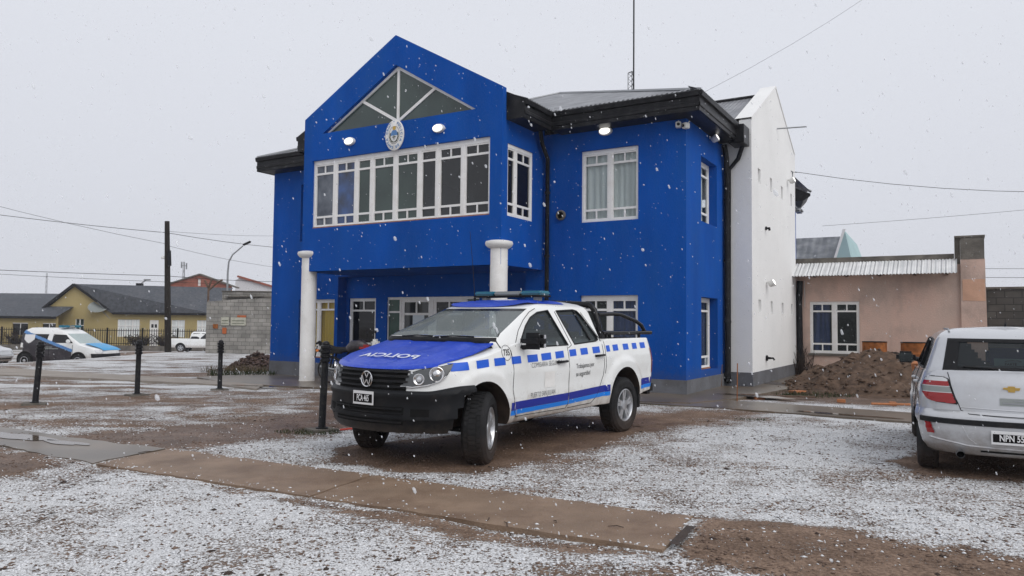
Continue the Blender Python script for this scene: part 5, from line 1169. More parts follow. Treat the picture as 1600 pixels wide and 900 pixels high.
rline([(66, .54), (62, .40), (50, .385), (32, .36), (26, .345), (0, .335), (-26, .345), (-32, .36), (-50, .385), (-62, .40), (-66, .54)], .012, 'silver_paint', 'crease', -.003)
rline([(29, .545), (25, .42), (20, .365)], .010, 'silver_paint', 'crease', -.003); rline([(-29, .545), (-25, .42), (-20, .365)], .010, 'silver_paint', 'crease', -.003)
b = MB(); b.grid([[asn.rear(p, z, .003) for p in fs(-18, 18, 12)] for z in (.285, .305)]); b.build('lower_slot', 'void', ag)
b = MB(); b.lathe([(.035, -.06), (.04, .06)], 16, 'steel_grey', axis='x', M=Matrix.Translation((-3.12, .48, .25)), caps=False); b.lathe([(.034, 0), (0, 0)], 16, 'void', axis='x', M=Matrix.Translation((-3.12, .48, .25))); b.build('exhaust', 'steel_grey', ag)
# cross shaped emblem
ey = .045; b = MB(); xe = axr(.915) - .012
es_ = .85; pts = [(-.085, 0), (-.075, .018), (-.035, .018), (-.033, .034), (.033, .034), (.035, .018), (.085, .018), (.075, -.012), (.035, -.012), (.032, -.034), (-.033, -.034), (-.035, -.012)]
b.prism([(a, c) for a, c in pts], lambda a, c, d: (xe + d, ey - a * es_, .912 + c * es_), .02); b.build('emblem', 'gold', ag)
b = MB(); b.grid([[asn.rear(p, z, .004) for p in fs(-8, 6.5, 6)] for z in (.752, .822)]); bg = b.build('badge', 'bar_grey', ag)
b = MB(); b.grid([[asn.rear(p, z, .007) for p in fs(-6, 5, 6)] for z in (.768, .782)]); b.build('lettering', 'steel_grey', bg); b = MB(); b.grid([[asn.rear(p, z, .007) for p in fs(-1.5, .8, 3)] for z in (.798, .808)]); b.build('mark', 'steel_grey', bg)
number_plate(ag, lambda u, v, o: (axr(.45) - .02 - o, -u + .05, .452 + v), .36, .13, 'NPN 554')
# mirrors, handles, side joints, wheels
for sg in (1, -1):
    b = MB(); b.rbox(-.66, -.52, .80, 1.03, 1.04, 1.19, .045, M=Matrix.Diagonal((1, sg, 1, 1))); mo = b.build('mirror', 'gloss_black', ag, smooth=50); b = MB(); b.add([(-.664, sg * y, z) for y, z in ((.83, 1.06), (1.0, 1.06), (1.0, 1.17), (.83, 1.17))], [(0, 1, 2, 3)]); b.build('mirror_glass', 'side_glass', mo)
    b = MB(); b.tube([(-.58, sg * .74, 1.08), (-.58, sg * .84, 1.10)], .03); b.build('arm', 'gloss_black', mo)
    for x in (-1.30, -2.15):
        b = MB(); y = asn.side(x, .90)[1]; b.tube([(x + .08, sg * (y + .0), .90), (x + .07, sg * (y + .03), .90), (x - .07, sg * (y + .03), .905), (x - .08, sg * y, .905)], .013); b.build('door_handle', 'silver_paint', ag, smooth=50)
    for pts in ([(-1.50, 1.04), (-1.52, .30)], [(-.40, .98), (-.42, .30)], [(-2.50, 1.05), (-2.45, .85), (-2.22, .62), (-2.12, .3)]):
        b = MB(); b.tube([asn.side(pts[0][0] + (pts[-1][0] - pts[0][0]) * t, pts[0][1] + (pts[-1][1] - pts[0][1]) * t, .001, sg) for t in fs(0, 1, 14)], .004, n=4); b.build('panel_gap', 'plastic_black', ag)
    b = MB(); b.tube([(-1.25, sg * .50, 1.497), (-2.35, sg * .52, 1.490), (-2.62, sg * .53, 1.46)], .011, n=6); b.build('roof_rail', 'steel_grey', ag)
    for x in (AFX, ARX): make_wheel(ag, x, sg * .745, .30, .305, .195, .19, sg, 0)
b = MB(); b.tube([(-2.38, 0, 1.52), (-2.42, 0, 1.56)], .012); b.build('aerial', 'plastic_black', ag)

# ------------------------------------------------------------------ plainer vehicles down the street
def plain_car(root, W, L0, L1, zs, gw, gxf, gxr, zr, paint, wheels, R, wins, top=None, Lf=.5, Lr=.3, dark=None, wl=None, zb=.25):
    sh = Shell(W, L1, L0, Lf, Lr, 2.3, 3.0); bd_ = finish(sh.loft(lambda x: zb, zs, 10, lambda x: [(.97, .02), (.9, .035), (.5, .05), (0, .05)], .12, 8), 'body', paint, root)
    gz0 = .9; g_ = Shell(gw, gxf, gxr, .3, .12, 3, 4); cb = finish(g_.loft(lambda x: gz0, lambda x: zr, 8, lambda x: [(.5, .012), (0, .015)], .15, 8, xref=(gxf(1.1), gxr(1.1))), 'cabin', paint, root)
    boolean(bd_, [cutter(MB().lathe([(R + .05, .5), (R + .05, 1.2)], 28, axis='y', M=Matrix.Translation((x, 0, R + .02)) @ Matrix.Diagonal((1, sg, 1, 1))), 'void') for x in wheels for sg in (-1, 1)])
    resmooth(bd_)
    for w in wins:
        for sg in (1, -1):
            b = MB(); tri = tessellate_polygon([[Vector((a, c, 0)) for a, c in w]]); b.add([(a, sg * (gw(c) + .004), c) for a, c in w], [tuple(t) for t in tri]); b.build('side_window', 'pane_black', root)
    for x in wheels:
        for sg in (1, -1): make_wheel(root, x, sg * (W(.4) - .10), R, R, .2, R * .62, sg, 0, simple=True)
    return sh, g_
def front_glass(root, g_, z0, z1, k=.9):
    b = MB(); b.grid([[(lambda q: (q[0] + .004, q[1], q[2]))(g_.front(p, z, .004)) for p in fs(-62, 62, 12)] for z in fs(z0, z1, 6)]); b.build('windscreen', 'screen_fog_reflection', root, smooth=60)
# police van with dark rear half and cyan bonnet
vx, vy = -20.2, 34.6
van = thing('police_van', 'small police van, white front and dark rear with blue diagonal band and cyan hood', 'van', (vx + .9, vy, float(zg(vx, vy)) + .03), math.radians(-6))
vW = lin([(.2, .78), (.5, .86), (1.0, .86), (1.2, .83)])
vs_, vg = plain_car(van, vW, lin([(.2, -3.0), (1.2, -3.05)]), lin([(.2, .95), (.5, 1.02), (.8, .95), (1.1, .6)]), lin([(-3.1, 1.12), (-.3, 1.12), (.2, 1.02), (.75, .86), (1.0, .72)]), lin([(.9, .86), (1.1, .85), (1.6, .74), (1.8, .60)]), lin([(.9, .2), (1.08, .05), (1.55, -.70), (1.74, -1.0), (1.8, -1.3)]), lin([(.9, -3.04), (1.5, -3.0), (1.74, -2.9), (1.8, -2.7)]), 1.80, 'truck_white', (-.12, -2.72), .31,
    [[(-.42, 1.13), (-.80, 1.50), (-1.42, 1.52), (-1.46, 1.13)], [(-1.70, 1.20), (-1.66, 1.52), (-2.5, 1.52), (-2.5, 1.35)]], wl=None)
front_glass(van, vg, 1.12, 1.55)
vsd = lambda x, z, sg=-1, off=.012: (x, sg * (vs_.side(x, z)[1] + off if z < 1.1 else vg.side(x, z)[1] + off), z)
b = MB(); poly = [(-2.98, .3), (-.45, .3), (-.45, .74), (-2.55, 1.48), (-2.98, 1.62)]
fill_region(lambda x, z: vsd(x, z), poly, -3.0, -.3, 50, .28, 1.72, 34).build('dark_panel', 'van_dark', van)
fill_region(lambda x, z: vsd(x, z, -1, .018), [(-3.0, 1.70), (-2.9, 1.72), (-2.5, 1.56), (-.40, .84), (-.44, .72), (-2.55, 1.44), (-3.0, 1.62)], -3.0, -.3, 60, .66, 1.76, 44).build('blue_band', 'stripe_blue', van)
fill_region(lambda x, z: vsd(x, z, -1, .022), [(-2.80, 1.50), (-2.30, 1.50), (-2.30, 1.30), (-2.42, 1.16), (-2.55, 1.10), (-2.68, 1.16), (-2.80, 1.30)], -2.8, -2.3, 14, 1.1, 1.5, 12).build('shield_decal', 'decal_white', van)
fill_region(lambda x, z: vsd(x, z, -1, .016), [(-2.45, 1.24), (-2.45, 1.50), (-1.66, 1.50), (-1.70, 1.24)], -2.5, -1.6, 20, 1.2, 1.55, 10).build('side_window', 'pane_black', van)
for wx in (-2.72, -.12): b = MB(); b.lathe([(.38, -.90), (.38, -.86)], 28, axis='y', M=Matrix.Translation((wx, 0, .36))); b.build('wheel_arch', 'void', van); make_wheel(van, wx, -.83, .31, .31, .2, .19, -1, 0, simple=True)
b = MB(); b.grid([[vs_.front(p, z, .03) for p in fs(-90, 90, 24)] for z in (.26, .42)]); b.build('lower_bumper', 'truck_white', van, smooth=50)
for dx in (-.42, -1.56): b = MB(); b.tube([vsd(dx, z, -1, .018) for z in fs(.35, 1.05, 6)], .008, n=4); b.build('panel_gap', 'gloss_black', van)
b = MB()
for (a0, a1, z) in ((-2.1, -1.4, .92), (-2.0, -1.1, .85)): b.add([vsd(a0, z, -1, .02), vsd(a1, z, -1, .02), vsd(a1, z + .035, -1, .02), vsd(a0, z + .035, -1, .02)], [(0, 1, 2, 3)])
b.build('lettering_band', 'bar_grey', van)
b = MB(); rr = []
for x in fs(.02, .93, 8):
    w = .62; rr.append([(x, w * u, float(np.interp(x, [-.3, .2, .75, 1.0], [1.12, 1.02, .86, .72])) + .062 - .012 * u * u) for u in fs(-1, 1, 8)])
b.grid(rr); b.build('hood', 'hood_cyan', van, smooth=60)
b = MB(); b.grid([[vs_.front(p, z, .02) for p in fs(-90, 90, 24)] for z in fs(.42, .66, 4)]); b.build('front_bumper', 'plastic_black', van, smooth=50)
for sg in (1, -1): b = MB(); b.grid([[vs_.front(sg * p, z, .015) for p in fs(38, 70, 6)] for z in (.70, .84)]); b.build('headlight', 'lens_clear', van)
b = MB(); M = Matrix.Translation((-1.2, 0, 1.87)); b.rbox(-.13, .13, -.6, -.18, -.05, .06, .02, 'bar_teal', M); b.rbox(-.12, .12, -.17, .17, -.05, .04, .02, 'bar_grey', M); b.rbox(-.13, .13, .18, .6, -.05, .06, .02, 'bar_teal', M); b.build('light_bar', 'bar_teal', van)
b = MB(); b.rbox(-.62, -.46, -1.08, -.92, 1.12, 1.30, .04); b.build('mirror', 'truck_white', van, smooth=50)
# white pickup far down the street
px_, py_ = -23.75, 57.3
wp = thing('white_pickup', 'white double cab pickup parked far down the street by the fence', 'pickup truck', (px_, py_, float(zg(px_, py_)) + .03), math.radians(4)); wp.scale = (.9, .9, .9)
wW = lin([(.3, .84), (.6, .92), (1.0, .92), (1.2, .88)])
ws_, wg = plain_car(wp, wW, lin([(.2, -2.55), (1.2, -2.55)]), lin([(.2, 2.6), (1.1, 2.4)]), lin([(-2.6, 1.12), (1.1, 1.12), (1.5, 1.05), (2.6, .98)]), lin([(.9, .90), (1.15, .87), (1.6, .72), (1.75, .6)]), lin([(.9, 1.5), (1.1, 1.35), (1.6, .75), (1.75, .4)]), lin([(.9, -.75), (1.6, -.65), (1.75, -.5)]), 1.75, 'truck_white', (1.75, -1.40), .38,
    [[(1.05, 1.16), (.72, 1.60), (.25, 1.64), (.22, 1.16)], [(.12, 1.16), (.14, 1.64), (-.42, 1.62), (-.62, 1.16)]], zb=.42)
front_glass(wp, wg, 1.14, 1.6)
b = MB(); b.rbox(.9, 1.1, -1.12, -.92, 1.1, 1.32, .04); b.build('mirror', 'truck_white', wp, smooth=50)
# nose of a silver car at the left edge
cx_, cy_ = -24.75, 35.6
sc_ = thing('silver_car', 'silver car of which only the nose shows at the far left edge', 'car', (cx_, cy_, float(zg(cx_, cy_)) + .03), math.radians(-10))
sW = lin([(.2, .72), (.5, .82), (.9, .80), (1.0, .76)])
ss_, sg_ = plain_car(sc_, sW, lin([(.2, -3.2), (1.0, -3.2)]), lin([(.2, .75), (.5, .85), (.8, .7)]), lin([(-3.2, .95), (-.3, .93), (.5, .80), (.9, .68)]), lin([(.85, .78), (1.35, .60), (1.42, .5)]), lin([(.9, .1), (1.35, -.7), (1.42, -1)]), lin([(.9, -2.9), (1.35, -2.3), (1.42, -2.1)]), 1.42, 'silver_paint', (0, -2.5), .30, [[(-.5, .97), (-.9, 1.3), (-1.4, 1.32), (-1.45, .97)]])
front_glass(sc_, sg_, .96, 1.33)
for sg in (1, -1): b = MB(); b.grid([[ss_.front(sg * p, z, .015) for p in fs(35, 70, 6)] for z in (.60, .72)]); b.build('headlight', 'lens_clear', sc_)
b = MB(); b.grid([[ss_.front(p, z, .01) for p in fs(-30, 30, 8)] for z in (.35, .55)]); b.build('grille', 'void', sc_)
# ------------------------------------------------------------------ pink house and what stands at the right
def wp_(F_, D_, z=0): p = bw(F_, D_, z); return p
def frame_thing(name, label, cat, F_, D_, z=0, group=None, rz=0):
    o = thing(name, label, cat, bw(F_, D_, z), BROT + rz, group); ORG[o.name] = Vector((F_, D_, z)); return o
ph = frame_thing('pink_house', 'low pink plastered house with corrugated porch roof and square chimney end', 'house', -2, 24.3)
DP = 24.3; WP_ = (-3.96, -2.57, .70, 2.27)
b = MB(); b.panel([(-4.6, -.3), (.02, -.3), (.02, 3.3), (-4.6, 3.42)], [rect(WP_)], fnD(DP), .12)
b.add([(-4.6, 30, -.3), (.6, 30, -.3), (.6, 30, 3.4), (-4.6, 30, 3.4)], [(0, 1, 2, 3)]); b.build('wall', 'pink_wall', ph)
window(ph, PD(DP), *WP_, [(1, 2), (1, 2)], wb=.05, pane='pane_clear', curtain=[(-3.9, -3.4, 'curtain_blue')], topf=.06)
b = MB(); b.box(-4.0, -2.5, DP - .05, DP + .05, .63, .70); b.build('sill', 'cement_dark', ph)
b = MB(); b.add([(.02, 24.22, -.3), (.66, 24.22, -.3), (.62, 24.22, 1.7), (.60, 24.22, 3.42), (.02, 24.22, 3.42), (.02, 24.6, -.3), (.66, 30, -.3), (.62, 30, 3.42), (.02, 24.6, 3.42)], [(0, 1, 2, 3, 4), (0, 4, 8, 5), (1, 6, 7, 3, 2)]); pc_ = b.build('pier', 'pink_wall', ph)
b = MB(); b.panel([(.06, 2.27), (.60, 2.25), (.585, 2.86), (.06, 2.86)], [], lambda a, c, w: (a, 24.212, c)); b.build('plaster_patch', 'pink_patch', pc_)
b = MB(); b.box(.02, .59, 24.21, 24.95, 3.42, 4.02); b.box(-.12, .018, 24.35, 25.0, 3.2, 4.03); b.build('chimney', 'cement_dark', ph)
b = MB(); b.box(-.12, .61, 24.19, 24.97, 4.03, 4.08); b.build('chimney_cap', 'cement_dark', ph)
b = MB(); b.box(-4.6, -.13, 24.38, 24.6, 3.30, 3.60); b.build('parapet', 'cement_dark', ph)
b = MB(); n = 460
r0, r1 = [], []
for i in range(n + 1):
    u = -4.42 + 4.36 * i / n; h = .011 * math.sin(2 * PI * u / .085); r0.append((u, 24.36, 3.45 + h)); r1.append((u, 23.55, 3.01 + h))
b.grid([r0, r1]); b.grid([[(x, y, z - .008) for x, y, z in r0], [(x, y, z - .008) for x, y, z in r1]]); b.build('porch_roof', 'porch_sheet', ph, smooth=60)
b = MB()
for u in (-3.8, -2.9, -2.0, -1.1, -.3): b.box(u - .03, u + .03, 23.7, 24.3, 3.0, 3.07)
b.build('rafter', 'wood_plank', ph)
b = MB(); b.tube([(-4.10, 24.27, 2.9), (-4.09, 24.27, 2.1)], .008, n=4); b.build('cable', 'lamp_white', ph)

gh = frame_thing('turquoise_house', 'pale turquoise gable end with grey roof rising behind the pink house', 'house', -4.5, 34)
b = MB(); b.add([(-4.58, 34, 4.2), (-3.85, 34, 4.2), (-4.12, 34, 5.55), (-4.58, 34, 0), (-3.85, 34, 0)], [(0, 1, 2), (0, 3, 4, 1)]); b.add([(-3.85, 34, 0), (-3.85, 40, 0), (-3.85, 40, 4.2), (-3.85, 34, 4.2)], [(0, 1, 2, 3)]); b.add([(-4.12, 34, 5.55), (-3.85, 34, 4.2), (-3.85, 40, 4.2), (-4.3, 40, 5.55)], [(0, 1, 2, 3)]); b.build('gable', 'turquoise_wall', gh)
b = MB(); b.add([(-8.5, 34.1, 4.2), (-4.58, 34.1, 4.2), (-4.25, 35.6, 5.50), (-8.5, 35.6, 5.50)], [(0, 1, 2, 3)]); b.add([(-8.5, 34.1, 0), (-4.58, 34.1, 0), (-4.58, 34.1, 4.2), (-8.5, 34.1, 4.2)], [(0, 1, 2, 3)]); b.build('roof', 'roof_grey_far', gh)
b = MB(); b.add([(-4.62, 33.97, 4.2), (-4.52, 33.97, 4.2), (-4.08, 33.97, 5.62), (-4.20, 33.97, 5.62)], [(0, 1, 2, 3)]); b.build('verge', 'white_wall', gh)

bwll = frame_thing('dark_block_wall', 'dark concrete block wall right of the pink house', 'wall', 3, 26)
b = MB(); b.box(.64, 9, 26, 26.2, -.2, 2.66); b.build('blocks', 'block_wall_dark', bwll); b = MB(); b.box(.64, 9, 25.97, 26.23, 2.66, 2.72); b.build('coping', 'cement_dark', bwll)

# earth heap with drums, bricks and planks
mc = Vector((8.9, 18.2)); mound = thing('dirt_heap', 'heap of brown earth in front of the pink house wall', 'dirt heap', (mc.x, mc.y, 0))
n = 90; vs = []; 
for i in range(n):
    for j in range(n):
        x = -4.6 + 9.2 * i / (n - 1); y = -4.0 + 8.2 * j / (n - 1)
        r1 = math.hypot(x / 3.0, (y - .3) / 2.9); h = .92 * max(0, 1 - math.hypot((x - .1) / 2.2, (y - .3) / 2.6)) ** .9 + .13 * max(0, 1 - math.hypot((x + 1.3) / 2.2, (y + .6) / 2.4)) + .55 * max(0, 1 - math.hypot((x - 2.4) / 2.4, (y) / 2.4))
        v = Vector((x + mc.x, y + mc.y, 0)); nz = mnoise.fractal(v * 1.6, .9, 2.2, 4) * .14 + mnoise.fractal(v * 6, .8, 2.1, 4) * .055 + abs(mnoise.noise(v * 11)) * .04
        vs.append((x, y, -.05 + (h + (nz) * min(1, h * 4)) if h > .002 else -.06))
me_v = np.array(vs); idx = np.arange(n * n).reshape(n, n); f_ = np.stack([idx[:-1, :-1].ravel(), idx[1:, :-1].ravel(), idx[1:, 1:].ravel(), idx[:-1, 1:].ravel()], 1)
ms = np_mesh('earth', me_v, f_, ['soil'], mound, smooth=False)
def lumps(name, pts, size, mname, parent=None, flat=.7, seed=1, sq=0):
    """many small irregular lumps as one mesh"""
    r = np.random.default_rng(seed); N = len(pts)
    base = np.array([(1, 0, 0), (-1, 0, 0), (0, 1, 0), (0, -1, 0), (0, 0, 1), (0, 0, -1)], float); fc = np.array([(4, 0, 2), (4, 2, 1), (4, 1, 3), (4, 3, 0), (5, 2, 0), (5, 1, 2), (5, 3, 1), (5, 0, 3)])
    sc_ = size * (.45 + r.random((N, 1)) ** 2 * 1.3); an = r.random(N) * 2 * PI
    v = base[None] * (.6 + .8 * r.random((N, 6, 1))) * sc_[:, None, :]; v = v * np.stack([1 + r.random(N) * .8, np.ones(N), flat * (.7 + .5 * r.random(N))], 1)[:, None, :]
    c, s_ = np.cos(an)[:, None], np.sin(an)[:, None]; x = v[:, :, 0] * c - v[:, :, 1] * s_; y = v[:, :, 0] * s_ + v[:, :, 1] * c
    v = np.stack([x, y, v[:, :, 2]], 2) + pts[:, None, :]
    f = (fc[None] + 6 * np.arange(N)[:, None, None]).reshape(-1, 3)
    return np_mesh(name, v.reshape(-1, 3), f, [mname] if isinstance(mname, str) else mname, parent)
def heap_h(px, py):
    i = np.clip(((px + 4.6) / 9.2 * (n - 1)).round().astype(int), 0, n - 1); j = np.clip(((py + 4.0) / 8.2 * (n - 1)).round().astype(int), 0, n - 1); return me_v[:, 2].reshape(n, n)[i, j]
rr = rng.random((2600, 2)) * np.array([8.4, 7.6]) - np.array([4.2, 3.8]); hh = heap_h(rr[:, 0], rr[:, 1]); k = hh > 0
cl = lumps('clod', np.column_stack([rr[k], hh[k]]), .045, 'soil', mound, .8, 5); cl['kind'] = 'stuff'
def drum(F_, D_, z, R, H, label, tilt=0):
    t = frame_thing('rusty_drum', label, 'drum', F_, D_, z, 'rusty drums behind the earth heap'); t.rotation_euler.x = tilt
    b = MB(); M = Matrix.Translation((F_, D_, z)); b.lathe([(R, 0), (R, H * .3), (R + .012, H * .33), (R, H * .36), (R, H * .64), (R + .012, H * .67), (R, H * .7), (R, H), (R - .012, H), (R - .012, .02), (0, .02)], 28, M=M, caps=False); b.build('barrel', 'rust_orange', t, smooth=30)
    b = MB(); b.lathe([(R, H - .01), (R + .018, H), (R, H + .015), (R - .02, H)], 28, M=M, caps=False); b.build('rim', 'iron_black', t)
drum(-2.05, 22.9, .22, .31, .88, 'rusty drum behind the top of the earth heap, left of the pair'); drum(-1.08, 22.9, .2, .33, .90, 'rusty drum partly behind the silver car mirror, right of the pair')
t = frame_thing('old_tyre', 'small dark tyre standing between the two rusty drums', 'tyre', -1.52, 22.6, .70)
b = MB(); b.lathe([(.06, -.05), (.09, -.06), (.135, -.05), (.15, 0), (.135, .05), (.09, .06), (.06, .05)], 24, axis='y', M=Matrix.Translation((-1.52, 22.6, .70)), caps=False); b.lathe([(.06, 0), (0, 0)], 16, axis='y', M=Matrix.Translation((-1.52, 22.6, .70))); b.build('tread', 'rubber', t, smooth=40)
def brick(X, Y, z, rz, tilt, label, L=.30, W_=.16, H=.10, mname='brick_orange', name='hollow_brick', grp='loose bricks on the ground'):
    t = thing(name, label, 'brick', (X, Y, z), rz, grp); t.rotation_euler.x = tilt
    b = MB(); nh = 3
    xs_ = [(-L / 2), (L / 2)]
    b.panel([(-W_ / 2, 0), (W_ / 2, 0), (W_ / 2, H), (-W_ / 2, H)], [[(-W_ / 2 + .02 + k * (W_ - .02) / nh, .02), (-W_ / 2 + (k + 1) * (W_ - .02) / nh, .02), (-W_ / 2 + (k + 1) * (W_ - .02) / nh, H - .02), (-W_ / 2 + .02 + k * (W_ - .02) / nh, H - .02)] for k in range(nh)], lambda a, c, w: (-L / 2 + w, a, c), L * .8, thick=L)
    b.add([(L / 2, -W_ / 2, 0), (L / 2, W_ / 2, 0), (L / 2, W_ / 2, H), (L / 2, -W_ / 2, H)], [(0, 1, 2, 3)]); b.build('clay_body', mname, t); return t
brick(8.28, 14.95, .66, -.9, .3, 'orange hollow brick lying on the heap beside the silver car', .46, .18, .16)
brick(6.45, 16.9, .0, .5, .0, 'broken orange brick near the white wall corner', .34, .2, .06); brick(5.1, 15.4, .0, .1, 0, 'thin piece of brick in front of the annex', .2, .1, .05)
brick(6.6, 15.0, .0, -.4, 0, 'brick half by the edge of the heap', .16, .1, .06); brick(7.35, 14.45, .0, 1.2, 0, 'brick half nearest the silver car', .2, .12, .07)
t = thing('leaning_board', 'short brown board leaning on the plinth by the black downpipe', 'board', (5.02, 18.1, .04), BROT + .2); b = MB(); b.box(-.07, .07, -.02, .02, 0, .55, M=Matrix.Rotation(-.35, 4, 'X')); b.build('plank', 'wood_plank', t)
t = thing('iron_rod', 'thin rusty rod standing in the ground before the corner of the building', 'rod', (4.55, 15.1, 0)); b = MB(); b.tube([(0, 0, -.05), (.01, 0, .75)], .010, n=6); b.build('bar', 'rust_orange', t)
t = thing('plank', 'long thin plank lying on the wet ground by the annex', 'plank', (5.6, 15.75, .03), -.25); b = MB(); b.rbox(-.75, .75, -.05, .05, 0, .03, .006); b.build('board', 'wood_plank', t)
t = thing('pipe', 'red brown pipe lying at the foot of the heap beside the car', 'pipe', (7.4, 14.2, .03), -.15); b = MB(); b.tube([(-.55, 0, .02), (.5, .03, .02)], .022); b.build('tube', 'brick_orange', t)
t = thing('red_hose', 'short red hose end lying beside the bollard base', 'hose', (-2.32, 10.25, .03), -.1); b = MB(); b.tube([(0, 0, .0), (.14, -.01, .02), (.30, .0, .01), (.42, -.03, 0)], .014); b.build('tube', 'red_plastic', t)

# ------------------------------------------------------------------ bollards
def bollard(X, Y, h, lean, label):
    t = thing('bollard', label, 'bollard', (X, Y, float(zg(X, Y))), random.uniform(0, 1), 'black bollards along the forecourt'); t.rotation_euler.x = lean[1]; t.rotation_euler.y = lean[0]
    b = MB(); b.rbox(-.19, .19, -.16, .16, -.04, .03, .01); b.build('base', 'cement_dark', t)
    b = MB(); b.lathe([(.085, .02), (.085, .045), (.056, .05), (.050, .07), (.048, h - .26)], 20); b.build('post', 'bollard_black', t, smooth=40)
    b = MB(); p = []; z = h - .28
    for k in range(4): p += [(.056, z), (.071, z + .012), (.071, z + .042), (.056, z + .052)]; z += .06
    p += [(.05, z), (.054, z + .012), (.045, z + .035), (.02, z + .05), (0, z + .052)]; b.lathe(p, 20); b.build('cap', 'bollard_black', t, smooth=30)
bollard(-8.32, 13.14, 1.10, (.05, 0), 'leaning black bollard, farthest left of the row'); bollard(-7.47, 15.0, 1.10, (.01, 0), 'black bollard, second from the left of the row')
bollard(-6.44, 16.59, 1.10, (0, 0), 'black bollard, third from the left before the brick wall'); bollard(-2.60, 10.36, 1.22, (.03, 0), 'tallest black bollard, right beside the pickup')
# rough concrete footings under the bollards
# ------------------------------------------------------------------ motorcycle under the porch
mt = thing('motorcycle', 'dark motorcycle parked under the porch behind the pickup', 'motorcycle', (-4.30, 17.85, .04), math.radians(-8))
def mw(x, nm='wheel'):
    b = MB(); b.lathe([(.27, -.045), (.30, -.05), (.325, 0), (.30, .05), (.27, .045)], 36, axis='y', M=Matrix.Translation((x, 0, .325)), caps=False); w = b.build(nm, 'rubber', mt, smooth=50)
    b = MB(); b.lathe([(.272, -.03), (.262, 0), (.272, .03)], 36, axis='y', M=Matrix.Translation((x, 0, .325)), caps=False)
    for k in range(14): a = 2 * PI * k / 14; b.tube([(x + .03 * math.cos(a), 0, .325 + .03 * math.sin(a)), (x + .265 * math.cos(a + .2), 0, .325 + .265 * math.sin(a + .2))], .004, n=4)
    b.lathe([(.04, -.06), (.04, .06)], 12, axis='y', M=Matrix.Translation((x, 0, .325))); b.build('rim', 'steel_grey', w)
mw(0); mw(1.28)
b = MB(); b.rbox(.35, .78, -.13, .13, .25, .62, .05, M=None); b.lathe([(.09, -.16), (.09, .16)], 16, axis='y', M=Matrix.Translation((.5, 0, .36))); b.build('engine', 'iron_black', mt, smooth=40)
b = MB(); b.tube([(0, 0, .33), (.3, 0, .45), (.45, 0, .75), (.95, 0, .85)], .03); b.tube([(-.02, .09, .33), (.3, .1, .40)], .022); b.tube([(.1, .1, .72), (.02, .1, .35)], .022); b.tube([(.1, -.1, .72), (.02, -.1, .35)], .022); b.build('frame', 'iron_black', mt)
b = MB(); b.tube([(1.28, .08, .325), (1.02, .08, .98)], .024); b.tube([(1.28, -.08, .325), (1.02, -.08, .98)], .024); b.build('fork', 'steel_grey', mt)
b = MB(); b.tube([(.45, .1, .33), (.1, .14, .34), (-.20, .15, .40)], [.018, .028, .032]); b.tube([(.45, -.1, .33), (.1, -.14, .34), (-.20, -.15, .40)], [.018, .028, .032]); b.build('exhaust', 'steel_grey', mt, smooth=50)
b = MB(); b.tube([(-.30, 0, .92), (-.10, 0, .88), (.15, 0, .79), (.45, 0, .80)], [.03, .055, .075, .06], n=12); b.rbox(-.28, .30, -.07, .07, .70, .82, .03); b.build('seat', 'rubber', mt, smooth=60)
b = MB(); b.tube([(.42, 0, .80), (.55, 0, .88), (.75, 0, .90), (.92, 0, .84)], [.09, .15, .15, .08], n=14); b.build('tank', 'van_dark', mt, smooth=60)
b = MB(); b.rbox(.70, 1.02, -.16, .16, .78, .93, .05); b.build('fairing', 'lens_red', mt, smooth=50); b = MB(); b.rbox(1.0, 1.18, -.12, .12, .86, 1.06, .05); b.build('headlamp', 'lamp_white', mt, smooth=50)
b = MB(); b.tube([(-.20, 0, .92), (-.30, 0, .97), (-.38, 0, .93)], [.03, .04, .02], n=8); b.tube([(-.34, 0, .88), (-.40, 0, .60)], .015); b.build('tail', 'iron_black', mt, smooth=50)
b = MB(); b.rbox(-.36, -.30, -.06, .06, .74, .80, .012); b.build('tail_light', 'lens_orange', mt)
b = MB(); b.tube([(.98, .36, 1.04), (1.02, .1, 1.02), (1.02, -.1, 1.02), (.98, -.36, 1.04)], .016); b.build('handlebar', 'iron_black', mt)
for sg in (-1, 1): b = MB(); b.tube([(1.0, sg * .25, 1.03), (1.0, sg * .30, 1.22)], .006, n=5); b.rbox(.985, 1.0, sg * .30 - .06, sg * .30 + .06, 1.19, 1.27, .006); b.build('mirror', 'iron_black', mt)
b = MB(); b.tube([(1.05, 0, .66), (1.28, 0, .70), (1.55, 0, .60)], [.05, .07, .03], n=8); b.build('mudguard', 'iron_black', mt, smooth=50)
b = MB(); b.rbox(.92, 1.04, .14, .30, .50, .98, .05); b.build('leg_shield', 'iron_black', mt, smooth=40)

# ------------------------------------------------------------------ left background
def zgf(x, y): return float(zg(x, y))
def rd(name, label, cat, X, Y, group=None): return thing(name, label, cat, (X, Y, zgf(X, Y)), 0, group)
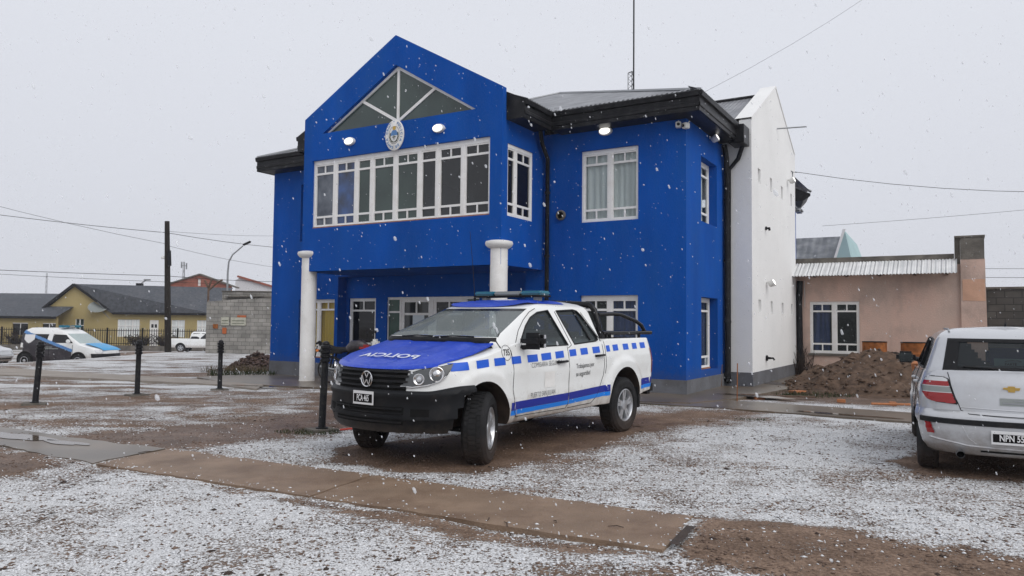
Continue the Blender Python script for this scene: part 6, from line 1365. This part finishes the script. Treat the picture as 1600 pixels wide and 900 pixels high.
# concrete block wall with boards on it
bl = rd('block_wall', 'unfinished grey concrete block wall left of the station', 'wall', -13.5, 38)
b = MB(); b.panel([(-2.03, 0), (8, 0), (8, 2.9), (2.2, 2.9), (1.2, 2.86), (-.4, 2.76), (-2.03, 2.62)], [], lambda a, c, w: (a, w, c), thick=.2); b.build('blocks', 'block_wall', bl)
b = MB(); b.box(-1.35, 8, .25, .45, 2.6, 3.14); b.build('rear_course', 'block_wall', bl); b = MB(); b.rbox(-1.4, 3, .2, .5, 3.14, 3.2, .02); b.rbox(-1.1, 3, -.03, .23, 2.86, 2.93, .02); b.build('capping', 'cement_dark', bl)
b = MB()
for p in ([(-2.0, .1, 2.4), (-2.0, .1, 3.3), (-2.2, .1, 3.7)], [(-2.0, .1, 3.2), (-1.55, .1, 3.6), (-1.3, .1, 3.75)], [(-2.0, .1, 3.3), (-1.85, .1, 3.8)]): b.tube(p, .05, n=6)
b.build('tie_post', 'wood_plank', bl)
for i, (x0, x1, z0, z1, mm, lab) in enumerate(((-1.26, -.86, 1.42, 1.83, 'poster_cream', 'small square cream board on the block wall'), (-.77, 0.0, 1.42, 1.83, 'poster_cream', 'wide cream board on the block wall'), (-.44, 0.0, 1.835, 1.94, 'poster_orange', 'orange strip above the wide cream board'), (-1.18, -.98, 1.0, 1.30, 'poster_orange', 'small orange notice below the square cream board'), (-1.66, -1.42, 1.26, 1.48, 'rust_orange', 'small rusty box at the left end of the block wall'))):
    t = thing('board', lab, 'board', (-13.5 + (x0 + x1) / 2, 37.97, zgf(-13.5, 38) + z0), 0, 'boards on the block wall'); w = (x1 - x0) / 2; b = MB(); b.rbox(-w, w, -.03, .02, 0, z1 - z0, .006); b.build('panel', mm, t)
    if i < 2: b = MB(); b.box(-w * .8, w * .8, -.036, -.031, (z1 - z0) * .55, (z1 - z0) * .62); b.box(-w * .8, w * .8, -.036, -.031, (z1 - z0) * .25, (z1 - z0) * .30); b.build('text_line', 'weed_green', t)
# rubble, weeds
def heap(name, label, cat, X, Y, rx, ry, h, num, size, mname, seed, flat=.7):
    t = thing(name, label, cat, (X, Y, zgf(X, Y))); r = np.random.default_rng(seed); a = r.random(num) * 2 * PI; q = np.sqrt(r.random(num)); x = np.cos(a) * q * rx; y = np.sin(a) * q * ry; z = h * (1 - q) ** .8 * r.random(num) ** .3
    lumps('chunk', np.column_stack([x, y, z]), size, mname, t, flat, seed)['kind'] = 'stuff'; b = MB(); b.lathe([(1, -.05), (.6, .35 * h), (.3, .6 * h), (0, .8 * h)], 20, M=Matrix.Diagonal((rx, ry, 1, 1))); b.build('core', 'soil', t); return t
heap('rubble_heap', 'heap of broken brick rubble by the left corner of the station', 'rubble', -9.0, 26.6, 1.05, .8, .62, 800, .05, 'rubble_mix', 3); heap('rubble_heap', 'low spread of stones in front of the rubble heap', 'rubble', -8.9, 25.2, 1.1, .45, .16, 260, .045, 'pebble', 4)
def weeds(name, label, X, Y, rx, ry, num, h, mname, seed, lean=.5, kind='stuff', width=.012):
    r = np.random.default_rng(seed); v = []; f = []
    for i in range(num):
        a = r.random() * 2 * PI; q = math.sqrt(r.random()); x = X + math.cos(a) * q * rx; y = Y + math.sin(a) * q * ry; z = zgf(x, y) - .01; hh = h * (.4 + .8 * r.random()); dx, dy = (r.random(2) - .5) * lean * hh * 2; an = r.random() * PI; wx, wy = math.cos(an) * width, math.sin(an) * width; k = len(v)
        v += [(x - wx, y - wy, z), (x + wx, y + wy, z), (x + dx * .5 + wx * .7, y + dy * .5 + wy * .7, z + hh * .6), (x + dx * .5 - wx * .7, y + dy * .5 - wy * .7, z + hh * .6), (x + dx, y + dy, z + hh)]; f += [(k, k + 1, k + 2, k + 3), (k + 3, k + 2, k + 4)]
    b = MB(); b.add(v, f); o = b.build(name, mname, fix=False); tag(o, label, 'weeds' if kind == 'stuff' else 'plant', kind=kind); return o
weeds('weeds', 'dull green weeds in front of the block wall', -7.9, 22.2, 1.1, .6, 260, .20, 'weed_green', 5); weeds('weeds', 'dry weeds near the rubble', -8.4, 24.2, 1.6, .8, 400, .25, 'dry_weed', 6)
weeds('grass', 'thin grass at the foot of the tall bollard', -2.75, 10.2, .45, .22, 380, .05, 'weed_green', 7, width=.005); weeds('grass', 'grass along the wet path edge', 4.2, 14.0, 2.2, .35, 900, .04, 'weed_green', 8, width=.005); weeds('grass', 'grass at the edge of the earth heap', 6.6, 16.3, .9, .4, 400, .10, 'weed_green', 9, width=.006)
weeds('grass', 'tuft of grass in the snow right of the pickup', 3.9, 12.1, .3, .12, 140, .035, 'weed_green', 10, width=.004)
t = thing('dead_shrub', 'tangle of dark dry stems at the far foot of the white wall', 'shrub', bw(-4.15, 24.0, 0), 0); b = MB()
for i in range(60):
    a = random.random() * 2 * PI; q = random.random() * .25; x, y = math.cos(a) * q, math.sin(a) * q; h = random.uniform(.3, .95); b.tube([(x, y, 0), (x * 1.5 + random.uniform(-.1, .1), y * 1.5, h * .5), (x * 2 + random.uniform(-.2, .2), y * 2, h)], [.012, .008, .004], n=4)
b.build('stems', 'twig_brown', t)
# iron fence along the street on a low wall
fz = lambda X: zgf(X, 60.5)
fn = rd('iron_fence', 'long black iron railing on a low dark wall in front of the yellow houses', 'fence', -34, 60.5)
b = MB(); b.box(-13, 12.5, .0, .2, 0, .42); b.build('base_wall', 'cement_dark', fn)
b = MB()
for z in (.55, 1.60): b.box(-13, 12.5, .08, .12, z, z + .05)
b.build('rail', 'iron_black', fn)
pk = MB(); k = 0; x = -13
while x < 12.5: pk.tube([(x, .10, .42), (x, .10, 1.78 + .0)], .026, n=4); x += .19
o = pk.build('picket', 'iron_black', fn); o['kind'] = 'stuff'
b = MB()
for x in np.arange(-13, 12.6, 2.85): b.box(x - .05, x + .05, .04, .16, .0, 1.85)
b.build('post', 'iron_black', fn)
def thicket(name, label, X, Y, rx, ry, h, num, seed):
    t = thing(name, label, 'bush', (X, Y, zgf(X, Y)), 0, 'bare bushes behind the railing'); random.seed(seed); b = MB(); l_ = MB()
    for i in range(num):
        a = random.random() * 2 * PI; q = math.sqrt(random.random()) * .5; x, y = math.cos(a) * q * rx, math.sin(a) * q * ry; hh = h * random.uniform(.5, 1); e = (x * 2 + random.uniform(-.2, .2), y * 2, hh); b.tube([(x * .5, y * .5, 0), (x, y, hh * .5), e], [.03, .02, .01], n=4)
        for j in range(5):
            c = Vector((x, y, hh * .5)).lerp(Vector(e), random.random()) + Vector((random.uniform(-.18, .18), random.uniform(-.1, .1), random.uniform(-.1, .12))); s_ = random.uniform(.05, .11); l_.add([c + Vector((random.uniform(-s_, s_), random.uniform(-s_, s_), random.uniform(-s_, s_))) for _ in range(4)], [(0, 1, 2), (0, 2, 3)])
    b.build('stem', 'twig_brown', t); l_.build('foliage', 'twig_brown', t)
thicket('bush', 'dark leafless bush behind the railing right of the van', -30.6, 61.6, 1.4, .7, 1.35, 110, 1); thicket('bush', 'dark leafless bush behind the railing left of the yellow door', -28.6, 61.8, 1.0, .7, 1.5, 80, 2); thicket('bush', 'dark bush behind the railing at the left edge', -40.6, 61.8, 1.6, .7, 1.6, 110, 3); thicket('bush', 'small bush behind the railing behind the van', -36.8, 61.8, .9, .5, 1.2, 60, 4)
# snow on the far verge
b = MB(); b.add([(-52, 53, zgf(-52, 53) + .03), (-23, 53, zgf(-23, 53) + .03), (-23, 60.3, zgf(-23, 60) + .03), (-52, 60.3, zgf(-52, 60) + .03)], [(0, 1, 2, 3)]); o = b.build('pavement', 'snow'); tag(o, 'snow covered verge before the railing', None, kind='structure')
b = MB(); b.add([(-52, 44, zgf(-52, 44) + .03), (-19, 44, zgf(-22, 44) + .03), (-19, 52.5, zgf(-20, 52) + .03), (-52, 52.5, zgf(-52, 52) + .03)], [(0, 1, 2, 3)]); o = b.build('road', 'asphalt'); tag(o, 'wet street beyond the lot', None, kind='structure')
# yellow houses
yz = zgf(-35, 64)
yh = thing('yellow_house', 'yellow house with dark shingle roof, broad gable and satellite dish', 'house', (-34, 64, yz)); e0 = 2.13 - yz; ap = 4.50 - yz
LX = lambda x: x + 34
b = MB(); b.panel([(-6.1, 0), (8.2, 0), (8.2, e0), (-.2, e0), (-3.45, ap - .12), (-6.1, e0)], [[(-3.36, 1.0), (-2.62, 1.0), (-2.62, 2.58), (-3.36, 2.58)], [(.26, 1.1), (2.15, 1.1), (2.15, 2.58), (.26, 2.58)], [(3.0, .02), (3.77, .02), (3.77, 2.55), (3.0, 2.55)], [(4.87, 1.1), (6.02, 1.1), (6.02, 2.58), (4.87, 2.58)], [(7.05, 1.1), (7.9, 1.1), (7.9, 2.58), (7.05, 2.58)]], lambda a, c, w: (a, w, c), .12)
b.add([(-6.1, 0, 0), (-6.1, 9, 0), (-6.1, 9, e0), (-6.1, 0, e0)], [(0, 1, 2, 3)]); b.build('wall', 'yellow_wall', yh)
for (x0, x1) in ((-3.36, -2.62), (.26, 2.15), (4.87, 6.02), (7.05, 7.9)):
    z0 = 1.0 if x0 < -3 else 1.1; b = MB()
    for a in ([x0, (x0 + x1) / 2, x1] if x1 - x0 < 1.3 else [x0, x0 + (x1 - x0) / 3, x0 + 2 * (x1 - x0) / 3, x1]): b.box(a - .04, a + .04, .04, .1, z0, 2.58)
    for z in (z0, 2.0, 2.56): b.box(x0, x1, .042, .098, z, z + .06)
    w = b.build('window', 'window_white', yh); g = MB(); g.box(x0, x1, .1, .11, z0, 2.58); g.build('pane', 'pane_green' if x0 < -3 else 'curtain_grey', w)
b = MB(); b.box(3.0, 3.77, .04, .1, .02, 2.55, 'window_white'); d_ = b.build('door', 'window_white', yh); b = MB(); b.box(3.14, 3.34, .03, .035, 1.9, 2.2); b.box(3.43, 3.63, .03, .035, 1.9, 2.2); b.build('fanlight', 'pane_black', d_)
b = MB(); b.add([(-.2, -.35, e0 - .05), (8.5, -.35, e0 - .05), (8.5, 4.2, ap), (-3.45, 4.2, ap), (-3.45, -.25, ap), ], [(0, 1, 2, 3, 4)])
b.add([(-3.45, -.3, ap + .02), (.15, -.3, e0 - .08), (.15, 4, e0 - .08), (-3.45, 4.2, ap + .02)], [(0, 1, 2, 3)]); b.add([(-3.45, -.3, ap + .02), (-6.55, -.3, e0 - .15), (-6.55, 9, e0 - .15), (-3.45, 9, ap + .02)], [(0, 1, 2, 3)]); b.build('roof', 'shingle_dark', yh)
b = MB(); bar2(b, (-3.45, ap - .04), (-6.6, e0 - .22), .2, -.34, -.28, None, 0); bar2(b, (-3.45, ap - .04), (.1, e0 - .14), .2, -.34, -.28, None, 0); b.box(.1, 8.5, -.40, -.33, e0 - .20, e0 - .02); b.build('bargeboard', 'fascia_black', yh)
b = MB(); b.box(.2, .65, 3, 3.5, ap - .1, ap + .28); b.build('chimney', 'iron_black', yh)
t = thing('satellite_dish', 'large grey satellite dish on the yellow gable', 'satellite dish', (-35.3, 63.75, 2.45)); b = MB(); M = Matrix.Rotation(math.radians(14), 4, 'Y') @ Matrix.Rotation(math.radians(38), 4, 'X'); b.lathe([(0, .0), (.3, .03), (.55, .09), (.78, .18)], 24, M=M, caps=False); b.build('dish', 'bar_grey', t, smooth=60); b = MB(); b.tube([tuple(M @ Vector((.5, 0, .1))), tuple(M @ Vector((0, 0, .7)))], .02); b.tube([(0, 0, 0), (.3, .2, -.3), (1.1, .3, -1.1)], .03); b.build('arm', 'steel_grey', t)
y2 = thing('yellow_house', 'low yellow house with long dark roof at the left edge', 'house', (-42, 62, yz)); h2 = 1.70 - yz
b = MB(); b.panel([(-12, 0), (4.4, 0), (4.4, h2), (-12, h2)], [[(.6, 1.2), (1.9, 1.2), (1.9, h2 - .55), (.6, h2 - .55)], [(3.1, 1.2), (4.2, 1.2), (4.2, h2 - .55), (3.1, h2 - .55)]], lambda a, c, w: (a, w, c), .12); b.build('wall', 'yellow_wall', y2)
for (x0, x1) in ((.6, 1.9), (3.1, 4.2)): b = MB(); b.box(x0, x1, .1, .11, 1.2, h2 - .55); w = b.build('window', 'pane_black', y2); b = MB(); b.box(x0, x1, .04, .08, h2 - .62, h2 - .55); b.box((x0 + x1) / 2 - .03, (x0 + x1) / 2 + .03, .04, .08, 1.2, h2 - .6); b.build('frame', 'window_white', w)
b = MB(); b.add([(-12, -.35, h2 - .02), (4.45, -.35, h2 - .02), (4.45, 4, h2 + 1.62), (-12, 4, h2 + 1.62)], [(0, 1, 2, 3)]); b.build('roof', 'shingle_dark', y2); b = MB(); b.box(-12, 4.4, -.40, -.34, h2 - .2, h2); b.build('bargeboard', 'fascia_black', y2)
b = MB(); b.box(2.6, 3.1, 3.5, 4, h2 + 1.5, h2 + 2.0); b.build('chimney', 'iron_black', y2)
y3 = thing('far_house', 'distant dark roof with red edges behind the low yellow house', 'house', (-50, 78, yz)); b = MB(); b.add([(-6, 0, 4.3), (5.2, 0, 4.3), (5.2, 0, 4.9), (4.2, 3, 5.3), (-6, 3, 5.3)], [(0, 1, 2, 3, 4)]); b.add([(-6, 0, 0), (5.2, 0, 0), (5.2, 0, 4.3), (-6, 0, 4.3)], [(0, 1, 2, 3)]); b.build('roof', 'shingle_dark', y3)
b = MB(); b.tube([(4.2, -.1, 5.35), (6.6, -.1, 4.3)], .12, n=4); b.build('bargeboard', 'red_brick', y3)
bh = thing('brick_house', 'red brick gable of a taller house behind the yellow one', 'house', (-35.5, 85, -1.5)); b = MB(); b.panel([(-3.6, 0), (3.6, 0), (3.6, 6.9), (-.1, 8.2), (-3.6, 7.05)], [[(-.35, 6.9), (0, 6.9), (0, 7.7), (-.35, 7.7)]], lambda a, c, w: (a, w, c), .15); b.add([(-3.6, 0, 0), (-3.6, 8, 0), (-3.6, 8, 7), (-3.6, 0, 7)], [(0, 1, 2, 3)]); b.build('wall', 'red_brick', bh)
b = MB(); bar2(b, (-.1, 8.26), (-4.0, 7.0), .14, -.2, .6, None, 0); bar2(b, (-.1, 8.26), (4.2, 6.75), .14, -.2, .6, None, 0); b.build('verge', 'cement_dark', bh); b = MB(); b.add([(-.35, .12, 6.9), (0, .12, 6.9), (0, .12, 7.7), (-.35, .12, 7.7)], [(0, 1, 2, 3)]); b.build('window', 'window_white', bh)
sh_ = thing('snowy_roof_house', 'house roof white with snow and edged in red brown behind the block wall', 'house', (-30, 90, -1.5)); b = MB(); b.add([(-3.4, 0, 7.9), (-2.9, 0, 8.2), (2.5, 0, 6.7), (2.5, 0, 0), (-3.4, 0, 0)], [(0, 1, 2, 3, 4)]); b.build('snowy_gable', 'snow', sh_); b = MB(); bar2(b, (-3.1, 8.35), (2.6, 6.75), .24, -.3, .2, None, 0); b.build('bargeboard', 'red_brick', sh_)
# poles, lamps, masts
up = rd('utility_pole', 'dark wooden utility pole at the edge of the street', 'utility pole', -18.0, 39); b = MB(); b.tube([(.13, 0, -.3), (0, 0, 3), (-.15, 0, 6.85)], [.17, .15, .12], n=10); b.build('shaft', 'wood_pole', up, smooth=50)
b = MB(); b.tube([(.10, -.1, 4.5), (.06, -.12, 5.3)], .10, n=8); b.build('junction_box', 'iron_black', up); b = MB(); b.lathe([(.1, -.03), (.12, .03), (.05, .12)], 10, M=Matrix.Translation((-.28, 0, 4.9))); b.build('insulator', 'lamp_white', up)
sl = rd('street_lamp', 'grey street lamp with curved arm behind the block wall', 'street lamp', -19.85, 52); zl = zgf(-19.85, 52)
b = MB(); b.tube([(0, 0, 0), (0, 0, 4.8 - zl), (.05, 0, 5.6 - zl), (.3, 0, 6.1 - zl), (1.0, 0, 6.72 - zl)], [.09, .07, .06, .05, .045], n=8); b.build('column', 'steel_grey', sl, smooth=50); b = MB(); b.rbox(-.32, .28, -.12, .12, -.06, .07, .04, M=Matrix.Translation((1.3, 0, 6.92 - zl)) @ Matrix.Rotation(-.45, 4, 'Y')); b.build('lamp_head', 'iron_black', sl)
s2 = thing('street_lamp', 'distant street lamp above the yellow house roof', 'street lamp', (-51, 100, -1.5)); b = MB(); b.tube([(0, 0, 0), (0, 0, 7), (1.9, 0, 8.3)], .08, n=6); b.build('column', 'steel_grey', s2); b = MB(); b.rbox(1.6, 2.5, -.15, .15, 8.25, 8.45, .05); b.build('lamp_head', 'steel_grey', s2)
for (X, Y, z0, z1, lab) in ((-99.9, 160, -2, 11.3, 'distant lattice mast above the low yellow house'), (-52.9, 120, -2, 10.9, 'distant antenna with a drum aerial beside the utility pole')):
    t = thing('radio_tower', lab, 'radio tower', (X, Y, z0)); b = MB(); H = z1 - z0; w = .35
    for sx, sy in ((-w, 0), (w, 0), (0, w)): b.tube([(sx, sy, 0), (sx * .3, sy * .3, H)], .05, n=4)
    for k in range(int(H)): b.tube([(-w * (1 - .7 * k / H), 0, k), (w * (1 - .7 * k / H), 0, k + 1)], .03, n=4)
    b.build('lattice', 'steel_grey', t); b = MB(); 
    if Y == 160: b.lathe([(.7, -.3), (.8, .3)], 12, axis='y', M=Matrix.Translation((-.3, 0, H * .55))); b.lathe([(.5, -.3), (.6, .3)], 12, axis='y', M=Matrix.Translation((.7, 0, H * .62)))
    else: b.box(-.5, -.3, 0, .1, H - 1, H); b.box(.3, .5, 0, .1, H - 1.2, H - .2); b.box(-.4, .4, 0, .1, H - .7, H - .6)
    b.build('aerial', 'steel_grey', t)
# overhead wires
def cable(label, pts, r=.011, sag=0, mm='iron_black', grp='overhead wires'):
    P_ = []
    for a, c in zip(pts[:-1], pts[1:]):
        a = Vector(a); c = Vector(c)
        for t in fs(0, 1, 10)[:-1]: p = a.lerp(c, t); p.z -= sag * 4 * t * (1 - t); P_.append(p)
    P_.append(Vector(pts[-1])); b = MB(); b.tube(P_, r, n=5, caps=False); o = b.build('overhead_wire', mm); tag(o, label, 'wire', grp)
pz = zgf(-18, 39)
cable('upper dark wire passing the top of the utility pole on its left side', [(-38, 36.5, 8.4), (-18.13, 39, 6.07)], .014, .25); cable('upper dark wire running right from the utility pole behind the station', [(-18.13, 39, 6.07), (-12, 62, 7.6)], .014, .4)
cable('thin rising wire crossing the pole from the upper left', [(-40, 32, 12.0), (-18.13, 39, 5.48)], .009, .7); cable('thin wire running right from the middle of the pole', [(-18.13, 39, 5.40), (-12, 60, 5.6)], .009, .5)
cable('lower dark wire meeting the pole just above the roofs', [(-40, 34, 4.5), (-18.08, 38.9, 3.80)], .014, .15); cable('lower dark wire running right from the pole above the block wall', [(-18.08, 38.9, 3.80), (-10, 58, 4.9)], .014, .3)
cable('lowest wire just above the ridge of the yellow house', [(-46, 50, 5.1), (-20.0, 52, 4.05)], .013, .15)
cable('faint level wire from the top of the pole towards the station', [(-18.15, 39, 6.15), (-14, 66, 9.6)], .008, .35)
brk = bw(-4.25, 23.7, 6.2)
cable('wire sagging from the white wall to the right edge', [brk, (22, 20, 5.75)], .008, .55); cable('thin wire rising towards the right edge behind the pink house', [bw(-4.4, 30, 5.3), (26, 26, 6.6)], .006, .1)
cable('very thin wire rising from the eave to the top right corner', [bw(-4.6, 15.6, 6.5), (15, 20, 15)], .003, .5); cable('distant wire above the dark block wall', [(28, 50, 5.5), (44, 50, 5.6)], .014); cable('lower distant wire above the dark block wall', [(28, 50, 4.9), (44, 50, 5.0)], .016)

# ------------------------------------------------------------------ gravel, snow pellets, twigs, falling snow
def visible_pts(N, ymin, ymax, seed, p=1.0):
    r = np.random.default_rng(seed); y = ymin + (ymax - ymin) * r.random(N) ** p; x = (r.random(N) - .5) * 2 * (y * .76 + .4); return x, y
def attr_at(arr, x, y):
    i = np.clip(np.searchsorted(gy, y), 1, len(gy) - 1); j = np.clip(np.searchsorted(gx, x), 1, len(gx) - 1); return arr[i, j]
x, y = visible_pts(60000, 2.7, 11, 41, 1.1); s_ = attr_at(snow, x, y); k = rng.random(len(x)) < s_ * 1.05 - .12
inslab = np.zeros(len(x), bool)
for P_ in ([tuple(E1), tuple(E2), tuple(W2), tuple(W1)], [(-9.5, 11.8), (-7.02, 10.34), (-5.53, 9.47), (-4.0, 8.73), (-4.32, 7.80), (-6.0, 8.85), (-9.2, 10.9)]): inslab |= inpoly(x, y, P_)
sd_ = dist_poly(x, y, [tuple(E1), tuple(E2), tuple(W2), tuple(W1)]); lip = (sd_ < 0) & (rng.random(len(x)) < .55 * np.exp(sd_ / .06) + .004)
k = (k & ~inslab) | lip; z = np.where(lip, .017, attr_at(GZ, x, y))
o = lumps('snow_pellets', np.column_stack([x[k], y[k], z[k] + .001]), .0085, 'snow', None, .55, 51); tag(o, 'white snow pellets on the gravel', None, kind='stuff')
x, y = visible_pts(26000, 2.7, 12, 42, 1.1); z = attr_at(GZ, x, y); inslab = inpoly(x, y, [tuple(E1), tuple(E2), tuple(W2), tuple(W1)])
k = ~inslab
o = lumps('gravel', np.column_stack([x[k], y[k], z[k]]), .0095, 'pebble', None, .55, 52); tag(o, 'brown gravel stones', None, kind='stuff')
x, y = visible_pts(420, 3.0, 13, 43); z = attr_at(GZ, x, y); o = lumps('stones', np.column_stack([x, y, z]), .019, 'twig_brown', None, .5, 53); tag(o, 'larger dark stones in the gravel', None, kind='stuff')
b = MB()
for i in range(46):
    Y_ = random.uniform(3.4, 11.5); X_ = random.uniform(-.7, .75) * Y_; a = random.random() * PI; L = random.uniform(.04, .16); b.tube([(X_, Y_, .022), (X_ + math.cos(a) * L * .5 + .01, Y_ + math.sin(a) * L * .5, .03), (X_ + math.cos(a) * L, Y_ + math.sin(a) * L, .022)], [.003, .004, .002], n=4)
o = b.build('twigs', 'twig_brown'); tag(o, 'small twigs scattered on the snow', None, kind='stuff')
# tar filled joint at the end of the slab
b = MB(); A0, A1 = Vector((1.03, 5.02)), Vector((1.44, 5.84)); rows_ = []
for t in fs(0.06, .62, 14):
    p = A0.lerp(A1, t); w = .05 + random.uniform(-.012, .012); rows_.append([(p.x + .01, p.y, .042), (p.x + .02 + w, p.y - .02, .040)])
b.grid(rows_); o = b.build('path', 'rubber'); tag(o, 'black tar seam at the end of the concrete path', None, kind='structure')
# snowflakes in the air
m = bpy.data.materials.new('flake'); m.use_nodes = True; nt = m.node_tree; bb = nt.nodes['Principled BSDF']; bb.inputs['Base Color'].default_value = (.85, .87, .9, 1); bb.inputs['Roughness'].default_value = .9; bb.inputs['Alpha'].default_value = .38; MATS['flake'] = m
r = np.random.default_rng(77); N = 7500; yy = 1.9 + 20 * r.random(N) ** .8; xx = (r.random(N) - .5) * 2 * (yy * .78 + .5); zz = -.2 + r.random(N) * (yy * .52 + 1.9)
kk = (zz > .05) & (zz < 10); pts = np.column_stack([xx, yy, zz])[kk]
ph_ = (1 + 5 ** .5) / 2
ico = np.array([(-1, ph_, 0), (1, ph_, 0), (-1, -ph_, 0), (1, -ph_, 0), (0, -1, ph_), (0, 1, ph_), (0, -1, -ph_), (0, 1, -ph_), (ph_, 0, -1), (ph_, 0, 1), (-ph_, 0, -1), (-ph_, 0, 1)]) / 1.9
icf = np.array([(0, 11, 5), (0, 5, 1), (0, 1, 7), (0, 7, 10), (0, 10, 11), (1, 5, 9), (5, 11, 4), (11, 10, 2), (10, 7, 6), (7, 1, 8), (3, 9, 4), (3, 4, 2), (3, 2, 6), (3, 6, 8), (3, 8, 9), (4, 9, 5), (2, 4, 11), (6, 2, 10), (8, 6, 7), (9, 8, 1)])
N_ = len(pts); sz = .0028 + .0036 * r.random((N_, 1, 1)) ** 2; fv = ico[None] * (.8 + .4 * r.random((N_, 12, 1))) * sz
fv = fv * np.stack([.7 + .5 * r.random(N_), .8 + .4 * r.random(N_), 1.2 + 1.1 * r.random(N_)], 1)[:, None, :]; fv[:, :, 0] -= fv[:, :, 2] * .28; fv += pts[:, None, :]
fo = np_mesh('snowflakes', fv.reshape(-1, 3), (icf[None] + 12 * np.arange(N_)[:, None, None]).reshape(-1, 3), ['flake'], None, True)
tag(fo, 'snowflakes falling through the air', None, kind='stuff')

# thin snowy air over the whole place
hz = MB(); hz.box(-150, 110, -12, 190, -4.5, 22); m = bpy.data.materials.new('air'); m.use_nodes = True; nt = m.node_tree; nt.nodes.clear(); oo = nt.nodes.new('ShaderNodeOutputMaterial'); pv = nt.nodes.new('ShaderNodeVolumePrincipled')
pv.inputs['Density'].default_value = .0008; pv.inputs['Color'].default_value = (.93, .95, 1, 1); pv.inputs['Anisotropy'].default_value = .2; nt.links.new(pv.outputs[0], oo.inputs['Volume']); MATS['air'] = m
haze = hz.build('haze', 'air'); tag(haze, 'thin haze of falling snow', None, kind='stuff')

# shallow puddles
m = bpy.data.materials.new('puddle_water'); m.use_nodes = True; bb = m.node_tree.nodes['Principled BSDF']; bb.inputs['Base Color'].default_value = (.10, .075, .055, 1); bb.inputs['Roughness'].default_value = .07; bb.inputs['Specular IOR Level'].default_value = .45; MATS['puddle_water'] = m
def puddle(X, Y, rx, ry, rz_, top, seed):
    r = random.Random(seed); k1, k2, k3 = r.random() * 6, r.random() * 6, r.random() * 6; b = MB(); n = 48; vs = []
    for i in range(n):
        a = 2 * PI * i / n; f = 1 + .22 * math.sin(2 * a + k1) + .14 * math.sin(3 * a + k2) + .07 * math.sin(7 * a + k3); x, y = math.cos(a) * rx * f, math.sin(a) * ry * f; vs.append((X + x * math.cos(rz_) - y * math.sin(rz_), Y + x * math.sin(rz_) + y * math.cos(rz_), float(zg(X, Y)) + top))
    b.add(vs, [tuple(range(n))]); o = b.build('puddle', 'puddle_water'); tag(o, 'shallow rain puddle', None, kind='structure')
puddle(-6.35, 9.55, .75, .17, -.5, .018, 1); puddle(-5.35, 9.05, .4, .09, -.5, .018, 2); puddle(-5.9, 17.3, .5, .16, -.4, .055, 3); puddle(5.1, 15.6, .8, .22, -.6, .053, 5); puddle(6.6, 19.5, .5, .9, .3, .05, 6); puddle(5.6, 12.6, .7, .14, -.62, .036, 7)
